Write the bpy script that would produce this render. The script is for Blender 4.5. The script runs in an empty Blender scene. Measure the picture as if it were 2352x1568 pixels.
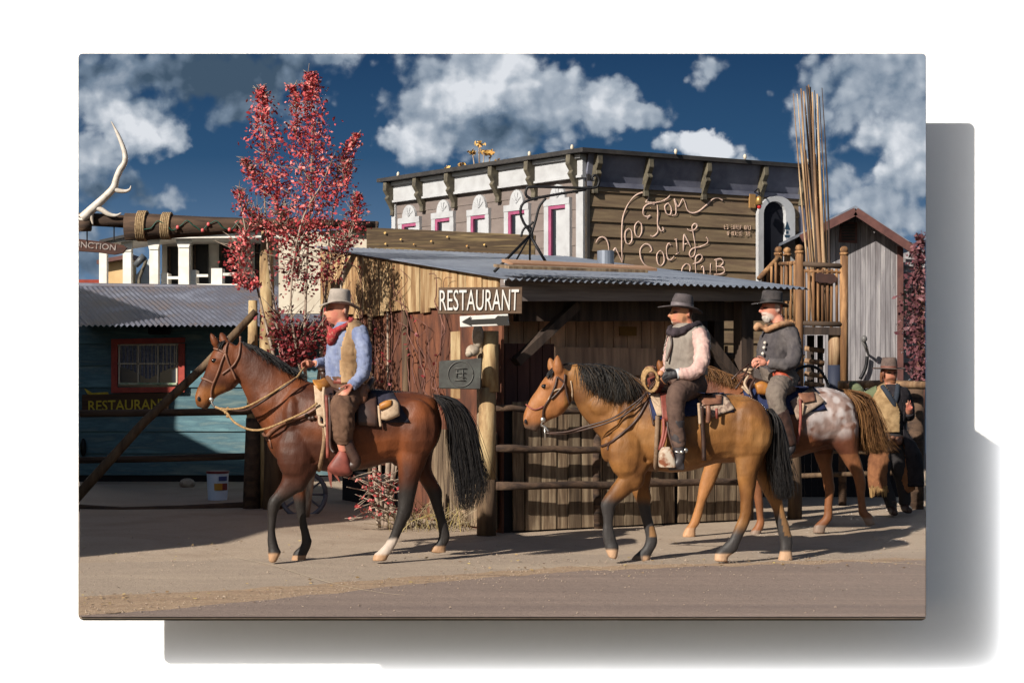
import bpy, bmesh, math, random
from mathutils import Vector, Matrix
from mathutils.bvhtree import BVHTree
from mathutils import noise as mnoise
R = math.radians
random.seed(7)
SC = bpy.context.scene
COL = SC.collection
# ------------------------------------------------------------------ camera
F = 3724.0            # focal length in pixels of a 2352 px wide picture (57 mm lens)
EYE = 1.6
cam_d = bpy.data.cameras.new('camera')
cam = bpy.data.objects.new('camera', cam_d)
COL.objects.link(cam)
cam.location = (0, 0, EYE)
cam.rotation_euler = (R(90), 0, 0)
cam_d.sensor_width = 36.0
cam_d.lens = 36.0 * F / 2352.0
cam_d.shift_y = 81.0 / 2352.0
cam_d.clip_end = 500
SC.camera = cam
# ------------------------------------------------------------------ light
SUN_EL, SUN_AZ = 29.0, 42.0          # elevation; light travels right and away from the viewer
w = bpy.data.worlds.new('World'); SC.world = w; w.use_nodes = True
nt = w.node_tree
bg = nt.nodes['Background']
skyn = nt.nodes.new('ShaderNodeTexSky'); skyn.sky_type = 'NISHITA'
skyn.sun_disc = False
skyn.sun_elevation = R(SUN_EL)
skyn.sun_rotation = R(180 + SUN_AZ)
nt.links.new(skyn.outputs[0], bg.inputs[0])
bg.inputs[1].default_value = 0.042
sd = bpy.data.lights.new('sun', 'SUN'); sd.energy = 4.6; sd.angle = R(0.6); sd.color = (1.0, 0.93, 0.82)
sun = bpy.data.objects.new('sun', sd); COL.objects.link(sun)
sdir = Vector((math.cos(R(SUN_EL)) * math.sin(R(SUN_AZ)), math.cos(R(SUN_EL)) * math.cos(R(SUN_AZ)), -math.sin(R(SUN_EL))))
sun.rotation_euler = sdir.to_track_quat('-Z', 'Y').to_euler()
sun.location = (-20, -10, 20)
for nm, loc, sx, sy, rot, e in (('added_wall_wash', (0, 36.52, -5.60), 26, .08, (R(90), 0, 0), 560), ('added_wall_wash', (11.9, 36.52, 1.0), .08, 20, (R(90), 0, 0), 1150)):  # strip lamps added out of view to wash the wall white
    ld = bpy.data.lights.new(nm, 'AREA'); ld.shape = 'RECTANGLE'; ld.size = sx; ld.size_y = sy; ld.energy = e
    lo_ = bpy.data.objects.new(nm, ld); COL.objects.link(lo_); lo_.location = loc; lo_.rotation_euler = rot
SC.view_settings.view_transform = 'Standard'
SC.view_settings.look = 'None'
SC.view_settings.exposure = 0.75
SC.view_settings.gamma = 1.0
SC.view_settings.use_curve_mapping = False
EXPO = 2 ** 0.75
# ------------------------------------------------------------------ helpers
def P(px, py, Y):
    """world point seen at picture position (px, py) at distance Y"""
    return Vector(((px - 1176.0) * Y / F, Y, EYE - (py - 865.0) * Y / F))
def ray(px, py):
    return Vector(((px - 1176.0) / F, 1.0, -(py - 865.0) / F))
def onplane(px, py, p0, n):
    o = Vector((0, 0, EYE)); d = ray(px, py)
    t = (Vector(p0) - o).dot(n) / d.dot(n)
    return o + d * t
def lin(c):
    c = c / 255.0
    return c / 12.92 if c <= 0.04045 else ((c + 0.055) / 1.055) ** 2.4
def A(r, g, b, f=1.5):
    return (lin(r) / f, lin(g) / f, lin(b) / f, 1.0)
def V(*a): return Vector(a)

def tag(o, label=None, cat=None, group=None, kind=None):
    if label: o['label'] = label
    if cat: o['category'] = cat
    if group: o['group'] = group
    if kind: o['kind'] = kind
    return o
def thing(name, label, cat, loc=(0, 0, 0), group=None):
    o = bpy.data.objects.new(name, None); COL.objects.link(o)
    o.empty_display_size = 0.2
    o.location = loc
    return tag(o, label, cat, group)

LP = 1176.0 - 181.0
RP = 2126.0 - 1176.0
class MB:
    def __init__(s): s.v = []; s.f = []; s.c = None
    def add(s, vs, fs):
        n = len(s.v); s.v += [Vector(v) for v in vs]
        s.f += [tuple(i + n for i in f) for f in fs]
    def quad(s, a, b, c, d): s.add([a, b, c, d], [(0, 1, 2, 3)])
    def obox(s, c, ux, uy, uz):
        c, ux, uy, uz = Vector(c), Vector(ux), Vector(uy), Vector(uz)
        vs = [c + ux * i + uy * j + uz * k for i in (-1, 1) for j in (-1, 1) for k in (-1, 1)]
        s.add(vs, [(0, 1, 3, 2), (4, 6, 7, 5), (0, 4, 5, 1), (2, 3, 7, 6), (0, 2, 6, 4), (1, 5, 7, 3)])
    def box(s, x0, x1, y0, y1, z0, z1):
        s.obox(((x0 + x1) / 2, (y0 + y1) / 2, (z0 + z1) / 2), ((x1 - x0) / 2, 0, 0), (0, (y1 - y0) / 2, 0), (0, 0, (z1 - z0) / 2))
    def wallbox(s, o, u, n, a0, a1, z0, z1, t0, t1):
        """box on a vertical face: o origin, u along, n outward; a along, z height, t outward range"""
        o, u, n = Vector(o), Vector(u), Vector(n)
        c = o + u * (a0 + a1) / 2 + n * (t0 + t1) / 2
        c.z = (z0 + z1) / 2
        s.obox(c, u * (a1 - a0) / 2, n * (t1 - t0) / 2, (0, 0, (z1 - z0) / 2))
    def bar(s, p, q, w, h, up=(0, 0, 1)):
        p, q, up = Vector(p), Vector(q), Vector(up)
        d = q - p; L = d.length; d.normalize()
        x = d.cross(up)
        if x.length < 1e-4: x = d.cross(Vector((1, 0, 0)))
        x.normalize(); y = x.cross(d)
        s.obox((p + q) / 2, d * L / 2, x * w / 2, y * h / 2)
    def tube(s, pts, r, n=8, cap=True, squash=None, up=None):
        pts = [Vector(p) for p in pts]
        if not hasattr(r, '__len__'): r = [r] * len(pts)
        m = len(pts); rings = []
        base = len(s.v); prevx = None
        for i, p in enumerate(pts):
            d = (pts[min(i + 1, m - 1)] - pts[max(i - 1, 0)])
            if d.length < 1e-9: d = Vector((0, 0, 1))
            d.normalize()
            if up is not None:
                x = Vector(up) - d * d.dot(Vector(up))
            elif prevx is None:
                x = d.cross(Vector((0, 1, 0)))
                if x.length < 0.1: x = d.cross(Vector((1, 0, 0)))
            else:
                x = prevx - d * d.dot(prevx)
            if x.length < 1e-6: x = d.orthogonal()
            x.normalize(); prevx = x; y = d.cross(x)
            sq = squash if squash else 1.0
            for k in range(n):
                a = 2 * math.pi * k / n
                s.v.append(p + x * (math.cos(a) * r[i] * sq) + y * (math.sin(a) * r[i]))
        for i in range(m - 1):
            for k in range(n):
                a = base + i * n + k; b = base + i * n + (k + 1) % n
                s.f.append((a, b, b + n, a + n))
        if cap:
            s.f.append(tuple(base + k for k in reversed(range(n))))
            s.f.append(tuple(base + (m - 1) * n + k for k in range(n)))
    def ball(s, c, rx, ry=None, rz=None, n=10, m=7):
        ry = ry or rx; rz = rz or rx; c = Vector(c)
        base = len(s.v)
        s.v.append(c + Vector((0, 0, -rz)))
        for i in range(1, m):
            t = -math.pi / 2 + math.pi * i / m
            for k in range(n):
                a = 2 * math.pi * k / n
                s.v.append(c + Vector((rx * math.cos(t) * math.cos(a), ry * math.cos(t) * math.sin(a), rz * math.sin(t))))
        s.v.append(c + Vector((0, 0, rz)))
        top = len(s.v) - 1
        for k in range(n):
            s.f.append((base, base + 1 + (k + 1) % n, base + 1 + k))
            s.f.append((top, top - n + k, top - n + (k + 1) % n))
        for i in range(m - 2):
            for k in range(n):
                a = base + 1 + i * n + k; b = base + 1 + i * n + (k + 1) % n
                s.f.append((a, b, b + n, a + n))
    def loft(s, rings, cap=True):
        base = len(s.v); n = len(rings[0])
        for r in rings: s.v += [Vector(p) for p in r]
        for i in range(len(rings) - 1):
            for k in range(n):
                a = base + i * n + k; b = base + i * n + (k + 1) % n
                s.f.append((a, b, b + n, a + n))
        if cap:
            s.f.append(tuple(base + k for k in reversed(range(n))))
            s.f.append(tuple(base + (len(rings) - 1) * n + k for k in range(n)))
    def prism(s, poly, ext):
        """poly: list of 3-D points (planar), extruded by ext"""
        n = len(poly); ext = Vector(ext); poly = [Vector(p) for p in poly]
        s.add(poly + [p + ext for p in poly], [tuple(range(n)), tuple(range(2 * n - 1, n - 1, -1))] +
              [(i, i + n, (i + 1) % n + n, (i + 1) % n) for i in range(n)])
    def build(s, name, mat, parent=None, smooth=False, trim='', bevel=0.0, recalc=True):
        me = bpy.data.meshes.new(name)
        off = parent_loc(parent)
        me.from_pydata([tuple(v) for v in s.v], [], s.f)
        bm = bmesh.new(); bm.from_mesh(me)
        if bevel > 0:
            bmesh.ops.bevel(bm, geom=bm.edges[:], offset=bevel, segments=1, affect='EDGES', profile=0.5, clamp_overlap=True)
        for t in trim:
            k = -LP / F if t == 'L' else RP / F
            nrm = Vector((1, -k, 0)) if t == 'R' else Vector((-1, k, 0))
            if not bm.verts: break
            g = bm.verts[:] + bm.edges[:] + bm.faces[:]
            res = bmesh.ops.bisect_plane(bm, geom=g, dist=1e-5, plane_co=(0, 0, 0), plane_no=nrm, clear_outer=True)
            ed = [e for e in res['geom_cut'] if isinstance(e, bmesh.types.BMEdge) and e.is_valid and e.is_boundary]
            if ed and len(ed) < 3000: bmesh.ops.holes_fill(bm, edges=ed, sides=0)
        if recalc: bmesh.ops.recalc_face_normals(bm, faces=bm.faces[:])
        if off.length > 0: bmesh.ops.translate(bm, verts=bm.verts[:], vec=-off)
        bm.to_mesh(me); bm.free()
        return link_mesh(name, me, mat, parent, smooth)
def parent_loc(p):
    o = Vector((0, 0, 0))
    while p is not None:
        o += Vector(p.location); p = p.parent
    return o
def link_mesh(name, me, mat, parent=None, smooth=False):
    ob = bpy.data.objects.new(name, me); COL.objects.link(ob)
    if mat is not None: me.materials.append(mat)
    if smooth:
        for p in me.polygons: p.use_smooth = True
    if parent is not None: ob.parent = parent
    return ob
# ------------------------------------------------------------------ materials
def newmat(name):
    m = bpy.data.materials.new(name); m.use_nodes = True
    return m, m.node_tree, m.node_tree.nodes['Principled BSDF']
def N(nt, t, **kw):
    n = nt.nodes.new(t)
    for k, v in kw.items(): setattr(n, k, v)
    return n
def noise_node(nt, vec, scale, detail=6.0, rough=0.6, dist=0.0):
    n = N(nt, 'ShaderNodeTexNoise'); n.inputs['Scale'].default_value = scale
    n.inputs['Detail'].default_value = detail; n.inputs['Roughness'].default_value = rough
    n.inputs['Distortion'].default_value = dist
    nt.links.new(vec, n.inputs['Vector']); return n
def ramp(nt, fac, stops):
    r = N(nt, 'ShaderNodeValToRGB')
    el = r.color_ramp.elements
    while len(el) < len(stops): el.new(0.5)
    for e, (p, c) in zip(el, stops): e.position = p; e.color = c
    nt.links.new(fac, r.inputs[0]); return r
def mixc(nt, fac, a, b, mode='MIX'):
    m = N(nt, 'ShaderNodeMix', data_type='RGBA', blend_type=mode)
    for s, v in ((m.inputs[0], fac), (m.inputs[6], a), (m.inputs[7], b)):
        if hasattr(v, 'is_linked'): nt.links.new(v, s)
        else: s.default_value = v
    return m.outputs[2]
def surf(name, c1, c2=None, rough=0.75, scale=(3, 3, 3), detail=7, bump=0.0, bdist=0.01, island=0.0, metal=0.0, contrast=(0.35, 0.65), fine=0.0, spec=0.4, c3=None):
    """general weathered surface: two colours mixed by stretched noise, per-piece variation, fine grain"""
    m, nt, b = newmat(name)
    c2 = c2 or tuple(x * 0.75 for x in c1[:3]) + (1,)
    tc = N(nt, 'ShaderNodeTexCoord')
    mp = N(nt, 'ShaderNodeMapping'); nt.links.new(tc.outputs['Object'], mp.inputs['Vector'])
    mp.inputs['Scale'].default_value = scale
    vec = mp.outputs[0]
    if island > 0:
        g = N(nt, 'ShaderNodeNewGeometry')
        ad = N(nt, 'ShaderNodeVectorMath', operation='ADD')
        sc_ = N(nt, 'ShaderNodeVectorMath', operation='SCALE'); sc_.inputs[0].default_value = (37, 11, 23)
        nt.links.new(g.outputs['Random Per Island'], sc_.inputs['Scale'])
        nt.links.new(vec, ad.inputs[0]); nt.links.new(sc_.outputs[0], ad.inputs[1]); vec = ad.outputs[0]
    n1 = noise_node(nt, vec, 1.0, detail, 0.62, 0.3)
    st = [(contrast[0], c1), (contrast[1], c2)]
    if c3: st = [(contrast[0], c1), ((contrast[0] + contrast[1]) / 2, c2), (contrast[1], c3)]
    col = ramp(nt, n1.outputs['Fac'], st).outputs[0]
    if island > 0:
        mr = N(nt, 'ShaderNodeMapRange'); nt.links.new(g.outputs['Random Per Island'], mr.inputs[0])
        mr.inputs['To Min'].default_value = 1 - island; mr.inputs['To Max'].default_value = 1 + island
        vm = N(nt, 'ShaderNodeVectorMath', operation='SCALE'); nt.links.new(col, vm.inputs[0]); nt.links.new(mr.outputs[0], vm.inputs['Scale'])
        col = vm.outputs[0]
    if fine > 0:
        n2 = noise_node(nt, tc.outputs['Object'], 60, 3, 0.7)
        mr2 = N(nt, 'ShaderNodeMapRange'); nt.links.new(n2.outputs['Fac'], mr2.inputs[0])
        mr2.inputs['From Min'].default_value = 0.3; mr2.inputs['From Max'].default_value = 0.7
        mr2.inputs['To Min'].default_value = 1 - fine; mr2.inputs['To Max'].default_value = 1 + fine
        vm2 = N(nt, 'ShaderNodeVectorMath', operation='SCALE'); nt.links.new(col, vm2.inputs[0]); nt.links.new(mr2.outputs[0], vm2.inputs['Scale'])
        col = vm2.outputs[0]
    nt.links.new(col, b.inputs['Base Color'])
    b.inputs['Roughness'].default_value = rough; b.inputs['Metallic'].default_value = metal
    b.inputs['Specular IOR Level'].default_value = spec
    if bump > 0:
        bp = N(nt, 'ShaderNodeBump'); bp.inputs['Strength'].default_value = bump; bp.inputs['Distance'].default_value = bdist
        nt.links.new(n1.outputs['Fac'], bp.inputs['Height']); nt.links.new(bp.outputs[0], b.inputs['Normal'])
    return m
def plain(name, c, rough=0.6, metal=0.0, spec=0.4):
    m, nt, b = newmat(name)
    b.inputs['Base Color'].default_value = c; b.inputs['Roughness'].default_value = rough
    b.inputs['Metallic'].default_value = metal; b.inputs['Specular IOR Level'].default_value = spec
    return m
VS, HS = (14, 14, 0.9), (0.9, 0.9, 16)        # grain running up / along
MT = {}
MT['plank_gold'] = surf('plank_gold', A(214, 188, 146), A(166, 130, 90), 0.85, (11, 11, 1.6), bump=0.5, island=0.22, c3=A(110, 78, 52), contrast=(0.35, 0.72))
MT['plank_grey'] = surf('plank_grey', A(166, 146, 120, 1.35), A(116, 96, 76, 1.35), 0.85, (16, 16, 1.4), bump=0.6, island=0.35, c3=A(62, 48, 38, 1.35), contrast=(0.35, 0.72))
MT['wood_dark'] = surf('wood_dark', A(92, 74, 60), A(50, 38, 31), 0.85, HS, bump=0.4, island=0.25)
MT['wood_darkv'] = surf('wood_darkv', A(84, 68, 58), A(44, 34, 30), 0.85, VS, bump=0.4, island=0.3)
MT['stall_wood'] = surf('stall_wood', A(176, 142, 118, .7), A(124, 98, 84, .7), 0.85, (10, 10, 1), bump=0.4, island=0.35)
MT['beam_grey'] = surf('beam_grey', A(150, 138, 132), A(106, 94, 90), 0.85, HS, bump=0.4)
MT['log_peeled'] = surf('log_peeled', A(212, 186, 140), A(168, 136, 96), 0.8, (7, 7, 1.6), bump=0.6, c3=A(84, 66, 52), contrast=(0.40, 0.68))
MT['log_old'] = surf('log_old', A(128, 104, 78), A(74, 54, 40), 0.85, (9, 9, 0.9), bump=0.6, bdist=0.02)
MT['log_bark'] = surf('log_bark', A(108, 84, 66), A(46, 34, 30), 0.9, (1.2, 12, 12), bump=0.8, bdist=0.02)
MT['log_orange'] = surf('log_orange', A(182, 138, 94), A(132, 94, 60), 0.8, (10, 10, 1.2), bump=0.4, island=0.35, c3=A(92, 64, 44))
MT['pole_tan'] = surf('pole_tan', A(208, 178, 140), A(150, 116, 86), 0.75, (9, 9, 0.7), bump=0.3, island=0.3, c3=A(96, 74, 58))
MT['rust'] = surf('rust', A(140, 88, 62), A(104, 62, 44), 0.85, (5, 5, 1.6), bump=0.4, c3=A(66, 42, 34), contrast=(0.3, 0.68), island=0.2, fine=.1)
MT['metal_roof'] = surf('metal_roof', A(150, 158, 172, 1.2), A(112, 118, 132, 1.2), 0.42, (2.2, 2.2, 2.2), metal=0.35, bump=0.05, contrast=(0.3, 0.7))
MT['metal_old'] = surf('metal_old', A(128, 132, 148, 1.5), A(98, 100, 114, 1.5), 0.6, (1.6, 1.6, 1.6), metal=0.15, contrast=(0.3, 0.68), c3=A(112, 98, 94, 1.5), fine=.06)
MT['teal'] = surf('teal', A(116, 156, 164, 1.6), A(80, 118, 132, 1.6), 0.75, (1.2, 1.2, 9), bump=0.2, island=0.16, fine=.1, c3=A(140, 160, 156, 1.6), contrast=(.32, .7))
MT['white_paint'] = surf('white_paint', A(228, 230, 234, 2.0), A(200, 200, 204, 2.0), 0.6, (4, 4, 4), contrast=(0.4, 0.75))
MT['white_bright'] = surf('white_bright', A(250, 246, 238, 1.25), A(226, 220, 210, 1.25), 0.65, (4, 4, 4))
MT['cream'] = surf('cream', A(236, 226, 206), A(214, 200, 180), 0.7, (3, 3, 3))
MT['yellow_wall'] = surf('yellow_wall', A(240, 206, 152), A(222, 184, 130), 0.75, (2, 2, 2))
MT['mauve'] = surf('mauve', A(152, 138, 132, 1.85), A(136, 122, 117, 1.85), 0.75, (3, 3, 6), island=0.05, fine=0.06)
MT['brown_siding'] = surf('brown_siding', A(124, 106, 82, 1.0), A(98, 80, 64, 1.0), 0.8, (1.6, 1.6, 14), island=0.1, bump=0.15, fine=0.06)
MT['olive_trim'] = surf('olive_trim', A(118, 110, 92), A(76, 70, 60), 0.7, (8, 8, 8), bump=0.2)
MT['dark_trim'] = surf('dark_trim', A(66, 62, 60), A(42, 40, 42), 0.7, (5, 5, 5))
MT['slate'] = surf('slate', A(104, 106, 120, .95), A(80, 82, 98, .95), 0.6, (3, 3, 3))
MT['pink'] = surf('pink', A(190, 96, 136, 1.7), A(164, 76, 114, 1.7), 0.6, (6, 6, 6))
MT['red_trim'] = surf('red_trim', A(196, 78, 62), A(160, 54, 46), 0.6, (7, 7, 7), bump=0.15)
MT['glass_dark'] = plain('glass_dark', (0.012, 0.014, 0.02, 1), 0.08, 0, 0.6)
MT['shade_black'] = surf('shade_black', (0.012, 0.010, 0.012, 1), (0.006, 0.005, 0.008, 1), 0.9, (3, 3, 3))  # near-black: shade of openings put into colour; also small parts' own black
MT['barn_grey'] = surf('barn_grey', A(178, 174, 176, 1.3), A(138, 134, 138, 1.3), 0.85, (10, 10, 0.9), bump=0.4, island=0.16, c3=A(96, 90, 92, 1.3), contrast=(0.3, 0.75))
MT['maroon'] = surf('maroon', A(116, 76, 70), A(90, 56, 54), 0.7, (6, 6, 6))
MT['iron'] = plain('iron', (0.012, 0.012, 0.014, 1), 0.5, 0.6)
MT['bone'] = surf('bone', A(240, 232, 222), A(208, 194, 178), 0.5, (12, 12, 12), bump=0.2)
MT['rope'] = surf('rope', A(196, 168, 128), A(130, 104, 74), 0.9, (40, 40, 40), bump=0.5)
MT['sign_brown'] = surf('sign_brown', A(120, 96, 76), A(84, 64, 50), 0.8, HS, bump=0.3)
MT['letter_white'] = surf('letter_white', A(248, 246, 242), A(226, 220, 212), 0.6, (14, 14, 14), contrast=(0.4, 0.8))
MT['letter_yellow'] = surf('letter_yellow', A(236, 210, 60), A(200, 170, 40), 0.6, (14, 14, 14))
MT['letter_pink'] = surf('letter_pink', A(206, 180, 166, 0.85), A(180, 150, 136, 0.85), 0.7, (9, 9, 9))
MT['plaque'] = surf('plaque', A(96, 98, 94), A(76, 74, 72), 0.5, (9, 9, 9), bump=0.1, metal=0.2)
MT['trunk_grey'] = surf('trunk_grey', A(196, 178, 160), A(130, 108, 94), 0.85, (12, 12, 4), bump=0.4)
MT['twig'] = surf('twig', A(150, 104, 90), A(96, 62, 56), 0.85, (12, 12, 6))
MT['stone'] = surf('stone', A(200, 186, 168), A(140, 122, 106), 0.85, (14, 14, 14), bump=0.5)
def leafmat(name, cols, trans=0.25):
    m, nt, b = newmat(name)
    g = N(nt, 'ShaderNodeNewGeometry')
    st = [(i / (len(cols) - 1), c) for i, c in enumerate(cols)]
    r = ramp(nt, g.outputs['Random Per Island'], st)
    nt.links.new(r.outputs[0], b.inputs['Base Color'])
    b.inputs['Roughness'].default_value = 0.55
    b.inputs['Specular IOR Level'].default_value = 0.3
    return m
MT['leaf_red'] = leafmat('leaf_red', [A(120, 36, 44, 1.1), A(170, 58, 64, 1.1), A(196, 86, 86, 1.1), A(216, 142, 134, 1.15), A(156, 46, 54, 1.1), A(182, 70, 72, 1.1)])
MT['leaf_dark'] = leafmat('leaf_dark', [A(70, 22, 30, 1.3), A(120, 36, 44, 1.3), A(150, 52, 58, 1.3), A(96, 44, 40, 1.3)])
MT['leaf_yellow'] = leafmat('leaf_yellow', [A(226, 180, 90), A(236, 196, 120), A(206, 150, 80)])
MT['leaf_mauve'] = leafmat('leaf_mauve', [A(84, 44, 54), A(112, 66, 74), A(140, 92, 96), A(66, 36, 42)])
MT['leaf_olive'] = leafmat('leaf_olive', [A(120, 106, 74), A(150, 130, 92), A(90, 74, 56), A(170, 150, 80)])
# ------------------------------------------------------------------ more helpers
def G(px, py): return P(px, py, EYE * F / (py - 865.0))
def cr(pts, k=6):
    pts = [Vector(p) for p in pts]
    if len(pts) < 3: return pts
    out = []
    for i in range(len(pts) - 1):
        p0 = pts[max(i - 1, 0)]; p1 = pts[i]; p2 = pts[i + 1]; p3 = pts[min(i + 2, len(pts) - 1)]
        for j in range(k):
            t = j / k
            out.append(0.5 * ((2 * p1) + (p2 - p0) * t + (2 * p0 - 5 * p1 + 4 * p2 - p3) * t * t + (3 * p1 - p0 - 3 * p2 + p3) * t ** 3))
    out.append(pts[-1]); return out
def text_on(name, s, bl, br, tl, tr, n, thick, mat, parent, shear=0.0, bold=0.012, trim=''):
    cu = bpy.data.curves.new('tmp_text', 'FONT'); cu.body = s; cu.size = 1.0; cu.offset = bold; cu.resolution_u = 3
    ob = bpy.data.objects.new('tmp_text', cu); COL.objects.link(ob)
    dg = bpy.context.evaluated_depsgraph_get()
    me = bpy.data.meshes.new_from_object(ob.evaluated_get(dg))
    bpy.data.objects.remove(ob); bpy.data.curves.remove(cu)
    xs = [v.co.x for v in me.vertices]; ys = [v.co.y for v in me.vertices]
    x0, x1, y0, y1 = min(xs), max(xs), min(ys), max(ys)
    mb = MB(); n = Vector(n)
    vs = []
    for v in me.vertices:
        a = (v.co.x - x0) / (x1 - x0); b = (v.co.y - y0) / (y1 - y0)
        p = (bl * (1 - a) + br * a) * (1 - b) + (tl * (1 - a) + tr * a) * b
        vs.append(p + n * thick)
    mb.add(vs, [tuple(p.vertices) for p in me.polygons])
    bpy.data.meshes.remove(me)
    return mb.build(name, mat, parent, trim=trim, recalc=False)
def trans_axis(m, loc): return [tuple(Vector(v) - loc) for v in m]

# ------------------------------------------------------------------ canvas panel, sky, wall
YS = 35.0
def rounded(Y, x0, x1, y0, y1, r=9, k=4):
    pts = []
    for cx, cy, a0 in ((x1 - r, y0 + r, -90), (x1 - r, y1 - r, 0), (x0 + r, y1 - r, 90), (x0 + r, y0 + r, 180)):
        for i in range(k + 1):
            a = R(a0 + 90 * i / k); pts.append(P(cx + r * math.cos(a), cy + r * math.sin(a), Y))
    return pts
def sky_material():
    m = bpy.data.materials.new('sky_clouds'); m.use_nodes = True
    nt = m.node_tree; nt.nodes.clear()
    L = nt.links.new
    out = N(nt, 'ShaderNodeOutputMaterial'); em = N(nt, 'ShaderNodeEmission'); L(em.outputs[0], out.inputs[0])
    tc = N(nt, 'ShaderNodeTexCoord'); sp = N(nt, 'ShaderNodeSeparateXYZ'); L(tc.outputs['Object'], sp.inputs[0])
    def math_(op, a, b=None, c=None):
        n = N(nt, 'ShaderNodeMath', operation=op)
        for i, v in enumerate((a, b, c)):
            if v is None: continue
            if hasattr(v, 'is_linked'): L(v, n.inputs[i])
            else: n.inputs[i].default_value = v
        return n.outputs[0]
    s = F / YS / 100
    u = math_('MULTIPLY_ADD', sp.outputs['X'], s, 11.76)
    v = math_('MULTIPLY_ADD', sp.outputs['Z'], -s, 8.65 + EYE * s)
    cb = N(nt, 'ShaderNodeCombineXYZ'); L(u, cb.inputs[0]); L(v, cb.inputs[1])
    wn = noise_node(nt, cb.outputs[0], 0.75, 5, 0.6)
    off = N(nt, 'ShaderNodeVectorMath', operation='SUBTRACT'); L(wn.outputs['Color'], off.inputs[0]); off.inputs[1].default_value = (0.5, 0.5, 0.5)
    sc = N(nt, 'ShaderNodeVectorMath', operation='SCALE'); L(off.outputs[0], sc.inputs[0]); sc.inputs['Scale'].default_value = 1.3
    wp = N(nt, 'ShaderNodeVectorMath', operation='ADD'); L(cb.outputs[0], wp.inputs[0]); L(sc.outputs[0], wp.inputs[1])
    def ell(cx, cy, rx, ry, wgt, src):
        a = N(nt, 'ShaderNodeVectorMath', operation='SUBTRACT'); L(src, a.inputs[0]); a.inputs[1].default_value = (cx / 100, cy / 100, 0)
        b = N(nt, 'ShaderNodeVectorMath', operation='MULTIPLY'); L(a.outputs[0], b.inputs[0]); b.inputs[1].default_value = (100 / rx, 100 / ry, 0)
        c = N(nt, 'ShaderNodeVectorMath', operation='LENGTH'); L(b.outputs[0], c.inputs[0])
        return math_('MULTIPLY', math_('SUBTRACT', 1.0, c.outputs['Value']), wgt)
    def union(lst, src, d0):
        d = None
        for e in lst:
            x = ell(*e, src)
            d = x if d is None else math_('SMOOTH_MAX', d, x, d0)
        return d
    clouds = [(1010, 250, 150, 130, 1), (1120, 190, 190, 110, 1.1), (1230, 230, 190, 110, 1), (960, 330, 110, 60, .9), (1120, 330, 180, 60, .9), (1390, 245, 110, 75, 1), (1480, 265, 70, 40, .8),
              (290, 285, 150, 95, 1.1), (230, 215, 130, 120, .9), (400, 300, 60, 45, .9), (215, 360, 90, 80, .8),
              (560, 170, 230, 110, .75), (380, 160, 200, 70, .85), (580, 260, 120, 60, .7),
              (2010, 190, 170, 130, .9), (2080, 320, 110, 170, 1), (2010, 450, 120, 70, .8), (1880, 250, 90, 90, .6), (1850, 330, 60, 40, .5), (1925, 420, 60, 80, .6), (2090, 130, 120, 60, .9), (2060, 500, 110, 60, .9),
              (1600, 345, 120, 40, 1.2), (1720, 375, 80, 22, .7), (770, 140, 60, 28, .6), (1640, 165, 50, 45, .45), (250, 430, 140, 60, .45), (350, 470, 70, 30, .4), (230, 590, 110, 80, .6)]
    d = union(clouds, wp.outputs[0], 0.15)
    def puff(vec):
        fb = noise_node(nt, vec, 1.2, 12, 0.56, 0.2)
        vo = N(nt, 'ShaderNodeTexVoronoi', feature='SMOOTH_F1'); L(vec, vo.inputs['Vector']); vo.inputs['Scale'].default_value = 2.1
        vo.inputs['Detail'].default_value = 1; vo.inputs['Roughness'].default_value = .55; vo.inputs['Smoothness'].default_value = .5
        return math_('ADD', math_('MULTIPLY', math_('SUBTRACT', fb.outputs['Fac'], 0.5), 1.25), math_('MULTIPLY', math_('SUBTRACT', 0.38, vo.outputs['Distance']), 0.62))
    wq = N(nt, 'ShaderNodeVectorMath', operation='MULTIPLY_ADD'); L(off.outputs[0], wq.inputs[0]); wq.inputs[1].default_value = (.35, .35, .35); L(cb.outputs[0], wq.inputs[2])
    wo2 = N(nt, 'ShaderNodeVectorMath', operation='ADD'); L(wq.outputs[0], wo2.inputs[0]); wo2.inputs[1].default_value = (-.16, -.18, 0)
    pf = puff(wq.outputs[0]); pf2 = puff(wo2.outputs[0])
    dens = math_('ADD', math_('ADD', d, 0.16), math_('MULTIPLY', pf, 0.80))
    edge = math_('SUBTRACT', pf, pf2)
    al = N(nt, 'ShaderNodeMapRange', interpolation_type='SMOOTHSTEP'); L(dens, al.inputs[0])
    al.inputs['From Min'].default_value = -0.06; al.inputs['From Max'].default_value = 0.38
    # brightness of the cloud
    dark = union([(520, 170, 290, 150, 1.4), (230, 170, 120, 60, .7), (1130, 305, 170, 60, .8), (260, 450, 150, 70, .9), (2060, 230, 70, 90, .4), (230, 590, 160, 90, .6)], wp.outputs[0], 0.2)
    light = union([(1080, 220, 150, 60, .9), (320, 290, 140, 60, 1.1), (1600, 330, 140, 50, 1.6), (1400, 250, 100, 60, .6), (970, 320, 90, 50, .9), (2040, 330, 110, 110, .7), (1180, 160, 100, 60, .8)], wp.outputs[0], 0.2)
    n3 = noise_node(nt, cb.outputs[0], 0.8, 5, 0.5)
    b0 = math_('MULTIPLY_ADD', math_('SUBTRACT', n3.outputs['Fac'], 0.5), 0.6, 0.56)
    b1 = math_('MULTIPLY_ADD', math_('MAXIMUM', light, 0.0), 0.55, b0)
    b2 = math_('MULTIPLY_ADD', math_('MAXIMUM', dark, 0.0), -0.65, b1)
    b3 = math_('MULTIPLY_ADD', edge, 0.42, math_('MULTIPLY_ADD', math_('SUBTRACT', dens, 0.4), 0.12, b2))
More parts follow.
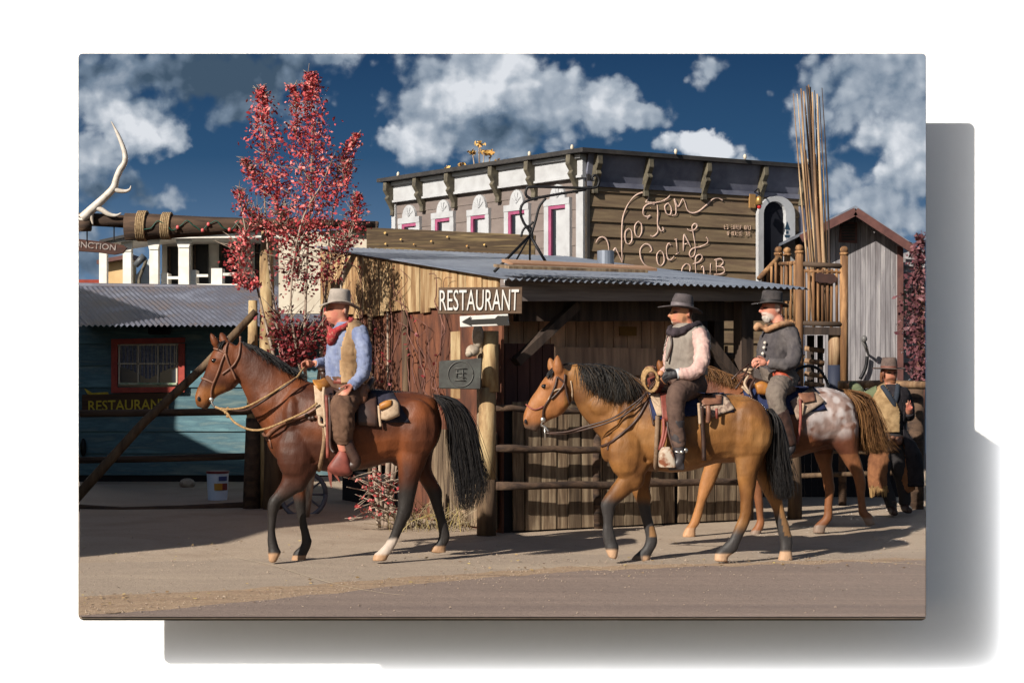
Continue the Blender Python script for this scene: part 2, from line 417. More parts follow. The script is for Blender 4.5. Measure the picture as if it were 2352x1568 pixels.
    cc = ramp(nt, b3, [(0.0, (lin(66), lin(86), lin(106), 1)), (0.35, (lin(112), lin(130), lin(150), 1)), (0.7, (lin(170), lin(180), lin(192), 1)), (1.0, (lin(222), lin(226), lin(232), 1))])
    g = N(nt, 'ShaderNodeMapRange'); L(v, g.inputs[0]); g.inputs['From Min'].default_value = 1.2; g.inputs['From Max'].default_value = 6.5
    bl = ramp(nt, g.outputs[0], [(0, (lin(32), lin(64), lin(100), 1)), (0.45, (lin(46), lin(82), lin(118), 1)), (1, (lin(98), lin(128), lin(160), 1))])
    fin = mixc(nt, al.outputs[0], bl.outputs[0], cc.outputs[0])
    L(fin, em.inputs[0]); em.inputs[1].default_value = 1.0 / EXPO
    return m
mb = MB(); pts = rounded(YS, 180.5, 2126.5, 124, 1420)
gy_ = 865 + (EYE + .06) * F / YS            # the painted sky stops at the ground line
pts = [p for p in pts if p.z > .1] ; pts = [P(2126.5, gy_, YS)] + [p for p in pts if p.x > 0 and p.z > .1][::1] + [p for p in pts if p.x <= 0] + [P(180.5, gy_, YS)]
pts = sorted(pts, key=lambda p: math.atan2(p.z - 4, p.x))
mb.add(pts, [tuple(range(len(pts)))])
skyo = tag(mb.build('sky', sky_material(), recalc=False), kind='structure')
mb = MB(); mb.prism(rounded(YS + 0.012, 180, 2127, 123.5, 1420.5), (0, 0.06, 0))
tag(mb.build('canvas_panel', surf('canvas_edge', A(150, 140, 136), A(110, 102, 100), 0.9, (30, 30, 30))),
    'big stretched canvas panel before the white wall, its thin edge framing the western street', 'canvas')
mb = MB(); mb.quad((-14.5, 36.72, -7.5), (14.5, 36.72, -7.5), (14.5, 36.72, 11.6), (-14.5, 36.72, 11.6))
tag(mb.build('white_wall', plain('wall_white', (0.9, 0.9, 0.9, 1), 0.9, 0, 0.1)), kind='structure')

# ------------------------------------------------------------------ ground
def ground_mat(name, c1, c2, c3, sc=(0.5, 0.5, 0.5), speck=0.12, streak=None):
    m, nt, b = newmat(name); L = nt.links.new
    tc = N(nt, 'ShaderNodeTexCoord')
    mp = N(nt, 'ShaderNodeMapping'); L(tc.outputs['Object'], mp.inputs[0]); mp.inputs['Scale'].default_value = sc
    mp.inputs['Rotation'].default_value = (0, 0, R(-28))
    n1 = noise_node(nt, mp.outputs[0], 1.0, 9, 0.65, 0.5)
    c = ramp(nt, n1.outputs['Fac'], [(0.3, c1), (0.5, c2), (0.72, c3)]).outputs[0]
    n2 = noise_node(nt, tc.outputs['Object'], 38, 5, 0.75)
    mr = N(nt, 'ShaderNodeMapRange'); L(n2.outputs['Fac'], mr.inputs[0]); mr.inputs['From Min'].default_value = 0.3; mr.inputs['From Max'].default_value = 0.7
    mr.inputs['To Min'].default_value = 1 - speck; mr.inputs['To Max'].default_value = 1 + speck
    vm = N(nt, 'ShaderNodeVectorMath', operation='SCALE'); L(c, vm.inputs[0]); L(mr.outputs[0], vm.inputs['Scale'])
    v = N(nt, 'ShaderNodeTexVoronoi'); v.inputs['Scale'].default_value = 9; L(tc.outputs['Object'], v.inputs['Vector'])
    st = ramp(nt, v.outputs['Distance'], [(0.05, (0.5, 0.46, 0.42, 1)), (0.14, (1, 1, 1, 1))])
    n4 = noise_node(nt, tc.outputs['Object'], 1.3, 2, 0.5)
    gate = ramp(nt, n4.outputs['Fac'], [(0.52, (0, 0, 0, 1)), (0.62, (1, 1, 1, 1))])
    c2_ = mixc(nt, gate.outputs[0], vm.outputs[0], mixc(nt, 1.0, vm.outputs[0], st.outputs[0], 'MULTIPLY'))
    L(c2_, b.inputs['Base Color']); b.inputs['Roughness'].default_value = 0.9; b.inputs['Specular IOR Level'].default_value = 0.15
    bp = N(nt, 'ShaderNodeBump'); bp.inputs['Strength'].default_value = 0.45; bp.inputs['Distance'].default_value = 0.015
    n6 = noise_node(nt, tc.outputs['Object'], 7, 6, 0.65)
    hs = N(nt, 'ShaderNodeMath', operation='MULTIPLY_ADD'); L(n6.outputs['Fac'], hs.inputs[0]); hs.inputs[1].default_value = 1.6; L(n2.outputs['Fac'], hs.inputs[2]); L(hs.outputs[0], bp.inputs['Height']); L(bp.outputs[0], b.inputs['Normal'])
    return m
def GA(r, g, b): return A(r, g, b, 1.22)
YF = EYE * F / (1420 - 865.0)
mb = MB()
def gx(px, Y): return (px - 1176) * Y / F
mb.add([(gx(183, YF), YF, 0), (gx(2126, YF), YF, 0), (gx(2126, 34.99), 34.99, 0), (gx(183, 34.99), 34.99, 0),
        (gx(184, YF), YF + .09, -.025), (gx(2125, YF), YF + .09, -.025), (gx(2124, 34.99), 34.99, -.025), (gx(185, 34.99), 34.99, -.025)],
       [(0, 1, 2, 3), (7, 6, 5, 4), (0, 4, 5, 1), (1, 5, 6, 2), (2, 6, 7, 3), (3, 7, 4, 0)])
tag(mb.build('ground', ground_mat('dust_ground', GA(164, 146, 128), GA(178, 160, 142), GA(146, 127, 110))), kind='structure')
def sheet(name, pts, h, mat, k=1):
    dense = []
    for (xa, ya), (xb, yb) in zip(pts, pts[1:] + pts[:1]):
        nseg = max(1, int(abs(xb - xa) / 14))
        for j in range(nseg):
            x = xa + (xb - xa) * j / nseg; y = ya + (yb - ya) * j / nseg
            dense.append((x, min(1419.9, y + (0 if j == 0 and ya > 1418 else (4.5 * mnoise.noise(Vector((x * .012, h * 900, 3))) + 2.2 * mnoise.noise(Vector((x * .07, h * 900, 9))))))) if ya < 1418 or yb < 1418 else (x, y))
    mb = MB(); q = [G(*p) for p in dense]
    for p in q: p.z = h
    mb.add(q, [tuple(range(len(q)))])
    return mb.build(name, mat, trim='LR', recalc=False)
tag(sheet('pavement', [(100, 1296), (560, 1284), (900, 1279), (1400, 1273), (2200, 1262), (2200, 1300), (1350, 1316), (1000, 1342), (600, 1375), (100, 1404)], 0.004,
      ground_mat('pale_concrete', GA(174, 157, 140), GA(164, 148, 133), GA(180, 163, 145), (0.4, 1.6, 1), 0.13)), kind='structure')
tag(sheet('gutter', [(100, 1376), (600, 1352), (1000, 1322), (1350, 1301), (1800, 1291), (2200, 1281), (2200, 1296), (1500, 1312), (1000, 1345), (600, 1385), (150, 1419.5)], 0.008,
      ground_mat('gravel_gutter', GA(150, 126, 106), GA(172, 148, 124), GA(138, 116, 98), (1.2, 6, 1), 0.3)), kind='structure')
tag(sheet('road', [(100, 1419.9), (300, 1409), (700, 1372), (1000, 1340), (1350, 1312), (1800, 1298), (2200, 1288), (2200, 1419.9)], 0.012,
      ground_mat('worn_asphalt', GA(152, 134, 124), GA(140, 124, 115), GA(128, 113, 107), (0.16, 2.6, 1), 0.16)), kind='structure')
mb = MB()
for path, wd in (([(540, 1283), (620, 1300), (700, 1325), (790, 1350), (880, 1366), (930, 1371)], 0.0045), ([(1880, 1285), (2000, 1293), (2126, 1301)], 0.005), ([(1330, 1302), (1370, 1308), (1410, 1316)], 0.005)):
    q = cr([G(*p) for p in path], 5)
    for p in q: p.z = 0.017
    mb.tube(q, [wd * random.uniform(0.6, 1.2) for _ in q], 4, squash=0.2, up=(0, 0, 1))
tag(mb.build('pavement_crack', plain('pale_crack', GA(196, 178, 152), 0.9)), kind='structure')
# loose gravel on the ground and along the road edge
mb = MB(); rs = random.Random(14)
for i in range(1700):
    px = rs.uniform(185, 2124); k = rs.random()
    if k < .45: py = (1409 - (px - 300) * .0986 if px < 1000 else 1340 - (px - 1000) * .052) + rs.gauss(-6, 9)
    elif k < .7: py = rs.uniform(1190, 1300)
    else: py = 1290 + rs.random() ** 2 * 126
    if not 1185 < py < 1417: continue
    c = G(px, py); c.z = .015; s_ = rs.uniform(.003, .009) * (1.6 if rs.random() < .06 else 1)
    a_ = rs.uniform(0, 6.28); vs = [c + V(s_ * math.cos(a_ + j * 1.57) * rs.uniform(.7, 1.2), s_ * math.sin(a_ + j * 1.57), 0) for j in range(4)] + [c + V(0, 0, s_ * .8)]
    mb.add(vs, [(0, 1, 4), (1, 2, 4), (2, 3, 4), (3, 0, 4)])
tag(mb.build('gravel', leafmat('gravel_mix', [GA(150, 132, 116), GA(172, 154, 136), GA(112, 98, 90), GA(158, 138, 120)]), recalc=False), kind='stuff')
# leaf litter in the gutter
mb = MB(); rs = random.Random(4)
for i in range(420):
    t = rs.random()
    px = 190 + 1930 * rs.random() ** 1.4
    py = (1384 if px < 1000 else 1310) + rs.gauss(0, 11) - (px - 183) * (0.07 if px < 1000 else 0.008)
    if rs.random() < 0.35: py = rs.uniform(1225, 1290); 
    if not 1200 < py < 1412: continue
    c = G(px, py); c.z = 0.02; s = rs.uniform(0.006, 0.022); a = rs.uniform(0, 6.28)
    d = V(math.cos(a), math.sin(a), rs.uniform(-.2, .2)) * s; e = V(-math.sin(a), math.cos(a), rs.uniform(0, .5)) * s * 0.6
    mb.quad(c - d, c - e, c + d, c + e)
tag(mb.build('leaf_litter', leafmat('litter', [A(120, 84, 60, 1.2), A(190, 160, 110, 1.2), A(90, 60, 48, 1.2), A(220, 196, 120, 1.2)]), recalc=False, trim='LR'), kind='stuff')

# ------------------------------------------------------------------ restaurant hut
HC = V(-0.1, 16.6, 0); a = R(28)
UF = V(math.cos(a), math.sin(a), 0); UL = V(-math.sin(a), math.cos(a), 0)
NF = -UL; NL = -UF          # outward normals of front and left face
HW, HD = 3.58, 4.96
def ht(s, t, z): return HC + UF * s + UL * t + V(0, 0, z)
hut = thing('plank_hut', 'low weathered plank restaurant hut with grey corrugated roof and rusty sheet metal side wall', 'hut', ht(HW / 2, HD / 2, 0))
def zroof(t): return 2.62 + (3.27 - 2.62) * t / HD
# corrugated roof
def corrugated(o, ux, length, wv, downs, amp, pitch, name, mat, parent, trim=''):
    """o: list of (point at ridge, point at eave) builder: o(s)->(p,q); s in 0..length"""
    mb = MB(); n = int(length / pitch * 4); vs = []
    for i in range(n + 1):
        s = length * i / n; z = amp * math.sin(2 * math.pi * s / pitch)
        p, q = o(s)
        vs += [p + V(0, 0, z), p.lerp(q, .33) + V(0, 0, z), p.lerp(q, .66) + V(0, 0, z), q + V(0, 0, z)]
    mb.add(vs, [(4 * i + j, 4 * i + j + 1, 4 * i + 5 + j, 4 * i + 4 + j) for i in range(n) for j in range(3)])
    return mb.build(name, mat, parent, smooth=True, trim=trim, recalc=False)
corrugated(lambda s: (ht(s - 0.12, HD + .1, zroof(HD + .1)), ht(s - 0.12, -0.32, zroof(-0.32))), UF, HW + 0.24, None, None, 0.016, 0.085, 'roof', MT['metal_roof'], hut)
# gold plank band on the left side
mb = MB(); t = 0.0; rs = random.Random(3)
while t < HD:
    wd = rs.uniform(0.13, 0.24); wd = min(wd, HD - t + 0.02)
    b0 = 2.34 + rs.uniform(-0.025, 0.03)
    th = rs.uniform(0.02, 0.04)
    zt0, zt1 = zroof(t) - 0.012, zroof(t + wd) - 0.012
    q = [ht(0, t + 0.006, b0), ht(0, t + wd - 0.006, b0 + rs.uniform(-.01, .01)), ht(0, t + wd - 0.006, zt1), ht(0, t + 0.006, zt0)]
    mb.prism([p + NL * 0.02 for p in q], NL * th); t += wd
mb.build('plank_band', MT['plank_gold'], hut)
# rust sheet wall below
mb = MB(); t = 0
while t < HD:
    wd = rs.uniform(0.5, 0.75)
    mb.wallbox(HC, UL, NL, t, min(t + wd + 0.02, HD), 0.55 if t > 2.2 else 0.0, 2.4, -0.02, rs.uniform(0.0, 0.012)); t += wd
mb.build('rust_wall', MT['rust'], hut)
mb = MB(); mb.wallbox(HC, UL, NL, 2.2, HD, 0, 0.54, -0.3, -0.25); mb.build('base_shade', MT['shade_black'], hut)  # near-black sheet standing in for shade in the low opening
# side studs and thin battens
for px, w_, kind in ((931, 0.045, 'log_old'), (850, 0.03, 'log_old'), (890, 0.012, 'trunk_grey')):
    p = onplane(px, 900, HC + NL * 0.05, NL); p.z = 0
    m2 = MB(); m2.tube([p, p + V(0.01, 0, 1.2), p + V(0, 0, 2.36)], w_ , 8); m2.build('stud', MT[kind], hut, smooth=True)
# lower pale planks right of the rust wall near the corner
mb = MB(); t = 0.05
while t < 1.5:
    wd = rs.uniform(0.1, 0.17); mb.wallbox(HC, UL, NL, t, t + wd - 0.008, 0.03, 0.98 + rs.uniform(-.05, .08), 0.03, 0.05); t += wd
mb.build('side_planks', MT['plank_grey'], hut)
# front: header beam, eave board, posts, braces
mb = MB(); mb.prism([ht(0.02, -0.02, 2.37), ht(HW, -0.02, 2.45), ht(HW, -0.02, 2.60), ht(0.02, -0.02, 2.585)], NF * 0.1); mb.build('header_beam', MT['beam_grey'], hut)
mb = MB(); mb.prism([ht(0.3, 0.2, 2.18), ht(HW, 0.2, 2.24), ht(HW, 0.2, 2.45), ht(0.3, 0.2, 2.4)], UL * 0.12); mb.build('inner_beam', MT['wood_darkv'], hut)
for s0, s1, z0, z1 in ((0.22, 0.95, 1.75, 2.36), (3.05, 2.35, 1.55, 2.3)):
    m2 = MB(); m2.bar(ht(s0, 0.12, z0), ht(s1, 0.12, z1), 0.09, 0.13, up=UL); m2.build('brace', MT['wood_darkv'], hut)
m2 = MB(); m2.bar(ht(3.1, 0.1, 0), ht(3.1, 0.1, 2.5), 0.16, 0.16, up=UL); m2.build('post', MT['wood_darkv'], hut)
m2 = MB(); m2.bar(ht(3.5, 1.2, 0), ht(3.5, 1.2, 2.6), 0.14, 0.14, up=UL); m2.build('post', MT['wood_darkv'], hut)
# back wall of the open stall: dark planks and one wide board
mb = MB(); s = 0.05
while s < 2.55:
    wd = rs.uniform(0.12, 0.2); mb.wallbox(HC, UF, NF, s, s + wd - 0.012, 0, 2.55, -0.85, -0.82 + rs.uniform(0, .02)); s += wd
mb.build('stall_wall', MT['stall_wood'], hut)
mb = MB(); mb.wallbox(HC, UF, NF, 2.4, 4.3, 0, 2.55, -2.3, -2.26); mb.build('stall_shade', MT['shade_black'], hut)  # near-black backing puts the stall's deep shade into colour
mb = MB(); mb.prism([ht(0.7, .78, 1.60), ht(2.35, .78, 1.62), ht(2.35, .78, 1.92), ht(0.7, .78, 1.93)], NF * 0.04); mb.build('cross_board', MT['stall_wood'], hut)
mb = MB(); mb.prism([ht(1.85, .72, 2.06), ht(2.07, .72, 2.06), ht(2.07, .72, 2.16), ht(1.85, .72, 2.16)], NF * 0.02); mb.build('small_sign', surf('ochre', A(150, 110, 50), A(120, 86, 40)), hut)
mb = MB(); s = 0.08
while s < 0.7:
    mb.wallbox(HC, UF, NF, s, s + 0.14, 1.1, 1.95, -0.4, -0.37); s += 0.15
mb.build('red_panel', surf('maroon_planks', A(110, 74, 66), A(80, 50, 48), 0.85, VS, island=0.2), hut)
# lower front plank wall with gaps
mb = MB(); s = 0.12
while s < 3.0:
    wd = rs.uniform(0.1, 0.19)
    if rs.random() < 0.13: s += 0.035
    top = 1.30 + rs.uniform(-0.05, 0.05)
    sl = rs.uniform(-0.012, 0.012)
    q = [ht(s, 0, 0.02), ht(s + wd - 0.012, 0, 0.02), ht(s + wd - 0.012 + sl, 0, top), ht(s + sl, 0, top)]
    mb.prism(q, NF * rs.uniform(0.018, 0.035)); s += wd
mb.build('front_planks', MT['plank_grey'], hut)
mb = MB(); mb.prism([ht(0, 0.03, 0), ht(3.0, 0.03, 0), ht(3.0, 0.03, 1.25), ht(0, 0.03, 1.25)], UL * 0.03); mb.build('plank_backing', MT['shade_black'], hut)
# loose boards lying along the eave
mb = MB(); mb.prism([ht(-0.1, -0.34, 2.68), ht(1.55, -0.34, 2.69), ht(1.55, 0.0, 2.72), ht(-0.1, 0.0, 2.72)], (0, 0, 0.03))
tag(mb.build('eave_board', MT['plank_grey']), 'loose weathered board lying along the front edge of the hut roof', 'board')
mb = MB(); mb.prism([ht(0.15, 0.05, 2.74), ht(1.9, 0.02, 2.74), ht(1.9, 0.22, 2.78), ht(0.15, 0.3, 2.80)], (0, 0, 0.03))
tag(mb.build('roof_board', surf('roof_board', A(190, 150, 120), A(150, 110, 84), 0.8, HS)), 'tan plank lying flat on the corrugated hut roof under the iron bracket', 'board')
# stove pipe
m2 = MB(); p = P(1391, 600, 20.2); m2.tube([p - V(0, 0, .25), p + V(0, 0, 0.13)], 0.105, 18)
pipe = tag(m2.build('stove_pipe', MT['metal_roof'], smooth=False), 'short galvanized stove pipe on the hut roof before the painted brown wall', 'pipe')
# big corner log post (two lengths)
cp = thing('corner_post', 'thick peeled log post standing under the white arrow sign', 'post', G(1117, 1229))
y0 = cp.location.y
m2 = MB(); m2.tube([P(1126, 760, y0), P(1126, 830, y0), P(1127, 900, y0)], [.085, .083, .086], 14); m2.build('upper_log', MT['log_peeled'], cp, smooth=True)
m2 = MB(); m2.tube([P(1120, 890, y0), P(1119, 1000, y0), P(1118, 1110, y0)], [.086, .09, .092], 14); m2.build('lower_log', MT['log_peeled'], cp, smooth=True)
m2 = MB(); m2.tube([P(1118, 1100, y0), P(1117, 1229, y0)], [.093, .097], 14); m2.build('foot_log', MT['log_old'], cp, smooth=True)
m2 = MB(); m2.tube([P(1104, 760, y0 + .1), P(1104, 1000, y0 + .1), P(1104, 1200, y0 + .1)], .04, 8)
tag(m2.build('thin_post', MT['plank_grey'], smooth=True), 'thin grey pole standing close behind the thick corner log post', 'post')
# ------------------------------------------------------------------ signs
def board(name, quad, n, th, mat, parent, bevel=0.004):
    mb = MB(); mb.prism(quad, -Vector(n) * th); return mb.build(name, mat, parent, bevel=bevel)
ys = 15.9
sg = thing('restaurant_sign', 'brown board sign reading RESTAURANT in white letters on the hut corner', 'sign', P(1103, 720, ys))
q = [P(1006, 721, ys), P(1199, 720, ys), P(1200, 659, ys), P(1007, 660, ys)]
board('sign_board', q, (0, -1, 0), 0.05, MT['sign_brown'], sg)
text_on('lettering', 'RESTAURANT', P(1010, 713, ys), P(1190, 713, ys), P(1010, 666, ys), P(1192, 664, ys), (0, -1, 0), 0.012, MT['letter_white'], sg, bold=0.0)
ag = thing('arrow_sign', 'small white sign with a black feathered arrow below the restaurant board', 'sign', P(1113, 751, ys))
q = [P(1057, 751, ys), P(1170, 747, ys), P(1167, 721, ys), P(1056, 726, ys)]
board('sign_board', q, (0, -1, 0), 0.03, MT['letter_white'], ag)
mb = MB()
def flat(mb, pts, Y, off): mb.add([P(x, y, Y) + V(0, -off, 0) for x, y in pts], [tuple(range(len(pts)))])
flat(mb, [(1060, 739), (1082, 726), (1080, 734), (1140, 731), (1140, 742), (1081, 744), (1083, 748)], ys, 0.012)
for i in range(3): flat(mb, [(1137 + i * 9, 731), (1143 + i * 9, 725), (1151 + i * 9, 725), (1147 + i * 9, 736), (1153 + i * 9, 746), (1144 + i * 9, 748), (1138 + i * 9, 741)], ys, 0.013 + i * .001)
mb.build('arrow', plain('black_paint', (0.02, 0.018, 0.016, 1), 0.6), ag, recalc=False)
m2 = MB(); m2.prism([P(1035, 915, 16.5), P(1057, 915, 16.5), P(1057, 760, 16.5), P(1035, 762, 16.5)], (0, .04, 0))
tag(m2.build('pale_board', MT['plank_gold']), 'narrow pale upright board behind the dark plaque on the hut side', 'board')
pl = thing('plaque', 'dark grey framed plaque with a faint round emblem on the rusty wall', 'plaque', P(1058, 895, 16.1))
board('plate', [P(1008, 892, 16.1), P(1104, 894, 16.1), P(1107, 822, 16.1), P(1009, 829, 16.1)], (0, -1, 0), 0.09, MT['plaque'], pl, bevel=0.008)
m2 = MB(); c0 = P(1058, 859, 16.1)
m2.tube([c0 + V(0.125 * math.cos(i * math.pi / 16), -0.006, 0.125 * math.sin(i * math.pi / 16)) for i in range(33)], 0.004, 6)
for x0, y0_, x1, y1_ in ((1044, 846, 1072, 846), (1046, 856, 1070, 856), (1050, 848, 1048, 866), (1062, 848, 1064, 870), (1054, 862, 1070, 868), (1044, 872, 1070, 874)):
    m2.tube([P(x0, y0_, 16.09), P(x1, y1_, 16.09)], 0.004, 5)
m2.build('emblem', plain('emblem_grey', A(110, 108, 104), 0.5, 0.2), pl, smooth=True)
m2 = MB(); m2.ball(P(1086, 805, 16.3), 0.072, 0.06, 0.06, 12, 8); m2.ball(P(1098, 772, 16.32), 0.06, .05, .13, 10, 8); m2.ball(P(1078, 812, 16.28), 0.04, .05, .04)
tag(m2.build('hanging_stone', MT['stone'], smooth=True), 'rough pale stone hanging beside the log post above the dark plaque', 'stone')

# ------------------------------------------------------------------ rail fence in front of the hut
rf = thing('rail_fence', 'dark round rail fence running behind the horses along the hut planks', 'fence', G(1450, 1216))
for y_a, y_b, r_, xa, xb in ((936, 950, .034, 1137, 1440), (1030, 1032, .04, 1137, 1480), (1118, 1103, .042, 1137, 1800)):
    p, q = P(xa, y_a, 16.35), P(xb, y_b, 16.35 + 1.75 * (xb - xa) / 700)
    m2 = MB(); k = 8; pts = [p.lerp(q, i / k) + V(0, 0, rs.uniform(-.012, .012)) for i in range(k + 1)]
    m2.tube(pts, [r_ * rs.uniform(.85, 1.1) for _ in pts], 10); m2.build('rail', MT['log_bark'], rf, smooth=True)
for px, top, Y_, r_ in ((1194, 935, 16.75, .036), (1374, 935, 17.1, .05), (1490, 940, 17.25, .03)):
    b = P(px, 865 + EYE * F / Y_, Y_)
    m2 = MB(); m2.tube([b, P(px - 6, (top + 1216) / 2, Y_), P(px + 3, top, Y_)], r_, 9); m2.build('upright', MT['log_bark'], rf, smooth=True)
hp = G(1825, 1191)
m2 = MB(); m2.tube([hp, hp + V(0.01, 0, 0.35), hp + V(-.01, 0, 0.72), hp + V(0, 0, 1.2)], [.085, .075, .08, .075], 12)
tag(m2.build('fence_post', MT['log_old'], smooth=True), 'grey weathered fence post standing between the buckskin horse and the spotted horse', 'post')

# ------------------------------------------------------------------ wrought iron bracket on the roof
ib = thing('iron_bracket', 'curled black wrought iron sign bracket standing on the hut roof', 'bracket', P(1215, 605, 17.3))
def c7(x, y): return P(840 + .3 * x, 289 + .3 * y, 17.3)
m2 = MB()
for pth, r_ in (([(1265, 840), (1285, 780), (1300, 730), (1330, 620), (1380, 555)], .014),
                ([(1280, 860), (1250, 800), (1210, 740), (1186, 670), (1198, 605), (1250, 570), (1380, 540), (1690, 488)], .015),
                ([(1262, 558), (1228, 530), (1232, 488), (1268, 468), (1500, 472), (1740, 476), (1785, 440), (1780, 395), (1752, 378), (1735, 400), (1742, 425)], .015),
                ([(1190, 850), (1205, 800), (1240, 768), (1268, 790), (1276, 850)], .013),
                ([(1225, 770), (1250, 768), (1285, 735)], .012)):
    m2.tube(cr([c7(*p) for p in pth], 6), r_, 7)
m2.build('scroll', MT['iron'], ib, smooth=True)
for e, Yo, r_ in (((985, 1115), -0.3, .016), ((1410, 1095), 0.0, .016), ((1255, 1085), 0.45, .012), ((1140, 1050), .5, .01)):
    m2 = MB(); q = P(840 + .3 * e[0], 289 + .3 * e[1], 17.3 + Yo); m2.tube([c7(1258, 840), q], r_, 7); m2.build('leg', MT['iron'], ib, smooth=True)
# ------------------------------------------------------------------ log parapet and pale wall behind the hut
m2 = MB(); Yb = 23.2
m2.prism([P(842, 580, Yb), P(1228, 612, Yb), P(1231, 540, Yb), P(842, 522, Yb)], (0, .25, 0))
tag(m2.build('parapet_board', surf('parapet', A(120, 98, 72), A(78, 62, 46), 0.85, HS, bump=0.4, c3=A(150, 128, 90)), bevel=.01), 'wide rough dark timber beam running behind the hut roof with yellow leaves caught on it', 'beam')
m2 = MB(); 
for x, y in ((884, 535), (920, 550), (1027, 544), (990, 554), (1072, 565), (885, 560), (950, 561), (1112, 562)):
    c = P(x, y, Yb - .03); s_ = rs.uniform(.012, .022); m2.quad(c + V(-s_, 0, 0), c + V(0, -.01, -s_), c + V(s_, 0, .01), c + V(0, 0, s_))
tag(m2.build('yellow_leaves', MT['leaf_yellow'], recalc=False), kind='stuff')
m2 = MB(); m2.prism([P(640, 720, 23.6), P(842, 720, 23.6), P(842, 522, 23.6), P(640, 540, 23.6)], (0, .2, 0))
tag(m2.build('plaster_wall', MT['cream']), 'pale plastered wall seen through the branches of the red maple', 'wall')
m2 = MB(); m2.prism([P(720, 522, 23.4), P(866, 524, 23.4), P(868, 508, 23.4), P(720, 506, 23.4)], (0, .2, 0))
tag(m2.build('timber_cap', MT['wood_dark']), 'grey timber cap lying on top of the pale plastered wall', 'beam')

# ------------------------------------------------------------------ social club building
K = V(1.225, 27, 0); WL = V(-.657, .754, 0).normalized(); WR = V(.888, .46, 0).normalized()
NWL = V(-WL.y, WL.x, 0); NWL = NWL if NWL.y < 0 else -NWL
NWR = V(-WR.y, WR.x, 0); NWR = NWR if NWR.y < 0 else -NWR
LL, LRr = 5.3, 4.52; ZT = 5.35
club = thing('social_club', 'two storey social club with mauve front, white cornice and painted brown side wall', 'building', K + WL * 2 + WR * 2)
def tpar(px, o, u):  # parameter along a vertical face for a picture column
    k = (px - 1176) / F
    return (k * o.y - o.x) / (u.x - k * u.y)
def zat(py, p): return EYE - (py - 865) * p.y / F
# wall cores
m2 = MB(); m2.prism([K + V(0, 0, .0), K + WL * LL, K + WL * LL + WR * LRr, K + WR * LRr], (0, 0, ZT - .02)); m2.build('wall', MT['mauve'], club)
# lapped siding
def siding(name, o, u, n, L, z0, z1, pitch, lap, mat, parent, th=0.012, trim=''):
    mb = MB(); z = z0; o = Vector(o)
    while z < z1 - 0.02:
        zt = min(z + pitch, z1)
        a0, a1 = o + n * (th + lap), o + u * L + n * (th + lap)
        b0, b1 = o + n * th, o + u * L + n * th
        e = o * 0
        for p, zz in ((a0, z), (a1, z), (b0, zt), (b1, zt)): p.z = zz
        c0 = o + n * 0.003; c1 = o + u * L + n * 0.003; c0.z = c1.z = z
        d0 = o + n * 0.003; d1 = o + u * L + n * 0.003; d0.z = d1.z = zt
        mb.add([a0, a1, b1, b0, c0, c1, d1, d0], [(0, 1, 2, 3), (4, 5, 1, 0), (3, 2, 6, 7), (0, 3, 7, 4), (1, 5, 6, 2)])
        z = zt
    return mb.build(name, mat, parent, trim=trim)
siding('siding', K, WL, NWL, LL, 2.3, ZT - .36, 0.30, 0.012, MT['mauve'], club)
siding('side_siding', K, WR, NWR, LRr, 1.94, ZT - .3, 0.25, 0.03, MT['brown_siding'], club)
# corner boards
for o, u, n, s0, s1, mt in ((K, WL, NWL, 0.0, 0.17, 'white_paint'), (K, WL, NWL, LL - .12, LL, 'white_paint'), (K, WR, NWR, 0.0, 0.05, 'dark_trim'), (K, WR, NWR, LRr - .14, LRr, 'slate')):
    m2 = MB(); m2.wallbox(o, u, n, s0, s1, 2, ZT - .38, 0.0, 0.06); m2.build('corner_board', MT[mt], club)
# cornice left: white frieze + dark slab ; right: slate frieze under a wide slab
m2 = MB(); m2.wallbox(K, WL, NWL, -.02, LL, ZT - .40, ZT - .06, 0, .09); m2.wallbox(K, WL, NWL, -.02, LL, ZT - .44, ZT - .40, 0, .12); m2.wallbox(K, WL, NWL, -.02, LL, ZT - .12, ZT - .06, .09, .15); m2.build('frieze', MT['white_paint'], club)
m2 = MB()
m2.prism([K + NWR * .02 + V(0, 0, ZT - .50), K + WR * LRr + NWR * .02 + V(0, 0, ZT - .50), K + WR * LRr + NWR * .14 + V(0, 0, ZT - .05), K + NWR * .14 + V(0, 0, ZT - .05)], -NWR * .05 )
m2.wallbox(K, WR, NWR, 0, LRr, ZT - .58, ZT - .50, .03, .07)
m2.build('frieze', MT['slate'], club)
e1 = K + (NWL + NWR).normalized() * .34
m2 = MB(); m2.prism([e1 + V(0, 0, ZT - .05), K + WL * (LL + .15) + NWL * .3 + V(0, 0, ZT - .05), K + WL * (LL + .15) + WR * LRr * .5 + V(0, 0, ZT - .05), K + WR * (LRr + .1) + V(0, 0, ZT - .05), K + WR * (LRr + .1) + NWR * .26 + V(0, 0, ZT - .05)], (0, 0, .07))
m2.build('cornice_slab', MT['dark_trim'], club)
def bracket(p, n, u, h, d):
    m2 = MB(); n = Vector(n); u = Vector(u)
    prof = [(0, 0), (d, 0), (d * 1.05, -.25 * h), (d * .75, -.42 * h), (d * .9, -.5 * h), (d * .55, -.7 * h), (d * .35, -.85 * h), (d * .4, -h), (0, -h)]
    m2.prism([p + n * a_ + V(0, 0, b_) - u * .05 for a_, b_ in prof], u * .1)
    return m2.build('bracket', MT['olive_trim'], club, bevel=.008)
for px in (898, 976, 1049, 1150, 1233, 1330):
    t_ = tpar(px, K, WL); bracket(K + WL * min(max(t_, .06), LL - .05) + V(0, 0, ZT - .06), NWL, WL, .62, .26)
for px in (1362, 1479, 1612, 1742, 1836):
    t_ = tpar(px, K, WR); bracket(K + WR * min(max(t_, .06), LRr - .05) + V(0, 0, ZT - .06), NWR, WR, .64, .24)
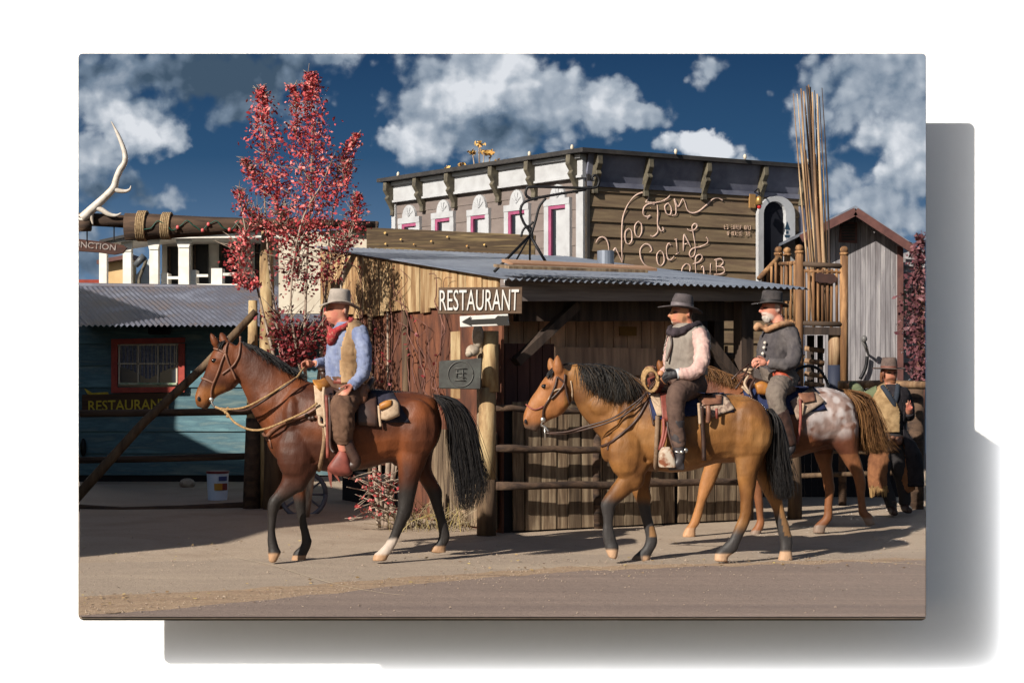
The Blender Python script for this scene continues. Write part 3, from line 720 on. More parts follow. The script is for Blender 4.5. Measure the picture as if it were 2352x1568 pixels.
# windows on the mauve front
for wx0, wx1, ax0, ax1, ya, yf in ((922, 971, 930, 960, 471, 500), (998, 1049, 1009, 1038, 459, 488), (1080, 1130, 1091, 1122, 448, 481), (1165, 1222, 1177, 1208, 436, 470), (1257, 1316, 1269, 1304, 424, 457)):
    t0, t1 = tpar(wx1, K, WL), tpar(wx0, K, WL); pm = K + WL * (t0 + t1) / 2
    zf = zat(yf, pm); za = zat(ya, pm); zb = zf - 1.35; wdt = t1 - t0; fr = wdt * .17
    wn_ = bpy.data.objects.new('window', None)
    m2 = MB()
    m2.wallbox(K, WL, NWL, t0, t1, zf - .11, zf, .02, .09)
    m2.wallbox(K, WL, NWL, t0, t0 + fr, zb, zf - .11, .02, .08); m2.wallbox(K, WL, NWL, t1 - fr, t1, zb, zf - .11, .02, .08)
    bpy.data.objects.remove(wn_)
    wo = m2.build('window', MT['white_paint'], club)
    m2 = MB(); i0, i1 = t0 + fr, t1 - fr
    m2.wallbox(K, WL, NWL, i0 , i1, zf - .17, zf - .11, .03, .075); m2.wallbox(K, WL, NWL, i1 - .065, i1, zb, zf - .17, .03, .075)
    m2.build('inner_frame', MT['pink'], wo)
    m2 = MB(); m2.wallbox(K, WL, NWL, i0, i1 - .065, zb, zf - .17, .01, .034); m2.build('blind', MT['white_paint'], wo)
    m2 = MB(); m2.wallbox(K, WL, NWL, i1 - .15, i1 - .065, zb, zf - .19, .02, .04); m2.wallbox(K, WL, NWL, i0, i1 - .15, zb, zb + .35, .02, .039); m2.build('pane', MT['glass_dark'], wo)  # dark strip beside the blind puts the reveal's shadow into colour
    m2 = MB(); q0, q1 = tpar(ax1, K, WL), tpar(ax0, K, WL); c_ = (q0 + q1) / 2; hw = (q1 - q0) / 2
    arc = [K + WL * (c_ + hw * math.cos(i * math.pi / 10)) + V(0, 0, zf + (za - zf) * math.sin(i * math.pi / 10)) + NWL * .02 for i in range(11)]
    m2.prism(arc, NWL * .05)
    for i in range(1, 5):
        an = i * math.pi / 5; m2.bar(K + WL * c_ + NWL * .075 + V(0, 0, zf + .02), K + WL * (c_ + hw * .8 * math.cos(an)) + NWL * .075 + V(0, 0, zf + (za - zf) * .8 * math.sin(an)), .015, .015)
    m2.build('arch_ornament', MT['white_paint'], wo)
# arched doorway on the brown side
def side_pt(px, py, off=0.05): return onplane(px, py, K + NWR * off, NWR)
def archpts(x0, x1, yt, yspring, yb, off):
    pts = [side_pt(x0, yb, off), side_pt(x0, yspring, off)]
    for i in range(1, 10):
        a_ = math.pi * i / 10; pts.append(side_pt((x0 + x1) / 2 - (x1 - x0) / 2 * math.cos(a_), yspring + (yt - yspring) * math.sin(a_), off))
    return pts + [side_pt(x1, yspring, off), side_pt(x1, yb, off)]
o_ = archpts(1736, 1820, 451, 492, 655, .05); i_ = archpts(1748, 1799, 463, 492, 655, .05)
m2 = MB(); n_ = len(o_)
m2.add(o_ + i_ + [p + NWR * .08 for p in o_] + [p + NWR * .08 for p in i_],
       [f for k in range(n_ - 1) for f in ((2 * n_ + k, 2 * n_ + k + 1, 3 * n_ + k + 1, 3 * n_ + k), (k, k + 1, 2 * n_ + k + 1, 2 * n_ + k), (n_ + k, n_ + k + 1, 3 * n_ + k + 1, 3 * n_ + k))])
dr = m2.build('doorway', MT['white_paint'], club)
m2 = MB(); m2.add(i_, [tuple(range(n_))]); m2.build('door_leaf', plain('door_dark', (0.012, 0.013, 0.018, 1), 0.95, 0, .05), dr, recalc=False)
m2 = MB()
for pts in ([(1808, 508), (1802, 527), (1815, 528)], [(1805, 530), (1811, 530), (1811, 537), (1805, 537)], [(1801, 539), (1815, 540), (1812, 546), (1803, 545)]):
    m2.add([side_pt(x, y, .135) for x, y in pts], [tuple(range(len(pts)))])
m2.build('tree_emblem', plain('emblem_green', A(40, 70, 90), 0.6), dr, recalc=False)
# painted wall lettering, drawn as brush strokes
def wl(x, y): return side_pt(1364.2 + .14568 * x, 416.6 + .14568 * y, .043)
strokes = [
 [(30, 970), (75, 900), (140, 880), (200, 920), (230, 1010), (240, 1110), (270, 1200), (320, 1080), (345, 1060), (390, 1150), (450, 1280)],
 [(450, 1290), (440, 1000), (450, 640), (490, 470), (560, 330), (650, 230), (760, 180), (840, 190), (860, 250), (815, 330)],
 [(550, 740), (500, 800), (500, 940), (550, 990), (600, 930), (595, 790), (550, 740)],
 [(700, 630), (650, 700), (655, 830), (710, 880), (755, 800), (750, 680), (700, 630)],
 [(840, 590), (890, 540), (840, 560), (780, 520), (790, 420), (860, 360), (960, 365)],
 [(815, 330), (960, 340), (1080, 310), (1160, 270), (1200, 220)],
 [(1000, 370), (1010, 500), (1005, 650), (1010, 780), (980, 840), (930, 870), (890, 850)],
 [(1010, 690), (1060, 780), (1100, 760), (1080, 720)],
 [(1170, 340), (1120, 400), (1150, 510), (1210, 520), (1220, 420), (1170, 340)],
 [(1230, 540), (1290, 520), (1295, 400), (1270, 280), (1330, 400), (1400, 280), (1440, 350), (1480, 460), (1560, 500), (1660, 470), (1780, 370), (1880, 280), (1960, 265), (2030, 300)],
 [(880, 1120), (915, 1080), (880, 1010), (800, 990), (735, 1070), (740, 1200), (800, 1310), (900, 1370)],
 [(1045, 1090), (995, 1160), (1010, 1290), (1060, 1330), (1110, 1260), (1095, 1140), (1045, 1090)],
 [(1220, 1010), (1180, 980), (1145, 1060), (1160, 1200), (1210, 1240), (1265, 1180)],
 [(1270, 920), (1320, 905)], [(1295, 915), (1320, 1130)], [(1290, 1150), (1350, 1120)],
 [(1410, 1100), (1420, 860), (1440, 860), (1530, 1040)], [(1430, 990), (1490, 975)],
 [(1470, 750), (1520, 780), (1590, 760), (1630, 700), (1590, 670), (1550, 720), (1570, 830), (1590, 960), (1600, 1080), (1580, 1170), (1530, 1190), (1510, 1130), (1560, 1060), (1680, 1030), (1780, 980), (1800, 920), (1770, 880)],
 [(1510, 1420), (1520, 1340), (1460, 1300), (1400, 1360), (1380, 1450)],
 [(1560, 1300), (1660, 1270), (1710, 1200), (1680, 1155), (1620, 1180), (1600, 1260), (1610, 1470)],
 [(1690, 1360), (1730, 1350), (1735, 1480)], [(1840, 1290), (1835, 1480)],
 [(1930, 1240), (1935, 1460)], [(1900, 1240), (2000, 1225), (2040, 1270), (2000, 1330), (1940, 1340)], [(1940, 1340), (2040, 1360), (2060, 1420), (2010, 1460), (1900, 1470)]]
m2 = MB()
for st in strokes:
    pts = cr([wl(*p) for p in st], 7); n_ = len(pts)
    m2.tube(pts, [.009 + .009 * abs(math.sin(i * 2.2 / n_ * math.pi)) for i in range(n_)], 6, squash=.10, up=NWR)
m2.build('wall_lettering', MT['letter_pink'], club, smooth=True)
rs2 = random.Random(2)
for row, (x0, x1, y_) in enumerate(((1664, 1726, 517), (1671, 1722, 531))):
    x = x0; m2 = MB()
    while x < x1:
        if int(x) % 31 > 4:
            for d_ in rs2.sample([((0, 0), (0, 9)), ((3, 0), (3, 9)), ((0, 0), (3, 0)), ((0, 4), (3, 4)), ((0, 9), (3, 9))], 3):
                m2.tube([side_pt(x + d_[0][0], y_ + d_[0][1] + (x - x0) * .03, .05), side_pt(x + d_[1][0] + .01, y_ + d_[1][1] + (x - x0) * .03, .05)], .006, 4)
        x += 5.2
    m2.build('small_lettering', plain('faded_paint', A(160, 136, 120, .8), .8), club)
# finials and wall lamp
for px in (934, 1236, 1334, 1530, 1688, 1830):
    if px <= 1334: p = K + WL * tpar(px, K, WL) + NWL * .2
    else: p = K + WR * tpar(px, K, WR) + NWR * .3
    p = V(p.x, p.y, ZT + .02); m2 = MB(); m2.ball(p + V(0, 0, .04), .03, .03, .05, 8, 6); m2.build('finial', MT['cream'], club, smooth=True)
lm = thing('wall_lamp', 'small brass lantern with a red tip hanging beside the arched doorway', 'lamp', side_pt(1743, 478, .3))
m2 = MB(); m2.tube(cr([side_pt(1732, 442, .06), side_pt(1742, 434, .2), side_pt(1744, 448, .3)], 5), .012, 6); m2.build('hook', MT['iron'], lm, smooth=True)
m2 = MB(); q = side_pt(1743, 457, .3); m2.tube([q + V(0, 0, .05), q + V(0, 0, .02), q - V(0, 0, .1)], [.02, .05, .065], 10); m2.build('shade', plain('brass', A(190, 150, 90), .4, .5), lm, smooth=True)
m2 = MB(); q = side_pt(1744, 474, .3); m2.ball(q, .04, .04, .05); m2.build('red_glass', plain('red_glass', A(200, 50, 50), .3), lm, smooth=True)
m2 = MB(); q = side_pt(1726, 462, .05); m2.wallbox(q, WR, NWR, -.06, .06, q.z - .12, q.z + .12, 0, .04)
tag(m2.build('wall_box', plain('ochre_box', A(170, 130, 80), .6)), 'small ochre box fixed to the brown siding below the lantern', 'box')

# ------------------------------------------------------------------ deck with peeled log railing
DY = 21.0
dk = thing('log_deck', 'raised deck of orange peeled logs with railing beside the hut', 'deck', P(1890, 1140, DY))
def lg(name, pts, r_, mt='log_orange', par=dk, n=9):
    m2 = MB(); m2.tube(pts, r_, n); return m2.build(name, MT[mt], par, smooth=True)
for px, yt, yb, Y_, r_ in ((1836, 576, 1000, DY, .052), (1939, 580, 900, DY, .052), (1788, 580, 660, DY + .9, .05), (1808, 582, 660, DY + 1.1, .045)):
    po = lg('post', [P(px, yt, Y_), P(px, (yt + yb) / 2, Y_), P(px, yb, Y_)], r_)
    m2 = MB(); m2.ball(P(px, yt - 6, Y_), .055, .055, .05, 10, 7); m2.tube([P(px, yt, Y_), P(px, yt + 6, Y_)], .06, 10); m2.build('knob', MT['log_orange'], po, smooth=True)
lg('top_rail', [P(1836, 606, DY), P(1939, 612, DY)], .035, 'wood_dark'); lg('mid_rail', [P(1836, 622, DY), P(1939, 626, DY)], .02)
lg('top_rail', [P(1788, 607, DY + .9), P(1836, 603, DY)], .03); lg('bottom_rail', [P(1788, 735, DY + .9), P(1836, 742, DY)], .03)
lg('bottom_rail', [P(1836, 742, DY), P(1939, 745, DY)], .035, 'wood_dark')
for i in range(9):
    x = 1847 + i * 10.6; lg('baluster', [P(x, 618, DY), P(x + rs.uniform(-1.5, 1.5), 745 + rs.uniform(-6, 12), DY)], .019, n=7)
for i in range(4):
    x = 1796 + i * 10; Y_ = DY + .75 - i * .2; lg('baluster', [P(x, 606, Y_), P(x, 738, Y_)], .022, n=7)
m2 = MB(); m2.prism([P(1788, 750, DY + 1.0), P(1836, 750, DY - .02), P(1945, 752, DY - .02), P(1945, 752, DY + 1.4)], (0, 0, -.1)); m2.build('floor', MT['wood_darkv'], dk)
lg('handrail', [P(1743, 640, DY + .6), P(1788, 592, DY + .85)], .035)
for i in range(4): x = 1752 + i * 10; lg('baluster', [P(x, 632 - i * 10, DY + .7), P(x, 665, DY + .7)], .018, n=6)
lg('lower_post', [P(1917, 755, DY + .1), P(1917, 842, DY + .1)], .085, 'pole_tan', n=14); m2 = MB(); m2.tube([P(1917, 838, DY + .1), P(1917, 1000, DY + .1)], .09, 14); m2.build('wrapped_foot', plain('dark_wrap', (0.015, 0.02, 0.04, 1), .7), dk, smooth=True)
lg('stair_post', [P(1862, 770, DY + .5), P(1862, 1000, DY + .5)], .05, 'wood_darkv')
for y in (800, 828, 858, 880): lg('rung', [P(1848, y, DY + .3), P(1893, y + 6, DY + .3)], .035, 'pole_tan', n=7)
lg('side_pole', [P(1884, 770, DY + .6), P(1884, 1000, DY + .6)], .04, 'wood_darkv')
for i in range(4): lg('stair_baluster', [P(1640 + i * 14, 762 + i * 16, 19.6), P(1640 + i * 14, 860 - abs(i - 2) * 10, 19.6)], .022, n=7)
lg('stair_rail', [P(1622, 815, 19.5), P(1700, 818, 19.5)], .04, 'wood_darkv')
# carved dark bear shaped board on the railing
m2 = MB(); m2.prism([P(x, y, DY - .06) for x, y in [(1874, 628), (1874, 646), (1884, 650), (1900, 650), (1908, 653), (1922, 648), (1924, 638), (1914, 628), (1895, 629), (1884, 625)]], (0, .04, 0))
tag(m2.build('carved_board', surf('carved', A(74, 46, 38), A(50, 30, 28), .8, (9, 9, 9), bump=.4), bevel=.005), 'dark brown carved animal shaped board hung on the log railing', 'carving')
for x, y in ((1879, 613), (1891, 615), (1902, 616), (1913, 615), (1878, 656), (1890, 657), (1913, 657)):
    pass
# ------------------------------------------------------------------ bundle of tall poles
pb_pts = [(1822, 215, 1868), (1831, 216, 1872), (1840, 204, 1876), (1846, 210, 1880), (1853, 198, 1884), (1857, 195, 1888), (1861, 200, 1891), (1866, 212, 1894), (1871, 208, 1897), (1877, 216, 1899), (1882, 222, 1902), (1888, 202, 1906), (1838, 330, 1874), (1850, 345, 1882), (1862, 340, 1893), (1872, 352, 1900)]
for i, (xt, yt, xb) in enumerate(pb_pts):
    m2 = MB(); Y_ = DY + .45 + rs.uniform(-.12, .12); k = 5; top = P(xt, yt, Y_ - .1); bot = P(xb, 742, Y_)
    bow = rs.uniform(-.03, .03); pts = [bot.lerp(top, j / k) + V(bow * math.sin(j / k * math.pi), 0, 0) for j in range(k + 1)]
    r0 = .034 if i not in (0, 11, 10, 1, 8) else .018
    m2.tube(pts, [r0 * (1 - .72 * j / k) for j in range(k + 1)], 8)
    o_ = m2.build('long_pole', MT['pole_tan'] if i not in (4, 11, 8) else MT['wood_darkv'], smooth=True)
    tag(o_, 'one of the long peeled poles leaning together in a tall bundle on the deck', 'pole', 'long poles bundled on the deck')
# ------------------------------------------------------------------ grey barn
BY = 27.0
bn = thing('grey_barn', 'grey vertical board barn with maroon gable trim and a louvred vent', 'barn', P(1990, 1080, BY))
pk, le, re_ = (1963, 490), (1880, 532), (2070, 556)
m2 = MB(); xs = 1850
k = 0
while xs < 2069:
    w_ = 11.5; x1 = min(xs + w_, 2069)
    def yt(x): return 488 + (1965 - x) * .5 if x < 1965 else 488 + (x - 1965) * .62
    m2.prism([P(xs + .4, 1085, BY), P(x1 - .4, 1085, BY), P(x1 - .4, yt(x1), BY), P(xs + .4, yt(xs), BY)], (0, .04 + .012 * (k % 2), 0)); xs = x1; k += 1
m2.build('wall', MT['barn_grey'], bn)
m2 = MB(); m2.prism([P(1850, 1085, BY + .06), P(2068, 1085, BY + .06), P(2068, 552, BY + .06), P(1965, 489, BY + .06), P(1850, 545, BY + .06)], (0, .05, 0)); m2.build('wall_core', MT['shade_black'], bn)
m2 = MB(); d_ = 5.0
for a_, b_ in (((1965, 479), (1840, 541)), ((1965, 479), (2106, 572))):
    p, q = P(*a_, BY - .45), P(*b_, BY - .45); m2.prism([p, q, q + V(0, d_, 0), p + V(0, d_, 0)], (0, 0, .05))
m2.build('roof', MT['metal_roof'], bn)
m2 = MB()
for a_, b_ in (((1965, 486), (1840, 548)), ((1965, 486), (2106, 579))):
    m2.bar(P(*a_, BY - .47), P(*b_, BY - .47), .05, .13)
m2.build('gable_trim', MT['maroon'], bn)
vt = MB(); vt.prism([P(1927, 556, BY - .03), P(1969, 558, BY - .03), P(1969, 510, BY - .03), P(1930, 510, BY - .03)], (0, .03, 0)); vo = vt.build('vent', MT['maroon'], bn)
m2 = MB()
for i in range(6): m2.bar(P(1933, 517 + i * 6.6, BY - .05), P(1964, 517 + i * 6.6, BY - .05), .02, .03)
m2.build('louvre', MT['dark_trim'], vo)
m2 = MB(); m2.wallbox(P(2066, 900, BY), (1, 0, 0), (0, -1, 0), -.04, .05, 0.05, P(2066, 566, BY).z, .0, .06); m2.build('corner_board', MT['maroon'], bn)
# annex right of the barn
ax = thing('barn_annex', 'low grey board annex with a dark window right of the grey barn', 'building', P(2110, 1070, BY + 1.2))
m2 = MB(); m2.prism([P(2060, 1080, BY + 1.2), P(2190, 1080, BY + 1.2), P(2190, 575, BY + 1.2), P(2060, 575, BY + 1.2)], (0, .1, 0)); m2.build('wall', MT['barn_grey'], ax, trim='LR')
m2 = MB(); m2.prism([P(2078, 728, BY + 1.17), P(2106, 724, BY + 1.17), P(2100, 670, BY + 1.17), P(2076, 655, BY + 1.17)], (0, .03, 0)); m2.build('window', MT['glass_dark'], ax)
for y in (765, 838): m2 = MB(); m2.bar(P(2068, y, BY + 1.1), P(2190, y + 2, BY + 1.1), .06, .08); m2.build('cross_rail', MT['maroon'], ax, trim='LR')
for i in range(5): m2 = MB(); m2.bar(P(2075, 590 + i * 16, BY + 1.12), P(2190, 600 + i * 16, BY + 1.12), .03, .06); m2.build('roof_batten', MT['barn_grey'], ax, trim='LR')
m2 = MB(); m2.tube([P(1983, 782, BY - .4), P(1990, 800, BY - .3), P(1995, 815, BY)], [.04, .03, .02], 8); m2.ball(P(1985, 778, BY - .5), .05, .05, .06)
tag(m2.build('barn_lamp', plain('lamp_grey', A(110, 108, 108), .5), smooth=True), 'small grey flood lamp fixed on the barn wall', 'lamp')
m2 = MB(); m2.tube(cr([P(1992, 818, BY - .1), P(1988, 845, BY - .1), P(1976, 870, BY - .1)], 5), .03, 7)
tag(m2.build('dark_hose', MT['iron'], smooth=True), 'black bent pipe hanging down the grey barn wall', 'pipe')

# ------------------------------------------------------------------ boards coloured near-black for porch shade, and rails, at the right
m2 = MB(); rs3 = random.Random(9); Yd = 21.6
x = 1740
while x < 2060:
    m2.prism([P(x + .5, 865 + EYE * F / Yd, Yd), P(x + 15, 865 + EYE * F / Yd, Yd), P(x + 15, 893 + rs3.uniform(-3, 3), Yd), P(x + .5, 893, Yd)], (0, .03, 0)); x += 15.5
tag(m2.build('shade_fence', MT['shade_black']), 'low board fence behind the spotted horse, shade put in as near-black colour', 'fence')
fr_ = thing('hitching_rail', 'weathered hitching rail with pale top pole behind the standing man', 'fence', G(2020, 1178))
lgf = lambda n_, pts, r_, mt: (lambda m2: (m2.tube(pts, r_, 9), m2.build(n_, MT[mt], fr_, smooth=True, trim='R')))(MB())
lgf('top_pole', [P(1925, 884, 19.6), P(2050, 882, 19.4), P(2150, 886, 19.2)], .05, 'pole_tan')
lgf('rail', [P(1740, 1096, 19.7), P(1900, 1090, 19.6), P(2060, 1085, 19.4)], .03, 'log_old')
lgf('rail', [P(1835, 1035, 19.8), P(1990, 1040, 19.6)], .02, 'log_old')
lgf('rail', [P(1800, 935, 19.8), P(1990, 935, 19.6)], .02, 'log_bark')
m2 = MB(); b_ = G(2103, 1168); m2.tube([b_, b_ + V(0, 0, .7), b_ + V(0, 0, 1.46)], .10, 12); m2.build('post', MT['log_bark'], fr_, smooth=True, trim='R')
m2 = MB(); b_ = G(1935, 1160); m2.tube([b_, b_ + V(0, 0, 1.44)], .05, 9); m2.build('post', MT['log_bark'], fr_, smooth=True)
# ------------------------------------------------------------------ teal restaurant shed at the left
TY = 24.8
td = thing('teal_shed', 'teal clapboard shed with corrugated roof and red framed window', 'shed', P(400, 1105, TY))
TX0, TX1 = gx(150, TY), gx(760, TY)
m2 = MB(); m2.prism([(TX0, TY, .12), (TX0, TY + 2.6, .12), (TX0, TY + 2.6, 3.06), (TX0, TY, 2.52)], (TX1 - TX0, 0, 0)); m2.build('wall', MT['teal'], td, trim='L')
siding('siding', V(TX0, TY, 0), V(1, 0, 0), V(0, -1, 0), TX1 - TX0, .1, 2.52, .335, .03, MT['teal'], td, trim='L')
m2 = MB(); m2.box(TX0, TX1, TY - .01, TY + .02, .0, .1); m2.build('skirt_shade', MT['shade_black'], td, trim='L')  # near-black strip standing in for shade under the wall
zr, ze = 1.6 + 207 * 27.4 / F, 1.6 + 117 * 23.9 / F
L_ = 8.2
corrugated(lambda s: (V(gx(183, 27.4) - 2.4 + s, 27.4, zr), V(gx(183, 27.4) - 2.4 + s + 1.5, 23.9, ze)), None, L_, None, None, .017, .085, 'roof', MT['metal_old'], td, trim='L')
m2 = MB(); m2.tube([V(gx(170, 27.4), 27.4, zr + .02), V(gx(790, 27.4), 27.4, zr - .05)], .045, 8); m2.build('ridge_cap', MT['metal_old'], td, trim='L', smooth=True)
def tp(px, py, off=0.0): return P(px, py, TY - off)
m2 = MB(); wf = [(257, 897), (425, 893), (425, 775), (257, 779)]
for a_, b_ in (((257, 779), (425, 775)), ((257, 890), (425, 888))): m2.prism([tp(a_[0], a_[1] + 12, .06), tp(b_[0], b_[1] + 12, .06), tp(*b_, .06), tp(*a_, .06)], (0, -.05, 0))
for x in (257, 411): m2.prism([tp(x, 890, .06), tp(x + 14, 890, .06), tp(x + 14, 789, .06), tp(x, 789, .06)], (0, -.045, 0))
wo = m2.build('window', MT['red_trim'], td)
m2 = MB(); m2.prism([tp(271, 890, .02), tp(411, 890, .02), tp(411, 789, .02), tp(271, 789, .02)], (0, -.03, 0)); m2.build('pane', plain('pane_blue', (0.03, 0.04, 0.06, 1), .15, 0, .6), wo)
m2 = MB()
for x in (274, 318, 363, 406): m2.bar(tp(x, 886, .075), tp(x, 791, .075), .022, .022)
for y in (792, 835, 884): m2.bar(tp(271, y, .075), tp(410, y, .075), .022, .02)
m2.build('muntin', MT['cream'], wo)
m2 = MB(); n_ = 26
for side in (0, 1):
    top, bot = [], []
    for i in range(n_ + 1):
        f = i / n_; x = 273 + 68 * f if side == 0 else 407 - 68 * f
        yb = 868 - 46 * (1 - abs(1 - f * 1.2)) ** .8 * (f) if False else 842 + 30 * f ** 1.5
        top.append(tp(x, 790, .055 + .008 * math.sin(i * 1.9))); bot.append(tp(x, yb, .055 + .012 * math.sin(i * 1.9)))
    m2.add(top + bot, [(i, i + 1, n_ + 2 + i, n_ + 1 + i) for i in range(n_)])
m2.build('lace_curtain', surf('lace', A(150, 156, 178), A(96, 100, 124), .9, (30, 30, 30)), wo, recalc=False)
m2 = MB(); m2.bar(tp(276, 881, .1), tp(406, 881, .1), .03, .03); m2.build('garland', surf('garland', A(120, 160, 120), A(220, 220, 200), .8, (20, 20, 20)), wo)
ts = thing('restaurant_board', 'dark brown board with yellow RESTAURANT letters and a yellow arrow on the teal shed', 'sign', tp(290, 945, .08))
m2 = MB(); m2.prism([tp(190, 947, .08), tp(388, 938, .08), tp(388, 902, .08), tp(190, 906, .08)], (0, -.04, 0)); m2.build('sign_board', surf('board_brown', A(100, 70, 46), A(70, 48, 34), .8, HS), ts)
text_on('lettering', 'RESTAURANT', tp(203, 944, .125), tp(386, 940, .125), tp(203, 920, .125), tp(386, 915, .125), (0, -1, 0), .004, MT['letter_yellow'], ts)
m2 = MB(); flat(m2, [(193, 891), (204, 897), (212, 902), (248, 900), (250, 907), (210, 909), (200, 903)], TY - .09, 0); m2.build('arrow', MT['letter_yellow'], ts, recalc=False)
m2 = MB(); m2.prism([tp(343, 768, .08), tp(392, 768, .08), tp(394, 752, .08), tp(341, 752, .08)], (0, -.1, 0))
tag(m2.build('speaker_box', MT['shade_black'], bevel=.02), 'small black box under the eave above the red window', 'box')
m2 = MB(); m2.ball(tp(191, 1027, .1), .05, .05, .14, 10, 8); tag(m2.build('hanging_bag', MT['iron'], smooth=True), 'small dark bag hanging on the teal wall at the left edge', 'bag')
# paint bucket
pbk = thing('paint_bucket', 'white paint bucket with coloured label beside the dark gate post', 'bucket', G(500, 1147))
c = Vector(pbk.location); 
m2 = MB(); m2.tube([c, c + V(0, 0, .30), c + V(0, 0, .36)], [.125, .14, .142], 22); m2.build('pail', plain('pail_white', A(190, 210, 236, 1.1), .4), pbk, smooth=False)
m2 = MB(); m2.tube([c + V(0, 0, .345), c + V(0, 0, .375)], .15, 22); m2.build('lid', plain('pail_red', A(120, 40, 50), .5), pbk)
m2 = MB()
for z0, z1, a0, a1, m_ in ((.24, .31, -70, -20, 0), (.12, .22, -95, -25, 1)):
    pass
for nm, z0, z1, a0, a1, colr in (('label', .25, .31, -75, -25, A(60, 80, 150)), ('label', .13, .22, -98, -55, A(200, 150, 50)), ('label', .13, .22, -55, -20, A(130, 40, 40))):
    m2 = MB(); pts = []
    for i in range(7):
        an = R(a0 + (a1 - a0) * i / 6); r_ = .145
        pts.append((c + V(r_ * math.cos(an), r_ * math.sin(an), z0), c + V(r_ * math.cos(an), r_ * math.sin(an), z1)))
    for i in range(6): m2.quad(pts[i][0], pts[i + 1][0], pts[i + 1][1], pts[i][1])
    m2.build(nm, plain('label_' + str(int(a0)) + str(int(z0 * 100)), colr, .5), pbk, recalc=False)
m2 = MB(); p = G(430, 1118); m2.ball(p + V(0, 0, .05), .12, .1, .08, 12, 8); tag(m2.build('pink_rock', MT['stone'], smooth=True), 'rounded pinkish rock at the foot of the teal shed', 'rock')
# ------------------------------------------------------------------ white veranda building far left
VY = 30.0
vb = thing('veranda_building', 'white two storey building with columned veranda above the corrugated roof', 'building', P(420, 1060, VY))
m2 = MB(); m2.prism([P(372, 1060, VY + 1), P(660, 1060, VY + 1), P(660, 545, VY + 1), P(372, 552, VY + 1)], (0, .3, 0)); m2.build('wall', MT['white_bright'], vb)
for x0, x1, yt_ in ((384, 413, 566), (442, 478, 556), (503, 545, 548), (585, 615, 548)):
    m2 = MB(); m2.prism([P(x0, 656, VY + .95), P(x1, 656, VY + .95), P(x1, yt_, VY + .95), P(x0, yt_, VY + .95)], (0, .06, 0)); do = m2.build('door', plain('door_black', (0.012, 0.012, 0.014, 1), .5), vb)
    m2 = MB(); m2.bar(P(x0 + 6, 655, VY + .93), P(x0 + 6, yt_ + 5, VY + .93), .05, .03); m2.build('door_frame', MT['wood_dark'], do)
for x, yt_, w_ in ((244, 585, 17), (299, 552, 19), (360, 548, 20), (428, 544, 24)):
    m2 = MB(); Y_ = VY - .3 + (x - 244) * .0; wv = w_ / 2 * VY / F
    m2.box(gx(x, VY) - wv, gx(x, VY) + wv, VY - .25, VY - .25 + 2 * wv, 0, P(0, yt_ - 10, VY).z)
    if x > 250:
        z_ = P(0, yt_, VY).z
        m2.prism([V(gx(x, VY) - wv, VY - .27, z_ - .22), V(gx(x, VY) + wv, VY - .27, z_ - .22), V(gx(x, VY) + wv * 1.9, VY - .27, z_ + .06), V(gx(x, VY) - wv * 1.9, VY - .27, z_ + .06)], (0, .1, 0))
    m2.build('column', MT['white_bright'], vb)
m2 = MB(); m2.prism([P(232, 556, VY - .4), P(330, 534, VY - .4), P(660, 528, VY - .4), P(660, 545, VY - .4), P(330, 548, VY - .4), P(232, 562, VY - .4)], (0, 1.4, 0)); m2.build('eave', MT['white_bright'], vb)
m2 = MB(); m2.prism([P(228, 551, VY - .5), P(330, 529, VY - .5), P(660, 522, VY - .5), P(660, 529, VY - .5), P(330, 536, VY - .5), P(228, 557, VY - .5)], (0, 1.6, 0)); m2.build('roof', MT['dark_trim'], vb)
for x0, x1, yt_ in ((370, 386, 627), (433, 450, 620), (485, 510, 616)):
    m2 = MB(); m2.prism([P(x0, 656, VY - .1), P(x1, 656, VY - .1), P(x1, yt_, VY - .1), P(x0, yt_, VY - .1)], (0, .3, 0)); m2.build('railing_pier', MT['white_bright'], vb)
m2 = MB()
for x0, x1, y in ((386, 412, 638), (450, 478, 633), (512, 545, 630), (420, 560, 655)): m2.bar(P(x0, y, VY - .1), P(x1, y, VY - .1), .04, .05)
m2.build('railing', MT['white_bright'], vb)
yb_ = thing('yellow_house', 'small pale yellow house with dark roof edge behind the white columns', 'building', P(270, 1040, 32.5))
m2 = MB(); m2.prism([P(228, 1040, 32.5), P(300, 1040, 32.5), P(300, 590, 32.5), P(228, 600, 32.5)], (0, .5, 0)); m2.build('wall', MT['yellow_wall'], yb_)
m2 = MB(); m2.prism([P(222, 606, 32.3), P(300, 592, 32.3), P(300, 583, 32.3), P(222, 597, 32.3)], (0, .8, 0)); m2.build('roof', MT['maroon'], yb_)
m2 = MB(); m2.prism([P(150, 900, 32.8), P(228, 900, 32.8), P(228, 642, 32.8), P(150, 642, 32.8)], (0, .3, 0))
tag(m2.build('red_wall', surf('red_brick', A(170, 70, 50), A(130, 50, 40), .8, (6, 6, 6)), trim='L'), 'low red wall at the left edge above the corrugated roof', 'wall')
m2 = MB(); m2.prism([P(306, 1040, 32.9), P(360, 1040, 32.9), P(360, 598, 32.9), P(345, 590, 32.9), P(306, 640, 32.9)], (0, .3, 0))
tag(m2.build('blue_house', surf('pale_blue', A(196, 204, 206, 1.3), A(170, 180, 186, 1.3), .8, (5, 5, 5))), 'pale blue gabled house seen between two white columns', 'building')
sl = thing('street_lamp', 'grey street lamp with a tilted long head between the white columns', 'street lamp', P(317, 900, 31.8))
m2 = MB(); m2.tube([P(312, 900, 31.8), P(320, 640, 31.8), P(333, 606, 31.8), P(336, 596, 31.8)], .035, 7); m2.build('pole', MT['olive_trim'], sl, smooth=True)
m2 = MB(); m2.tube([P(311, 610, 31.6), P(332, 588, 31.6)], [.06, .075], 8); m2.build('lamp_head', plain('lamp_grey_head', A(90, 94, 98), .5), sl, smooth=True)

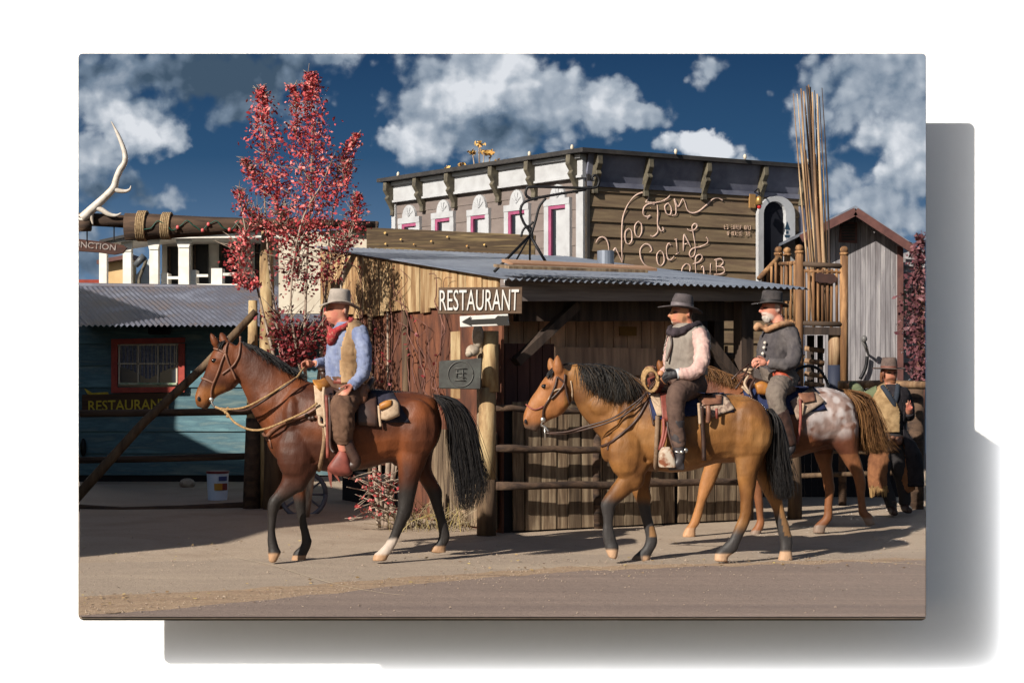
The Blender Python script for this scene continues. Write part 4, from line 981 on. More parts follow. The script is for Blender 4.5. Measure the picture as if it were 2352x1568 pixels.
# ------------------------------------------------------------------ entrance gate of logs at the far left
GY = 19.5
gt = thing('log_gate', 'rough log entrance gate with rope bound crossbeam, peeled posts and leaning brace', 'gate', G(600, 1166))
def gl(name, pts, r_, mt, n=12, par=gt, trim='L'):
    m2 = MB(); m2.tube(pts, r_, n); return m2.build(name, MT[mt], par, smooth=True, trim=trim)
gl('beam', [P(150, 502, GY), P(250, 506, GY), P(345, 514, GY)], [.075, .08, .07], 'log_bark')
gl('beam', [P(288, 521, GY - .02), P(340, 521, GY), P(460, 520, GY), P(600, 516, GY), P(740, 515, GY), P(862, 516, GY)], [.165, .16, .12, .075, .06, .04], 'log_bark', 16)
gl('beam_end', [P(150, 520, GY - .1), P(208, 518, GY - .1)], .07, 'log_bark')
for x in (327, 383):
    m2 = MB()
    for k in range(5):
        xc = x - 8 + k * 4.2; ring = [P(xc + 1.5 * math.sin(i * .3), 519, GY) + V(0, (.172 - (x > 350) * .02) * math.cos(i * math.pi / 10), (.175 - (x > 350) * .02) * math.sin(i * math.pi / 10)) for i in range(21)]
        m2.tube(ring, .014, 6)
    m2.build('rope_binding', MT['rope'], gt, smooth=True)
gl('post', [P(616, 1166, 19.8), P(613, 900, 19.8), P(614, 700, 19.8), P(612, 600, 19.8), P(615, 530, 19.8)], [.105, .095, .09, .085, .075], 'log_peeled', 14)
gl('post', [P(580, 1160, 19.95), P(580, 900, 19.95), P(581, 690, 19.95)], [.085, .07, .055], 'log_peeled', 12)
gl('brace', [P(150, 1170, 19.3), P(330, 970, 19.4), P(470, 840, 19.6), P(588, 715, 19.7)], [.065, .055, .05, .045], 'log_old')
gl('rail', [P(150, 1057, 19.8), P(380, 1053, 19.8), P(600, 1046, 19.8)], .04, 'log_bark')
gl('rail', [P(150, 950, 20.1), P(400, 947, 20.0), P(600, 944, 19.9)], .045, 'log_bark')
gl('bottom_rail', [P(150, 1164, 19.75), P(280, 1172, 19.6), P(420, 1168, 19.7), P(600, 1158, 19.9)], .045, 'log_bark')
gl('foot_log', [P(578, 1168, 19.75), P(580, 1060, 19.75), P(582, 960, 19.75)], [.11, .1, .09], 'log_bark')  # both foot logs darker: shade on the post bottoms put into colour
gl('foot_log', [P(626, 1170, 19.65), P(628, 1060, 19.65), P(625, 965, 19.65)], [.12, .11, .1], 'log_old')
# string of little lights
m2 = MB(); pts = []
for i in range(60):
    f = i / 59; x = 320 + 260 * f; pts.append(P(x, 518 + 10 * math.sin(f * 26) + 2 * math.sin(f * 71), GY - .17 + .07 * f))
m2.tube(pts, .007, 5); lo = tag(m2.build('light_string', plain('green_wire', A(20, 80, 66), .5), smooth=True), 'thin green wire of small lights wound round the gate beam', 'light string')
m2 = MB()
for i in (33, 36, 20, 47): m2.ball(pts[i], .022, .02, .025, 8, 6)
m2.build('bulb', plain('bulb_pink', A(240, 110, 110), .3), lo, smooth=True)
# elk antler
m2 = MB()
def an(x, y, o=0.0): return P(168 + .3 * x, 114 + .3 * y, GY - .12 + o)
for pth, ra in (([(70, 1292), (130, 1235), (190, 1180), (255, 1118), (312, 1055), (330, 990), (360, 920), (392, 870), (398, 810), (380, 740), (345, 655), (318, 600), (292, 552)], [.06, .055, .05, .045, .045, .038, .04, .034, .032, .028, .022, .013, .004]),
                ([(310, 1060), (345, 1080), (400, 1085), (434, 1070), (442, 1042)], [.036, .03, .022, .014, .004]),
                ([(160, 1205), (215, 1225), (275, 1262), (330, 1270), (368, 1250)], [.04, .034, .028, .018, .004]),
                ([(135, 1225), (140, 1280), (152, 1340)], [.035, .025, .008]), ([(120, 1240), (100, 1290), (60, 1300), (44, 1288)], [.035, .03, .018, .006])):
    k = 4; pts = cr([an(*p) for p in pth], k); rr = []
    for i in range(len(pts)):
        f = i / k; j = min(int(f), len(ra) - 2); rr.append(ra[j] + (ra[j + 1] - ra[j]) * (f - j))
    m2.tube(pts, rr, 9)
tag(m2.build('elk_antler', MT['bone'], smooth=True, trim='L'), 'pale branching elk antler mounted on top of the gate beam', 'antler')
js = thing('junction_sign', 'dark arrow shaped wooden board with worn JUNCTION letters hanging below the gate beam', 'sign', P(230, 585, GY))
m2 = MB(); m2.prism([P(x, y, GY) for x, y in [(150, 575), (150, 547), (183, 549), (250, 557), (282, 563), (292, 569), (283, 581), (262, 585), (225, 580), (183, 577)]], (0, .04, 0)); m2.build('sign_board', surf('junction_wood', A(96, 56, 42), A(52, 34, 32), .8, HS, bump=.3), js, trim='L', bevel=.004)
text_on('lettering', 'JUNCTION', P(163, 571, GY), P(265, 580, GY), P(163, 552, GY), P(267, 562, GY), (0, -1, 0), .008, surf('worn_letter', A(190, 178, 172), A(130, 112, 108), .8, (30, 30, 30)), js, trim='L')
for x in (200, 262): m2 = MB(); m2.tube([P(x, 512, GY), P(x, 556, GY)], .008, 6); m2.build('hanger', MT['iron'], js)
# wagon wheel leaning behind the first horse's legs
ww = thing('wagon_wheel', 'old grey spoked wagon wheel leaning against the dark hut side', 'wheel', G(697, 1180))
c = P(697, 1135, 19.0); r_ = .26
m2 = MB(); m2.tube([c + V(r_ * math.cos(i * math.pi / 14), .05 * math.sin(i * math.pi / 14), r_ * math.sin(i * math.pi / 14)) for i in range(29)], .028, 8); m2.build('rim', MT['metal_old'], ww, smooth=True)
m2 = MB(); m2.ball(c, .05); m2.build('hub', MT['metal_old'], ww, smooth=True)
for i in range(10): a_ = i * math.pi / 5; m2 = MB(); m2.tube([c, c + V(r_ * math.cos(a_), .05 * math.sin(a_), r_ * math.sin(a_))], .013, 6); m2.build('spoke', MT['metal_old'], ww, smooth=True)

# ------------------------------------------------------------------ unseen block added outside the left edge, outlined to shade the gate and teal shed
def upsun(p, X=-9.5): t = (p.x - X) / sdir.x; q = p - sdir * t; return (q.y, q.z)
nb = thing('shade_caster', 'unseen timber block added outside the left edge to cast shade', 'building', V(-11, 15, 0))
g0, g1, g2, g3 = (upsun(G(*p)) for p in ((183, 1272), (520, 1247), (640, 1212), (850, 1193)))
w3, w2, w1, w0 = (upsun(P(x, y, TY)) for x, y in ((575, 1055), (510, 1041), (410, 990), (410, 790)))
r0 = upsun(P(388, 728, 24.6)); r1 = upsun(V(gx(183, 27.2), 27.2, 3.1)); y_m = (g3[0] + w3[0]) / 2
prof_ = [(g1[0], -3), g1, g2, g3, (g3[0] + 3.0, g3[1] + .1), (y_m + 1.5, (g3[1] + w3[1]) / 2 + .1), w3, w2, w1, (w1[0] + .02, w0[1]), r0, r1, (r1[0] + 1.5, r1[1] - .1), (r1[0] + 1.5, -3)]
m2 = MB(); m2.prism([V(-9.5, y, z) for y, z in prof_], (-3, 0, 0))
m2.build('wall', MT['wood_darkv'], nb)
# ================================================================== horses and people
NR = 20
def ring2(f, b, yc, hw, Y0, e=2.3, n=NR):
    """cross-section between two picture points (front edge f, back edge b) with half width hw in depth, centred yc off the plane Y0"""
    Y = Y0 + yc
    p, q = P(f[0], f[1], Y), P(b[0], b[1], Y)
    c = (p + q) / 2; a = (q - p) / 2
    out = []
    for k in range(n):
        t = 2 * math.pi * k / n
        ct, st = math.cos(t), math.sin(t)
        x = math.copysign(abs(ct) ** (2 / e), ct); y = math.copysign(abs(st) ** (2 / e), st)
        out.append(c + a * x + Vector((0, hw * y, 0)))
    return out
def resample(rings, k=3):
    """Catmull-Rom through the rings for smooth lofts"""
    n = len(rings[0]); m = len(rings); out = []
    for i in range(m - 1):
        for j in range(k):
            t = j / k; r = []
            for q in range(n):
                p0, p1, p2, p3 = rings[max(i - 1, 0)][q], rings[i][q], rings[i + 1][q], rings[min(i + 2, m - 1)][q]
                r.append(0.5 * ((2 * p1) + (p2 - p0) * t + (2 * p0 - 5 * p1 + 4 * p2 - p3) * t * t + (3 * p1 - p0 - 3 * p2 + p3) * t ** 3))
            out.append(r)
    out.append(rings[-1]); return out
def shrink_ring(r, s):
    c = sum(r, Vector()) / len(r); return [c + (p - c) * s for p in r]
def loft_slices(mb, sl, Y0, cv=lambda x, y: (x, y), e=2.3, yoff=0.0, grow=0.0, k=3, closed=True):
    rings = []
    for s in sl:
        f, b, hw = s[0], s[1], s[2]; yc = s[3] if len(s) > 3 else 0.0
        r = ring2(cv(*f), cv(*b), yc + yoff, hw, Y0, e)
        if grow:
            c = sum(r, Vector()) / len(r)
            r = [p + (p - c).normalized() * grow for p in r]
        rings.append(r)
    rings = resample(rings, k) if len(rings) > 2 else rings
    if closed:
        rings = [shrink_ring(rings[0], .55)] + rings + [shrink_ring(rings[-1], .55)]
    mb.loft(rings)
def remesh(mb, vox, smooth_it=4, sfac=0.5):
    me = bpy.data.meshes.new('tmp_body'); me.from_pydata([tuple(v) for v in mb.v], [], mb.f)
    bm = bmesh.new(); bm.from_mesh(me); bmesh.ops.recalc_face_normals(bm, faces=bm.faces[:]); bm.to_mesh(me); bm.free()
    ob = bpy.data.objects.new('tmp_body', me); COL.objects.link(ob)
    m = ob.modifiers.new('r', 'REMESH'); m.mode = 'VOXEL'; m.voxel_size = vox; m.adaptivity = 0
    s = ob.modifiers.new('s', 'SMOOTH'); s.factor = sfac; s.iterations = smooth_it
    dg = bpy.context.evaluated_depsgraph_get()
    out = bpy.data.meshes.new_from_object(ob.evaluated_get(dg))
    bpy.data.objects.remove(ob); bpy.data.meshes.remove(me)
    return out
def paint(me, fn):
    at = me.color_attributes.new('Col', 'FLOAT_COLOR', 'POINT')
    for i, v in enumerate(me.vertices): at.data[i].color = fn(v.co, v)
def place(me, name, mat, parent):
    off = parent_loc(parent)
    me.transform(Matrix.Translation(-off)); me.name = name
    for p in me.polygons: p.use_smooth = True
    return link_mesh(name, me, mat, parent)
def vcol_mat(name, rough=0.5, hair=0.0, nz=0.10, bump=0.0, sc=(6, 6, 6), sheen=0.0, spec=0.35):
    m, nt, b = newmat(name); L = nt.links.new
    at = N(nt, 'ShaderNodeAttribute', attribute_name='Col')
    tc = N(nt, 'ShaderNodeTexCoord'); mp = N(nt, 'ShaderNodeMapping'); L(tc.outputs['Object'], mp.inputs[0]); mp.inputs['Scale'].default_value = sc
    n1 = noise_node(nt, mp.outputs[0], 1.0, 6, 0.6)
    mr = N(nt, 'ShaderNodeMapRange'); L(n1.outputs['Fac'], mr.inputs[0]); mr.inputs['From Min'].default_value = .3; mr.inputs['From Max'].default_value = .7
    mr.inputs['To Min'].default_value = 1 - nz * 1.8; mr.inputs['To Max'].default_value = 1 + nz * 1.8
    vm = N(nt, 'ShaderNodeVectorMath', operation='SCALE'); L(at.outputs['Color'], vm.inputs[0]); L(mr.outputs[0], vm.inputs['Scale'])
    L(vm.outputs[0], b.inputs['Base Color']); b.inputs['Roughness'].default_value = rough; b.inputs['Specular IOR Level'].default_value = spec
    if sheen: b.inputs['Sheen Weight'].default_value = sheen
    if bump:
        mp2 = N(nt, 'ShaderNodeMapping'); L(tc.outputs['Object'], mp2.inputs[0]); mp2.inputs['Scale'].default_value = (70, 70, 22)
        n2 = noise_node(nt, mp2.outputs[0], 1.0, 3, 0.6)
        ad = N(nt, 'ShaderNodeMath', operation='MULTIPLY_ADD'); L(n1.outputs['Fac'], ad.inputs[0]); ad.inputs[1].default_value = 4.0; L(n2.outputs['Fac'], ad.inputs[2])
        bp = N(nt, 'ShaderNodeBump'); bp.inputs['Strength'].default_value = bump; bp.inputs['Distance'].default_value = .006
        L(ad.outputs[0], bp.inputs['Height']); L(bp.outputs[0], b.inputs['Normal'])
    return m
MT['coat'] = vcol_mat('horse_coat', .54, nz=.10, bump=.4, sc=(9, 9, 6), sheen=.0, spec=.25)
MT['skin'] = vcol_mat('skin', .55, nz=.05, sc=(20, 20, 20))
def hairmat(name, c1, c2, c3=None, rough=.45):
    return leafmat(name, [c1, c2, c3 or c1], 0)
MT['hair_black'] = leafmat('hair_black', [(0.006, 0.006, 0.008, 1), (0.014, 0.013, 0.014, 1), (0.022, 0.018, 0.016, 1)])
MT['hair_mixed'] = leafmat('hair_mixed', [(0.010, 0.010, 0.011, 1), (0.018, 0.016, 0.015, 1), (0.014, 0.013, 0.013, 1), (0.035, 0.028, 0.02, 1), A(84, 64, 46)])
MT['hair_tan'] = leafmat('hair_tan', [A(140, 96, 56, 1.6), A(108, 72, 42, 1.6), A(162, 118, 74, 1.6), A(84, 56, 36, 1.6)])
def smooth01(a, b, x):
    t = max(0.0, min(1.0, (x - a) / (b - a))); return t * t * (3 - 2 * t)
def mixv(a, b, t): return tuple(a[i] * (1 - t) + b[i] * t for i in range(3)) + (1,)
class Horse: pass
def make_horse(name, label, Y0, cv, torso, neck, head, nf, ff, nh, fh, ears, colour, extra=None, hoof_l=None, leg_y=(.15, .14), vox=.0115):
    H = Horse(); H.Y0 = Y0; H.cv = cv
    mb = MB()
    loft_slices(mb, torso, Y0, cv, 2.25)
    loft_slices(mb, neck, Y0, cv, 2.1)
    loft_slices(mb, head, Y0, cv, 2.4)
    for sl, yo in ((nf, -leg_y[0]), (ff, leg_y[0]), (nh, -leg_y[1]), (fh, leg_y[1])):
        loft_slices(mb, sl, Y0, cv, 2.2, yoff=yo)
    for tip, base, w_, yo in ears:
        b_, t_ = P(*cv(*base), Y0 + yo), P(*cv(*tip), Y0 + yo * 1.25)
        ax_ = t_ - b_; rr = [.6, 1.0, .9, .55, .12]
        m_pts = [b_ - ax_ * .15, b_ + ax_ * .2, b_ + ax_ * .5, b_ + ax_ * .8, t_]
        mb.tube(m_pts, [w_ * x for x in rr], 10)
    if extra: extra(mb, Y0, cv)
    me = remesh(mb, vox, 3)
    nn = [v.normal.copy() for v in me.vertices]
    for v, nv in zip(me.vertices, nn):
        q = v.co; v.co = q + nv * (.0075 * mnoise.noise(Vector((q.x * 7, q.y * 7, q.z * 4.5))) + .003 * mnoise.noise(Vector((q.x * 19, q.y * 19, q.z * 11))))
    H.hoofs = hoof_l or []
    gx_ = [v.co.x for v in me.vertices]
    base = Vector((sum(gx_) / len(gx_), Y0, 0))
    th = thing(name, label, 'horse', base)
    paint(me, colour)
    bm = bmesh.new(); bm.from_mesh(me); H.bvh = BVHTree.FromBMesh(bm); bm.free()
    H.body = place(me, 'body', MT['coat'], th)
    H.th = th
    # eyes
    return H
def surf_pt(H, px, py, off=0.006, bvh=None):
    d = ray(px, py); d.normalize(); o = Vector((0, 0, EYE))
    hit, n, i, dist = (bvh or H.bvh).ray_cast(o, d)
    if hit is None: return None
    return hit + n * off * 0.6 - d * off * .6
def strap(mb, H, pts, r_, k=5, squash=.5, off=.006, default_y=0.0, step=True):
    """strap lying on the horse: picture points projected on its body"""
    pp = cr([Vector((x, y, 0)) for x, y in pts], k)
    out = []; lastY = None
    for p in pp:
        s = surf_pt(H, p.x, p.y, off)
        if s is None: s = P(p.x, p.y, lastY if lastY else H.Y0 + default_y)
        if lastY is not None: s_y = s.y
        lastY = s.y; out.append(s)
    mb.tube(out, r_, 7)
def hair_strands(mb, paths, count, spread, r0, seed, jitter=.5, seglen=7, flat=0.6, droop=0.0):
    """paths: list of control polylines (3-D); each strand interpolates between two neighbouring ones"""
    rs = random.Random(seed)
    for c in range(count):
        u = rs.random() * (len(paths) - 1); i = min(int(u), len(paths) - 2); f = u - i
        a_, b_ = paths[i], paths[i + 1]
        L0 = rs.uniform(.5, 1.0)
        pts = []
        n = len(a_); oy = rs.gauss(0, spread); ox = rs.gauss(0, spread * jitter); ph = rs.uniform(0, 6.28)
        fly = 2.4 if rs.random() < .10 else 1.0; ox *= fly; oy *= fly
        for k in range(n):
            p = a_[k].lerp(b_[k], f); t = k / (n - 1)
            pts.append(p + Vector((ox * t + spread * .5 * math.sin(ph + t * 5) * t, oy * (1.0 if k else .7), rs.gauss(0, spread * .25) * t - droop * t)))
        pts = cr(pts, 3); m = max(3, int(len(pts) * L0)); pts = pts[:m]
        rr = [r0 * (1 - .75 * (q / (m - 1)) ** 1.5) * (.55 + .45 * min(1, q / 2)) for q in range(m)]
        mb.tube(pts, rr, 4, cap=True)
# ------------------------------------------------------------------ horse 1 : bay
H1Y = 14.0
def cA(x, y): return (420 + .3 * x, 739.2 + .3 * y)
torso1 = [((1935, 590), (1985, 770), .10), ((1880, 560), (1965, 900), .20), ((1780, 540), (1870, 1030), .26), ((1660, 528), (1710, 1060), .275), ((1540, 515), (1545, 1085), .285),
          ((1380, 510), (1380, 1130), .30), ((1220, 500), (1200, 1150), .30), ((1080, 480), (1040, 1140), .285), ((960, 455), (890, 1125), .255), ((870, 440), (780, 1090), .225), ((800, 500), (690, 1010), .19), ((730, 580), (640, 900), .14)]
neck1 = [((1010, 480), (700, 960), .19), ((880, 405), (600, 800), .15), ((750, 330), (525, 670), .115), ((630, 240), (475, 560), .10), ((510, 172), (440, 480), .09), ((430, 148), (400, 400), .085)]
head1 = [((345, 142), (455, 215), .072), ((262, 180), (452, 330), .092), ((215, 255), (435, 440), .098), ((180, 355), (385, 515), .086), ((140, 450), (285, 555), .064), ((108, 520), (232, 600), .056), ((92, 585), (208, 645), .056), ((108, 645), (185, 678), .036)]
nf1 = [((740, 1080), (1050, 1080), .10), ((760, 1180), (1000, 1180), .088), ((722, 1275), (890, 1300), .068), ((662, 1360), (765, 1385), .052), ((648, 1425), (738, 1430), .047), ((655, 1500), (716, 1505), .034), ((652, 1600), (706, 1600), .029), ((645, 1680), (724, 1690), .034), ((652, 1735), (745, 1745), .038), ((652, 1770), (752, 1765), .046), ((658, 1830), (712, 1838), .045)]
ff1 = [((830, 1150), (1010, 1150), .075), ((838, 1290), (948, 1270), .06), ((848, 1370), (948, 1370), .05), ((868, 1450), (946, 1460), .04), ((888, 1550), (958, 1550), .03), ((905, 1640), (980, 1640), .032), ((902, 1705), (992, 1685), .036), ((850, 1755), (965, 1757), .04), ((836, 1790), (948, 1790), .046), ((830, 1838), (940, 1832), .05)]
nh1 = [((1630, 900), (1970, 830), .13), ((1640, 1060), (1880, 1030), .115), ((1648, 1190), (1815, 1190), .09), ((1655, 1300), (1792, 1300), .072), ((1650, 1400), (1770, 1400), .058), ((1635, 1465), (1742, 1480), .05), ((1620, 1535), (1700, 1550), .038), ((1588, 1625), (1662, 1640), .032), ((1548, 1695), (1632, 1712), .036), ((1495, 1748), (1600, 1765), .04), ((1465, 1775), (1578, 1790), .048), ((1448, 1826), (1560, 1828), .054)]
fh1 = [((1700, 950), (1960, 880), .12), ((1745, 1070), (1910, 1030), .10), ((1790, 1180), (1905, 1140), .082), ((1838, 1262), (1958, 1232), .063), ((1880, 1330), (1988, 1295), .05), ((1912, 1420), (1988, 1400), .04), ((1945, 1530), (2022, 1522), .033), ((1962, 1625), (2045, 1625), .035), ((1950, 1680), (2040, 1675), .036), ((1910, 1715), (2015, 1720), .046), ((1890, 1762), (2020, 1765), .05)]
BAY = A(128, 72, 42, 1.9); BAYD = A(84, 46, 32, 1.9); BAYR = A(144, 80, 44, 1.9); BLK = (0.018, 0.015, 0.014, 1); HOOF = A(190, 150, 116, 1.6); WHT = A(216, 198, 184, 1.8)
def px_of(co): return 1176 + co.x * F / co.y, 865 - (co.z - EYE) * F / co.y
def col1(co, v):
    x, y = px_of(co); zx, zy = (x - 420) / .3, (y - 739.2) / .3
    n = mnoise.noise(co * 3.1); n2 = mnoise.noise(co * 9)
    c = mixv(BAYD, BAYR, smooth01(-.5, .5, n + .25 * n2 + (co.z - 1.1) * .15))
    # dark upper line, dark nose, lighter muzzle
    c = mixv(c, BAYD, .6 * smooth01(1.35, 1.5, co.z) if zx > 900 else .25)
    if zx < 330 and zy > 460: c = mixv(c, A(150, 92, 46, 1.6), smooth01(460, 540, zy)); c = mixv(c, BLK, smooth01(590, 660, zy) * .75)
    if zy > 1150:
        low = 1330 if zx < 1200 else 1290
        c = mixv(c, BLK, smooth01(low - 90 + 60 * n, low + 40 + 60 * n, zy))
        # white sock on near hind
        if 1430 < zx < 1700 and zy > 1640: c = mixv(c, WHT, smooth01(1648, 1676, zy + 30 * n2))
        hz = {0: 1768, 1: 1785, 2: 1778, 3: 1712}[0 if zx < 770 else 1 if zx < 1100 else 2 if zx < 1750 else 3]
        c = mixv(c, HOOF if zx != 3 else HOOF, smooth01(hz - 4, hz + 8, zy))
    return c
def extra1(mb, Y0, cv):
    # cheek, eye ridge, nostril
    mb.ball(P(*cv(370, 400), Y0 - .045), .085, .06, .10, 12, 8)
    mb.ball(P(*cv(262, 300), Y0 - .085), .035, .02, .022, 10, 6)
    mb.ball(P(*cv(120, 590), Y0 - .035), .03, .03, .04, 8, 6)
    mb.ball(P(*cv(860, 1000), Y0 - .19), .17, .10, .24, 12, 8)      # shoulder
    mb.ball(P(*cv(1780, 820), Y0 - .19), .20, .11, .26, 12, 8)     # haunch
    mb.ball(P(*cv(880, 1190), Y0 - .16), .10, .075, .13, 12, 8); mb.ball(P(*cv(1735, 1130), Y0 - .17), .085, .07, .17, 12, 8); mb.ball(P(*cv(700, 620), Y0 - .10), .16, .05, .10, 12, 8); mb.ball(P(*cv(840, 760), Y0 - .18), .08, .08, .22, 12, 8)
    mb.ball(P(*cv(1650, 1060), Y0 - .05), .06, .06, .05, 8, 6)
H1 = make_horse('horse', 'bay horse with black mane and one white hind sock, walking first', H1Y, cA, torso1, neck1, head1, nf1, ff1, nh1, fh1,
                [((212, 82), (262, 185), .042, -.06), ((292, 78), (325, 165), .042, .06)], col1, extra1)
def HP(H, x, y, o=0.0): return P(*H.cv(x, y), H.Y0 + o)
def eyeball(H, x, y, nm='eye'):
    s = surf_pt(H, *H.cv(x, y), .0); mb = MB(); mb.ball(s + V(0, .008, 0), .027, .014, .02, 10, 7)
    mb.build(nm, plain('eye_black', (0.006, 0.005, 0.005, 1), .12, 0, .6), H.th, smooth=True)
eyeball(H1, 240, 296)
mb = MB(); s = surf_pt(H1, *cA(122, 588), 0.0)
if s: mb.ball(s, .014, .01, .02, 8, 6); mb.build('nostril', MT['shade_black'], H1.th, smooth=True)
# tail
tl = [[HP(H1, *p) for p in path] for path in (
    [(1925, 575), (1985, 640), (2040, 760), (2055, 930), (2080, 1120), (2110, 1330), (2125, 1460)],
    [(1930, 565), (2030, 610), (2095, 760), (2120, 930), (2150, 1120), (2160, 1330), (2140, 1480)],
    [(1925, 558), (2060, 600), (2150, 740), (2190, 920), (2220, 1110), (2240, 1290), (2190, 1470)],
    [(1915, 552), (2080, 595), (2185, 730), (2235, 910), (2275, 1090), (2320, 1230), (2290, 1400)])]
mb = MB(); hair_strands(mb, tl, 2600, .040, .0027, 11, .8); mb.build('tail', MT['hair_black'], H1.th, smooth=True)
# mane (falls to the far side, only the crest shows)
mn = [[HP(H1, *p, o) for p, o in path] for path in (
    [((440, 145), 0), ((470, 170), .0), ((530, 215), -.02), ((560, 250), -.05)],
    [((540, 180), 0), ((590, 215), .0), ((650, 270), -.03), ((680, 330), -.07)],
    [((650, 240), 0), ((700, 270), .0), ((760, 330), -.03), ((790, 395), -.08)],
    [((760, 315), 0), ((800, 340), .0), ((840, 380), -.03), ((870, 425), -.07)],
    [((860, 380), 0), ((890, 395), 0), ((920, 415), -.02), ((950, 440), -.05)])]
mb = MB(); hair_strands(mb, mn, 1700, .032, .0032, 5, .7); mb.build('mane', MT['hair_black'], H1.th, smooth=True)
mb = MB(); fl = [[HP(H1, *p, o) for p, o in path] for path in ([((300, 150), -.03), ((270, 180), -.05), ((250, 230), -.06)], [((330, 140), -.05), ((300, 180), -.085), ((285, 240), -.09)])]
hair_strands(mb, fl, 40, .012, .006, 6); mb.build('forelock', MT['hair_black'], H1.th, smooth=True)
# ---- bridle
LEATH = surf('leather_brown', A(150, 104, 80), A(104, 68, 54), .5, (10, 10, 10)); LEATHD = surf('leather_dark', A(84, 58, 48), A(52, 36, 32), .45, (10, 10, 10)); LEATHR = surf('leather_red', A(160, 84, 70), A(116, 56, 48), .55, (8, 8, 8), bump=.3)
LEATHT = surf('leather_tan', A(206, 142, 66), A(166, 104, 44), .5, (9, 9, 9)); STEEL = plain('steel', (.5, .48, .45, 1), .3, .9); ROPEL = surf('reata', A(196, 160, 110), A(140, 106, 70), .8, (50, 50, 50), bump=.4)
CANV = surf('canvas_tan', A(214, 188, 160), A(178, 150, 124), .85, (20, 20, 20), bump=.3)
br = thing('bridle', 'brown leather bridle with steel bit worn by the bay horse', 'bridle', P(*cA(300, 400), H1Y))
def bstraps(H, par, sets, mat, nm='strap', r_=.0095):
    for st in sets:
        mb = MB(); strap(mb, H, [H.cv(*p) for p in st], r_); mb.build(nm, mat, par, smooth=True)
bstraps(H1, br, [[(232, 200), (280, 215), (325, 240)], [(325, 240), (300, 300), (265, 400), (225, 500), (215, 590)], [(325, 240), (350, 320), (385, 390), (405, 440)], [(440, 110), (438, 190), (425, 270), (380, 340), (300, 400)], [(140, 430), (190, 445), (240, 470)], [(345, 160), (330, 200), (325, 240)]], LEATH)
mb = MB(); q = [surf_pt(H1, *cA(215, 590), .02), HP(H1, 225, 625, -.06), HP(H1, 250, 655, -.06), HP(H1, 290, 660, -.05)]; mb.tube(cr(q, 4), .009, 7); mb.ball(q[0], .022, .012, .022); mb.build('bit', STEEL, br, smooth=True)
mb = MB(); mb.tube(cr([HP(H1, 290, 660, -.05), HP(H1, 345, 668, -.12), HP(H1, 480, 650, -.24), HP(H1, 640, 570, -.28), HP(H1, 780, 480, -.26), HP(H1, 870, 425, -.20), HP(H1, 900, 385, -.14), HP(H1, 930, 350, -.02)], 6), .009, 7); mb.build('rein', ROPEL, br, smooth=True)
mb = MB(); mb.tube(cr([HP(H1, 310, 660, .04), HP(H1, 440, 680, -.10), HP(H1, 560, 640, -.22), HP(H1, 800, 480, -.27), HP(H1, 868, 428, -.2)], 6), .009, 7); mb.build('rein', LEATHD, br, smooth=True)
rp = MB(); rp.tube(cr([HP(H1, 250, 650, -.06), HP(H1, 330, 690, -.12), HP(H1, 400, 770, -.18), HP(H1, 520, 825, -.22), HP(H1, 640, 815, -.27), HP(H1, 800, 750, -.30), HP(H1, 930, 690, -.32), HP(H1, 1030, 620, -.32)], 6), .010, 7)
for y, x in ((665, 345), (690, 330), (720, 345)): rp.ball(HP(H1, x, y, -.12), .017)
tag(rp.build('lead_rope', ROPEL, smooth=True), 'pale lead rope looping from the bay horse\'s bit back to its saddle', 'rope')
bc = thing('breast_collar', 'wide brown leather breast collar across the bay horse\'s shoulder', 'harness', P(*cA(800, 800), H1Y - .2))
for st, r_ in (([(1040, 655), (960, 700), (860, 740), (760, 780), (680, 840), (650, 880)], .020), ([(650, 880), (670, 910), (680, 960)], .010), ([(650, 880), (630, 870), (612, 850)], .014)):
    mb = MB(); strap(mb, H1, [cA(*p) for p in st], r_); mb.build('strap', LEATH, bc, smooth=True)
for x, y in ((650, 882), (950, 715), (975, 740), (1000, 735)):
    mb = MB(); s = surf_pt(H1, *cA(x, y), .02); mb.ball(s, .018, .01, .018); mb.build('buckle', LEATHD, bc, smooth=True)
# ---- saddle
def patch(H, poly, off, grid=9, name='patch', mat=None, parent=None, th=.012):
    """leather or cloth sheet lying on the horse inside a 4-corner picture outline"""
    (a, b, c, d) = [Vector((*H.cv(*p), 0)) for p in poly]
    top, bot = [], []
    mb = MB(); ny = None
    for i in range(grid + 1):
        for j in range(grid + 1):
            u, v = i / grid, j / grid
            q = (a * (1 - u) + b * u) * (1 - v) + (d * (1 - u) + c * u) * v
            s = surf_pt(H, q.x, q.y, off)
            if s is None: s = P(q.x, q.y, ny if ny else H.Y0 - .1)
            ny = s.y; top.append(s)
    n1 = grid + 1
    for i in range(n1 * n1): top.append(top[i] + Vector((0, th, 0)))
    fs = []
    for i in range(grid):
        for j in range(grid):
            k = i * n1 + j; fs.append((k, k + 1, k + n1 + 1, k + n1)); kk = k + n1 * n1; fs.append((kk, kk + n1, kk + n1 + 1, kk + 1))
    edge = [i * n1 for i in range(n1)] + [(n1 - 1) * n1 + j for j in range(1, n1)] + [i * n1 + n1 - 1 for i in range(n1 - 2, -1, -1)] + [j for j in range(n1 - 2, 0, -1)]
    for i in range(len(edge)):
        e0, e1_ = edge[i], edge[(i + 1) % len(edge)]; fs.append((e0, e1_, e1_ + n1 * n1, e0 + n1 * n1))
    mb.add(top, fs)
    return mb.build(name, mat, parent, smooth=True)
NAVY = surf('navy_cloth', A(52, 50, 70), A(34, 32, 46), .9, (20, 20, 20), bump=.3)
bl1 = patch(H1, [(1010, 520), (1600, 530), (1740, 770), (1060, 760)], .012, 12, 'saddle_blanket', NAVY, None)
tag(bl1, 'dark navy saddle blanket lying under the saddle of the bay horse', 'blanket')
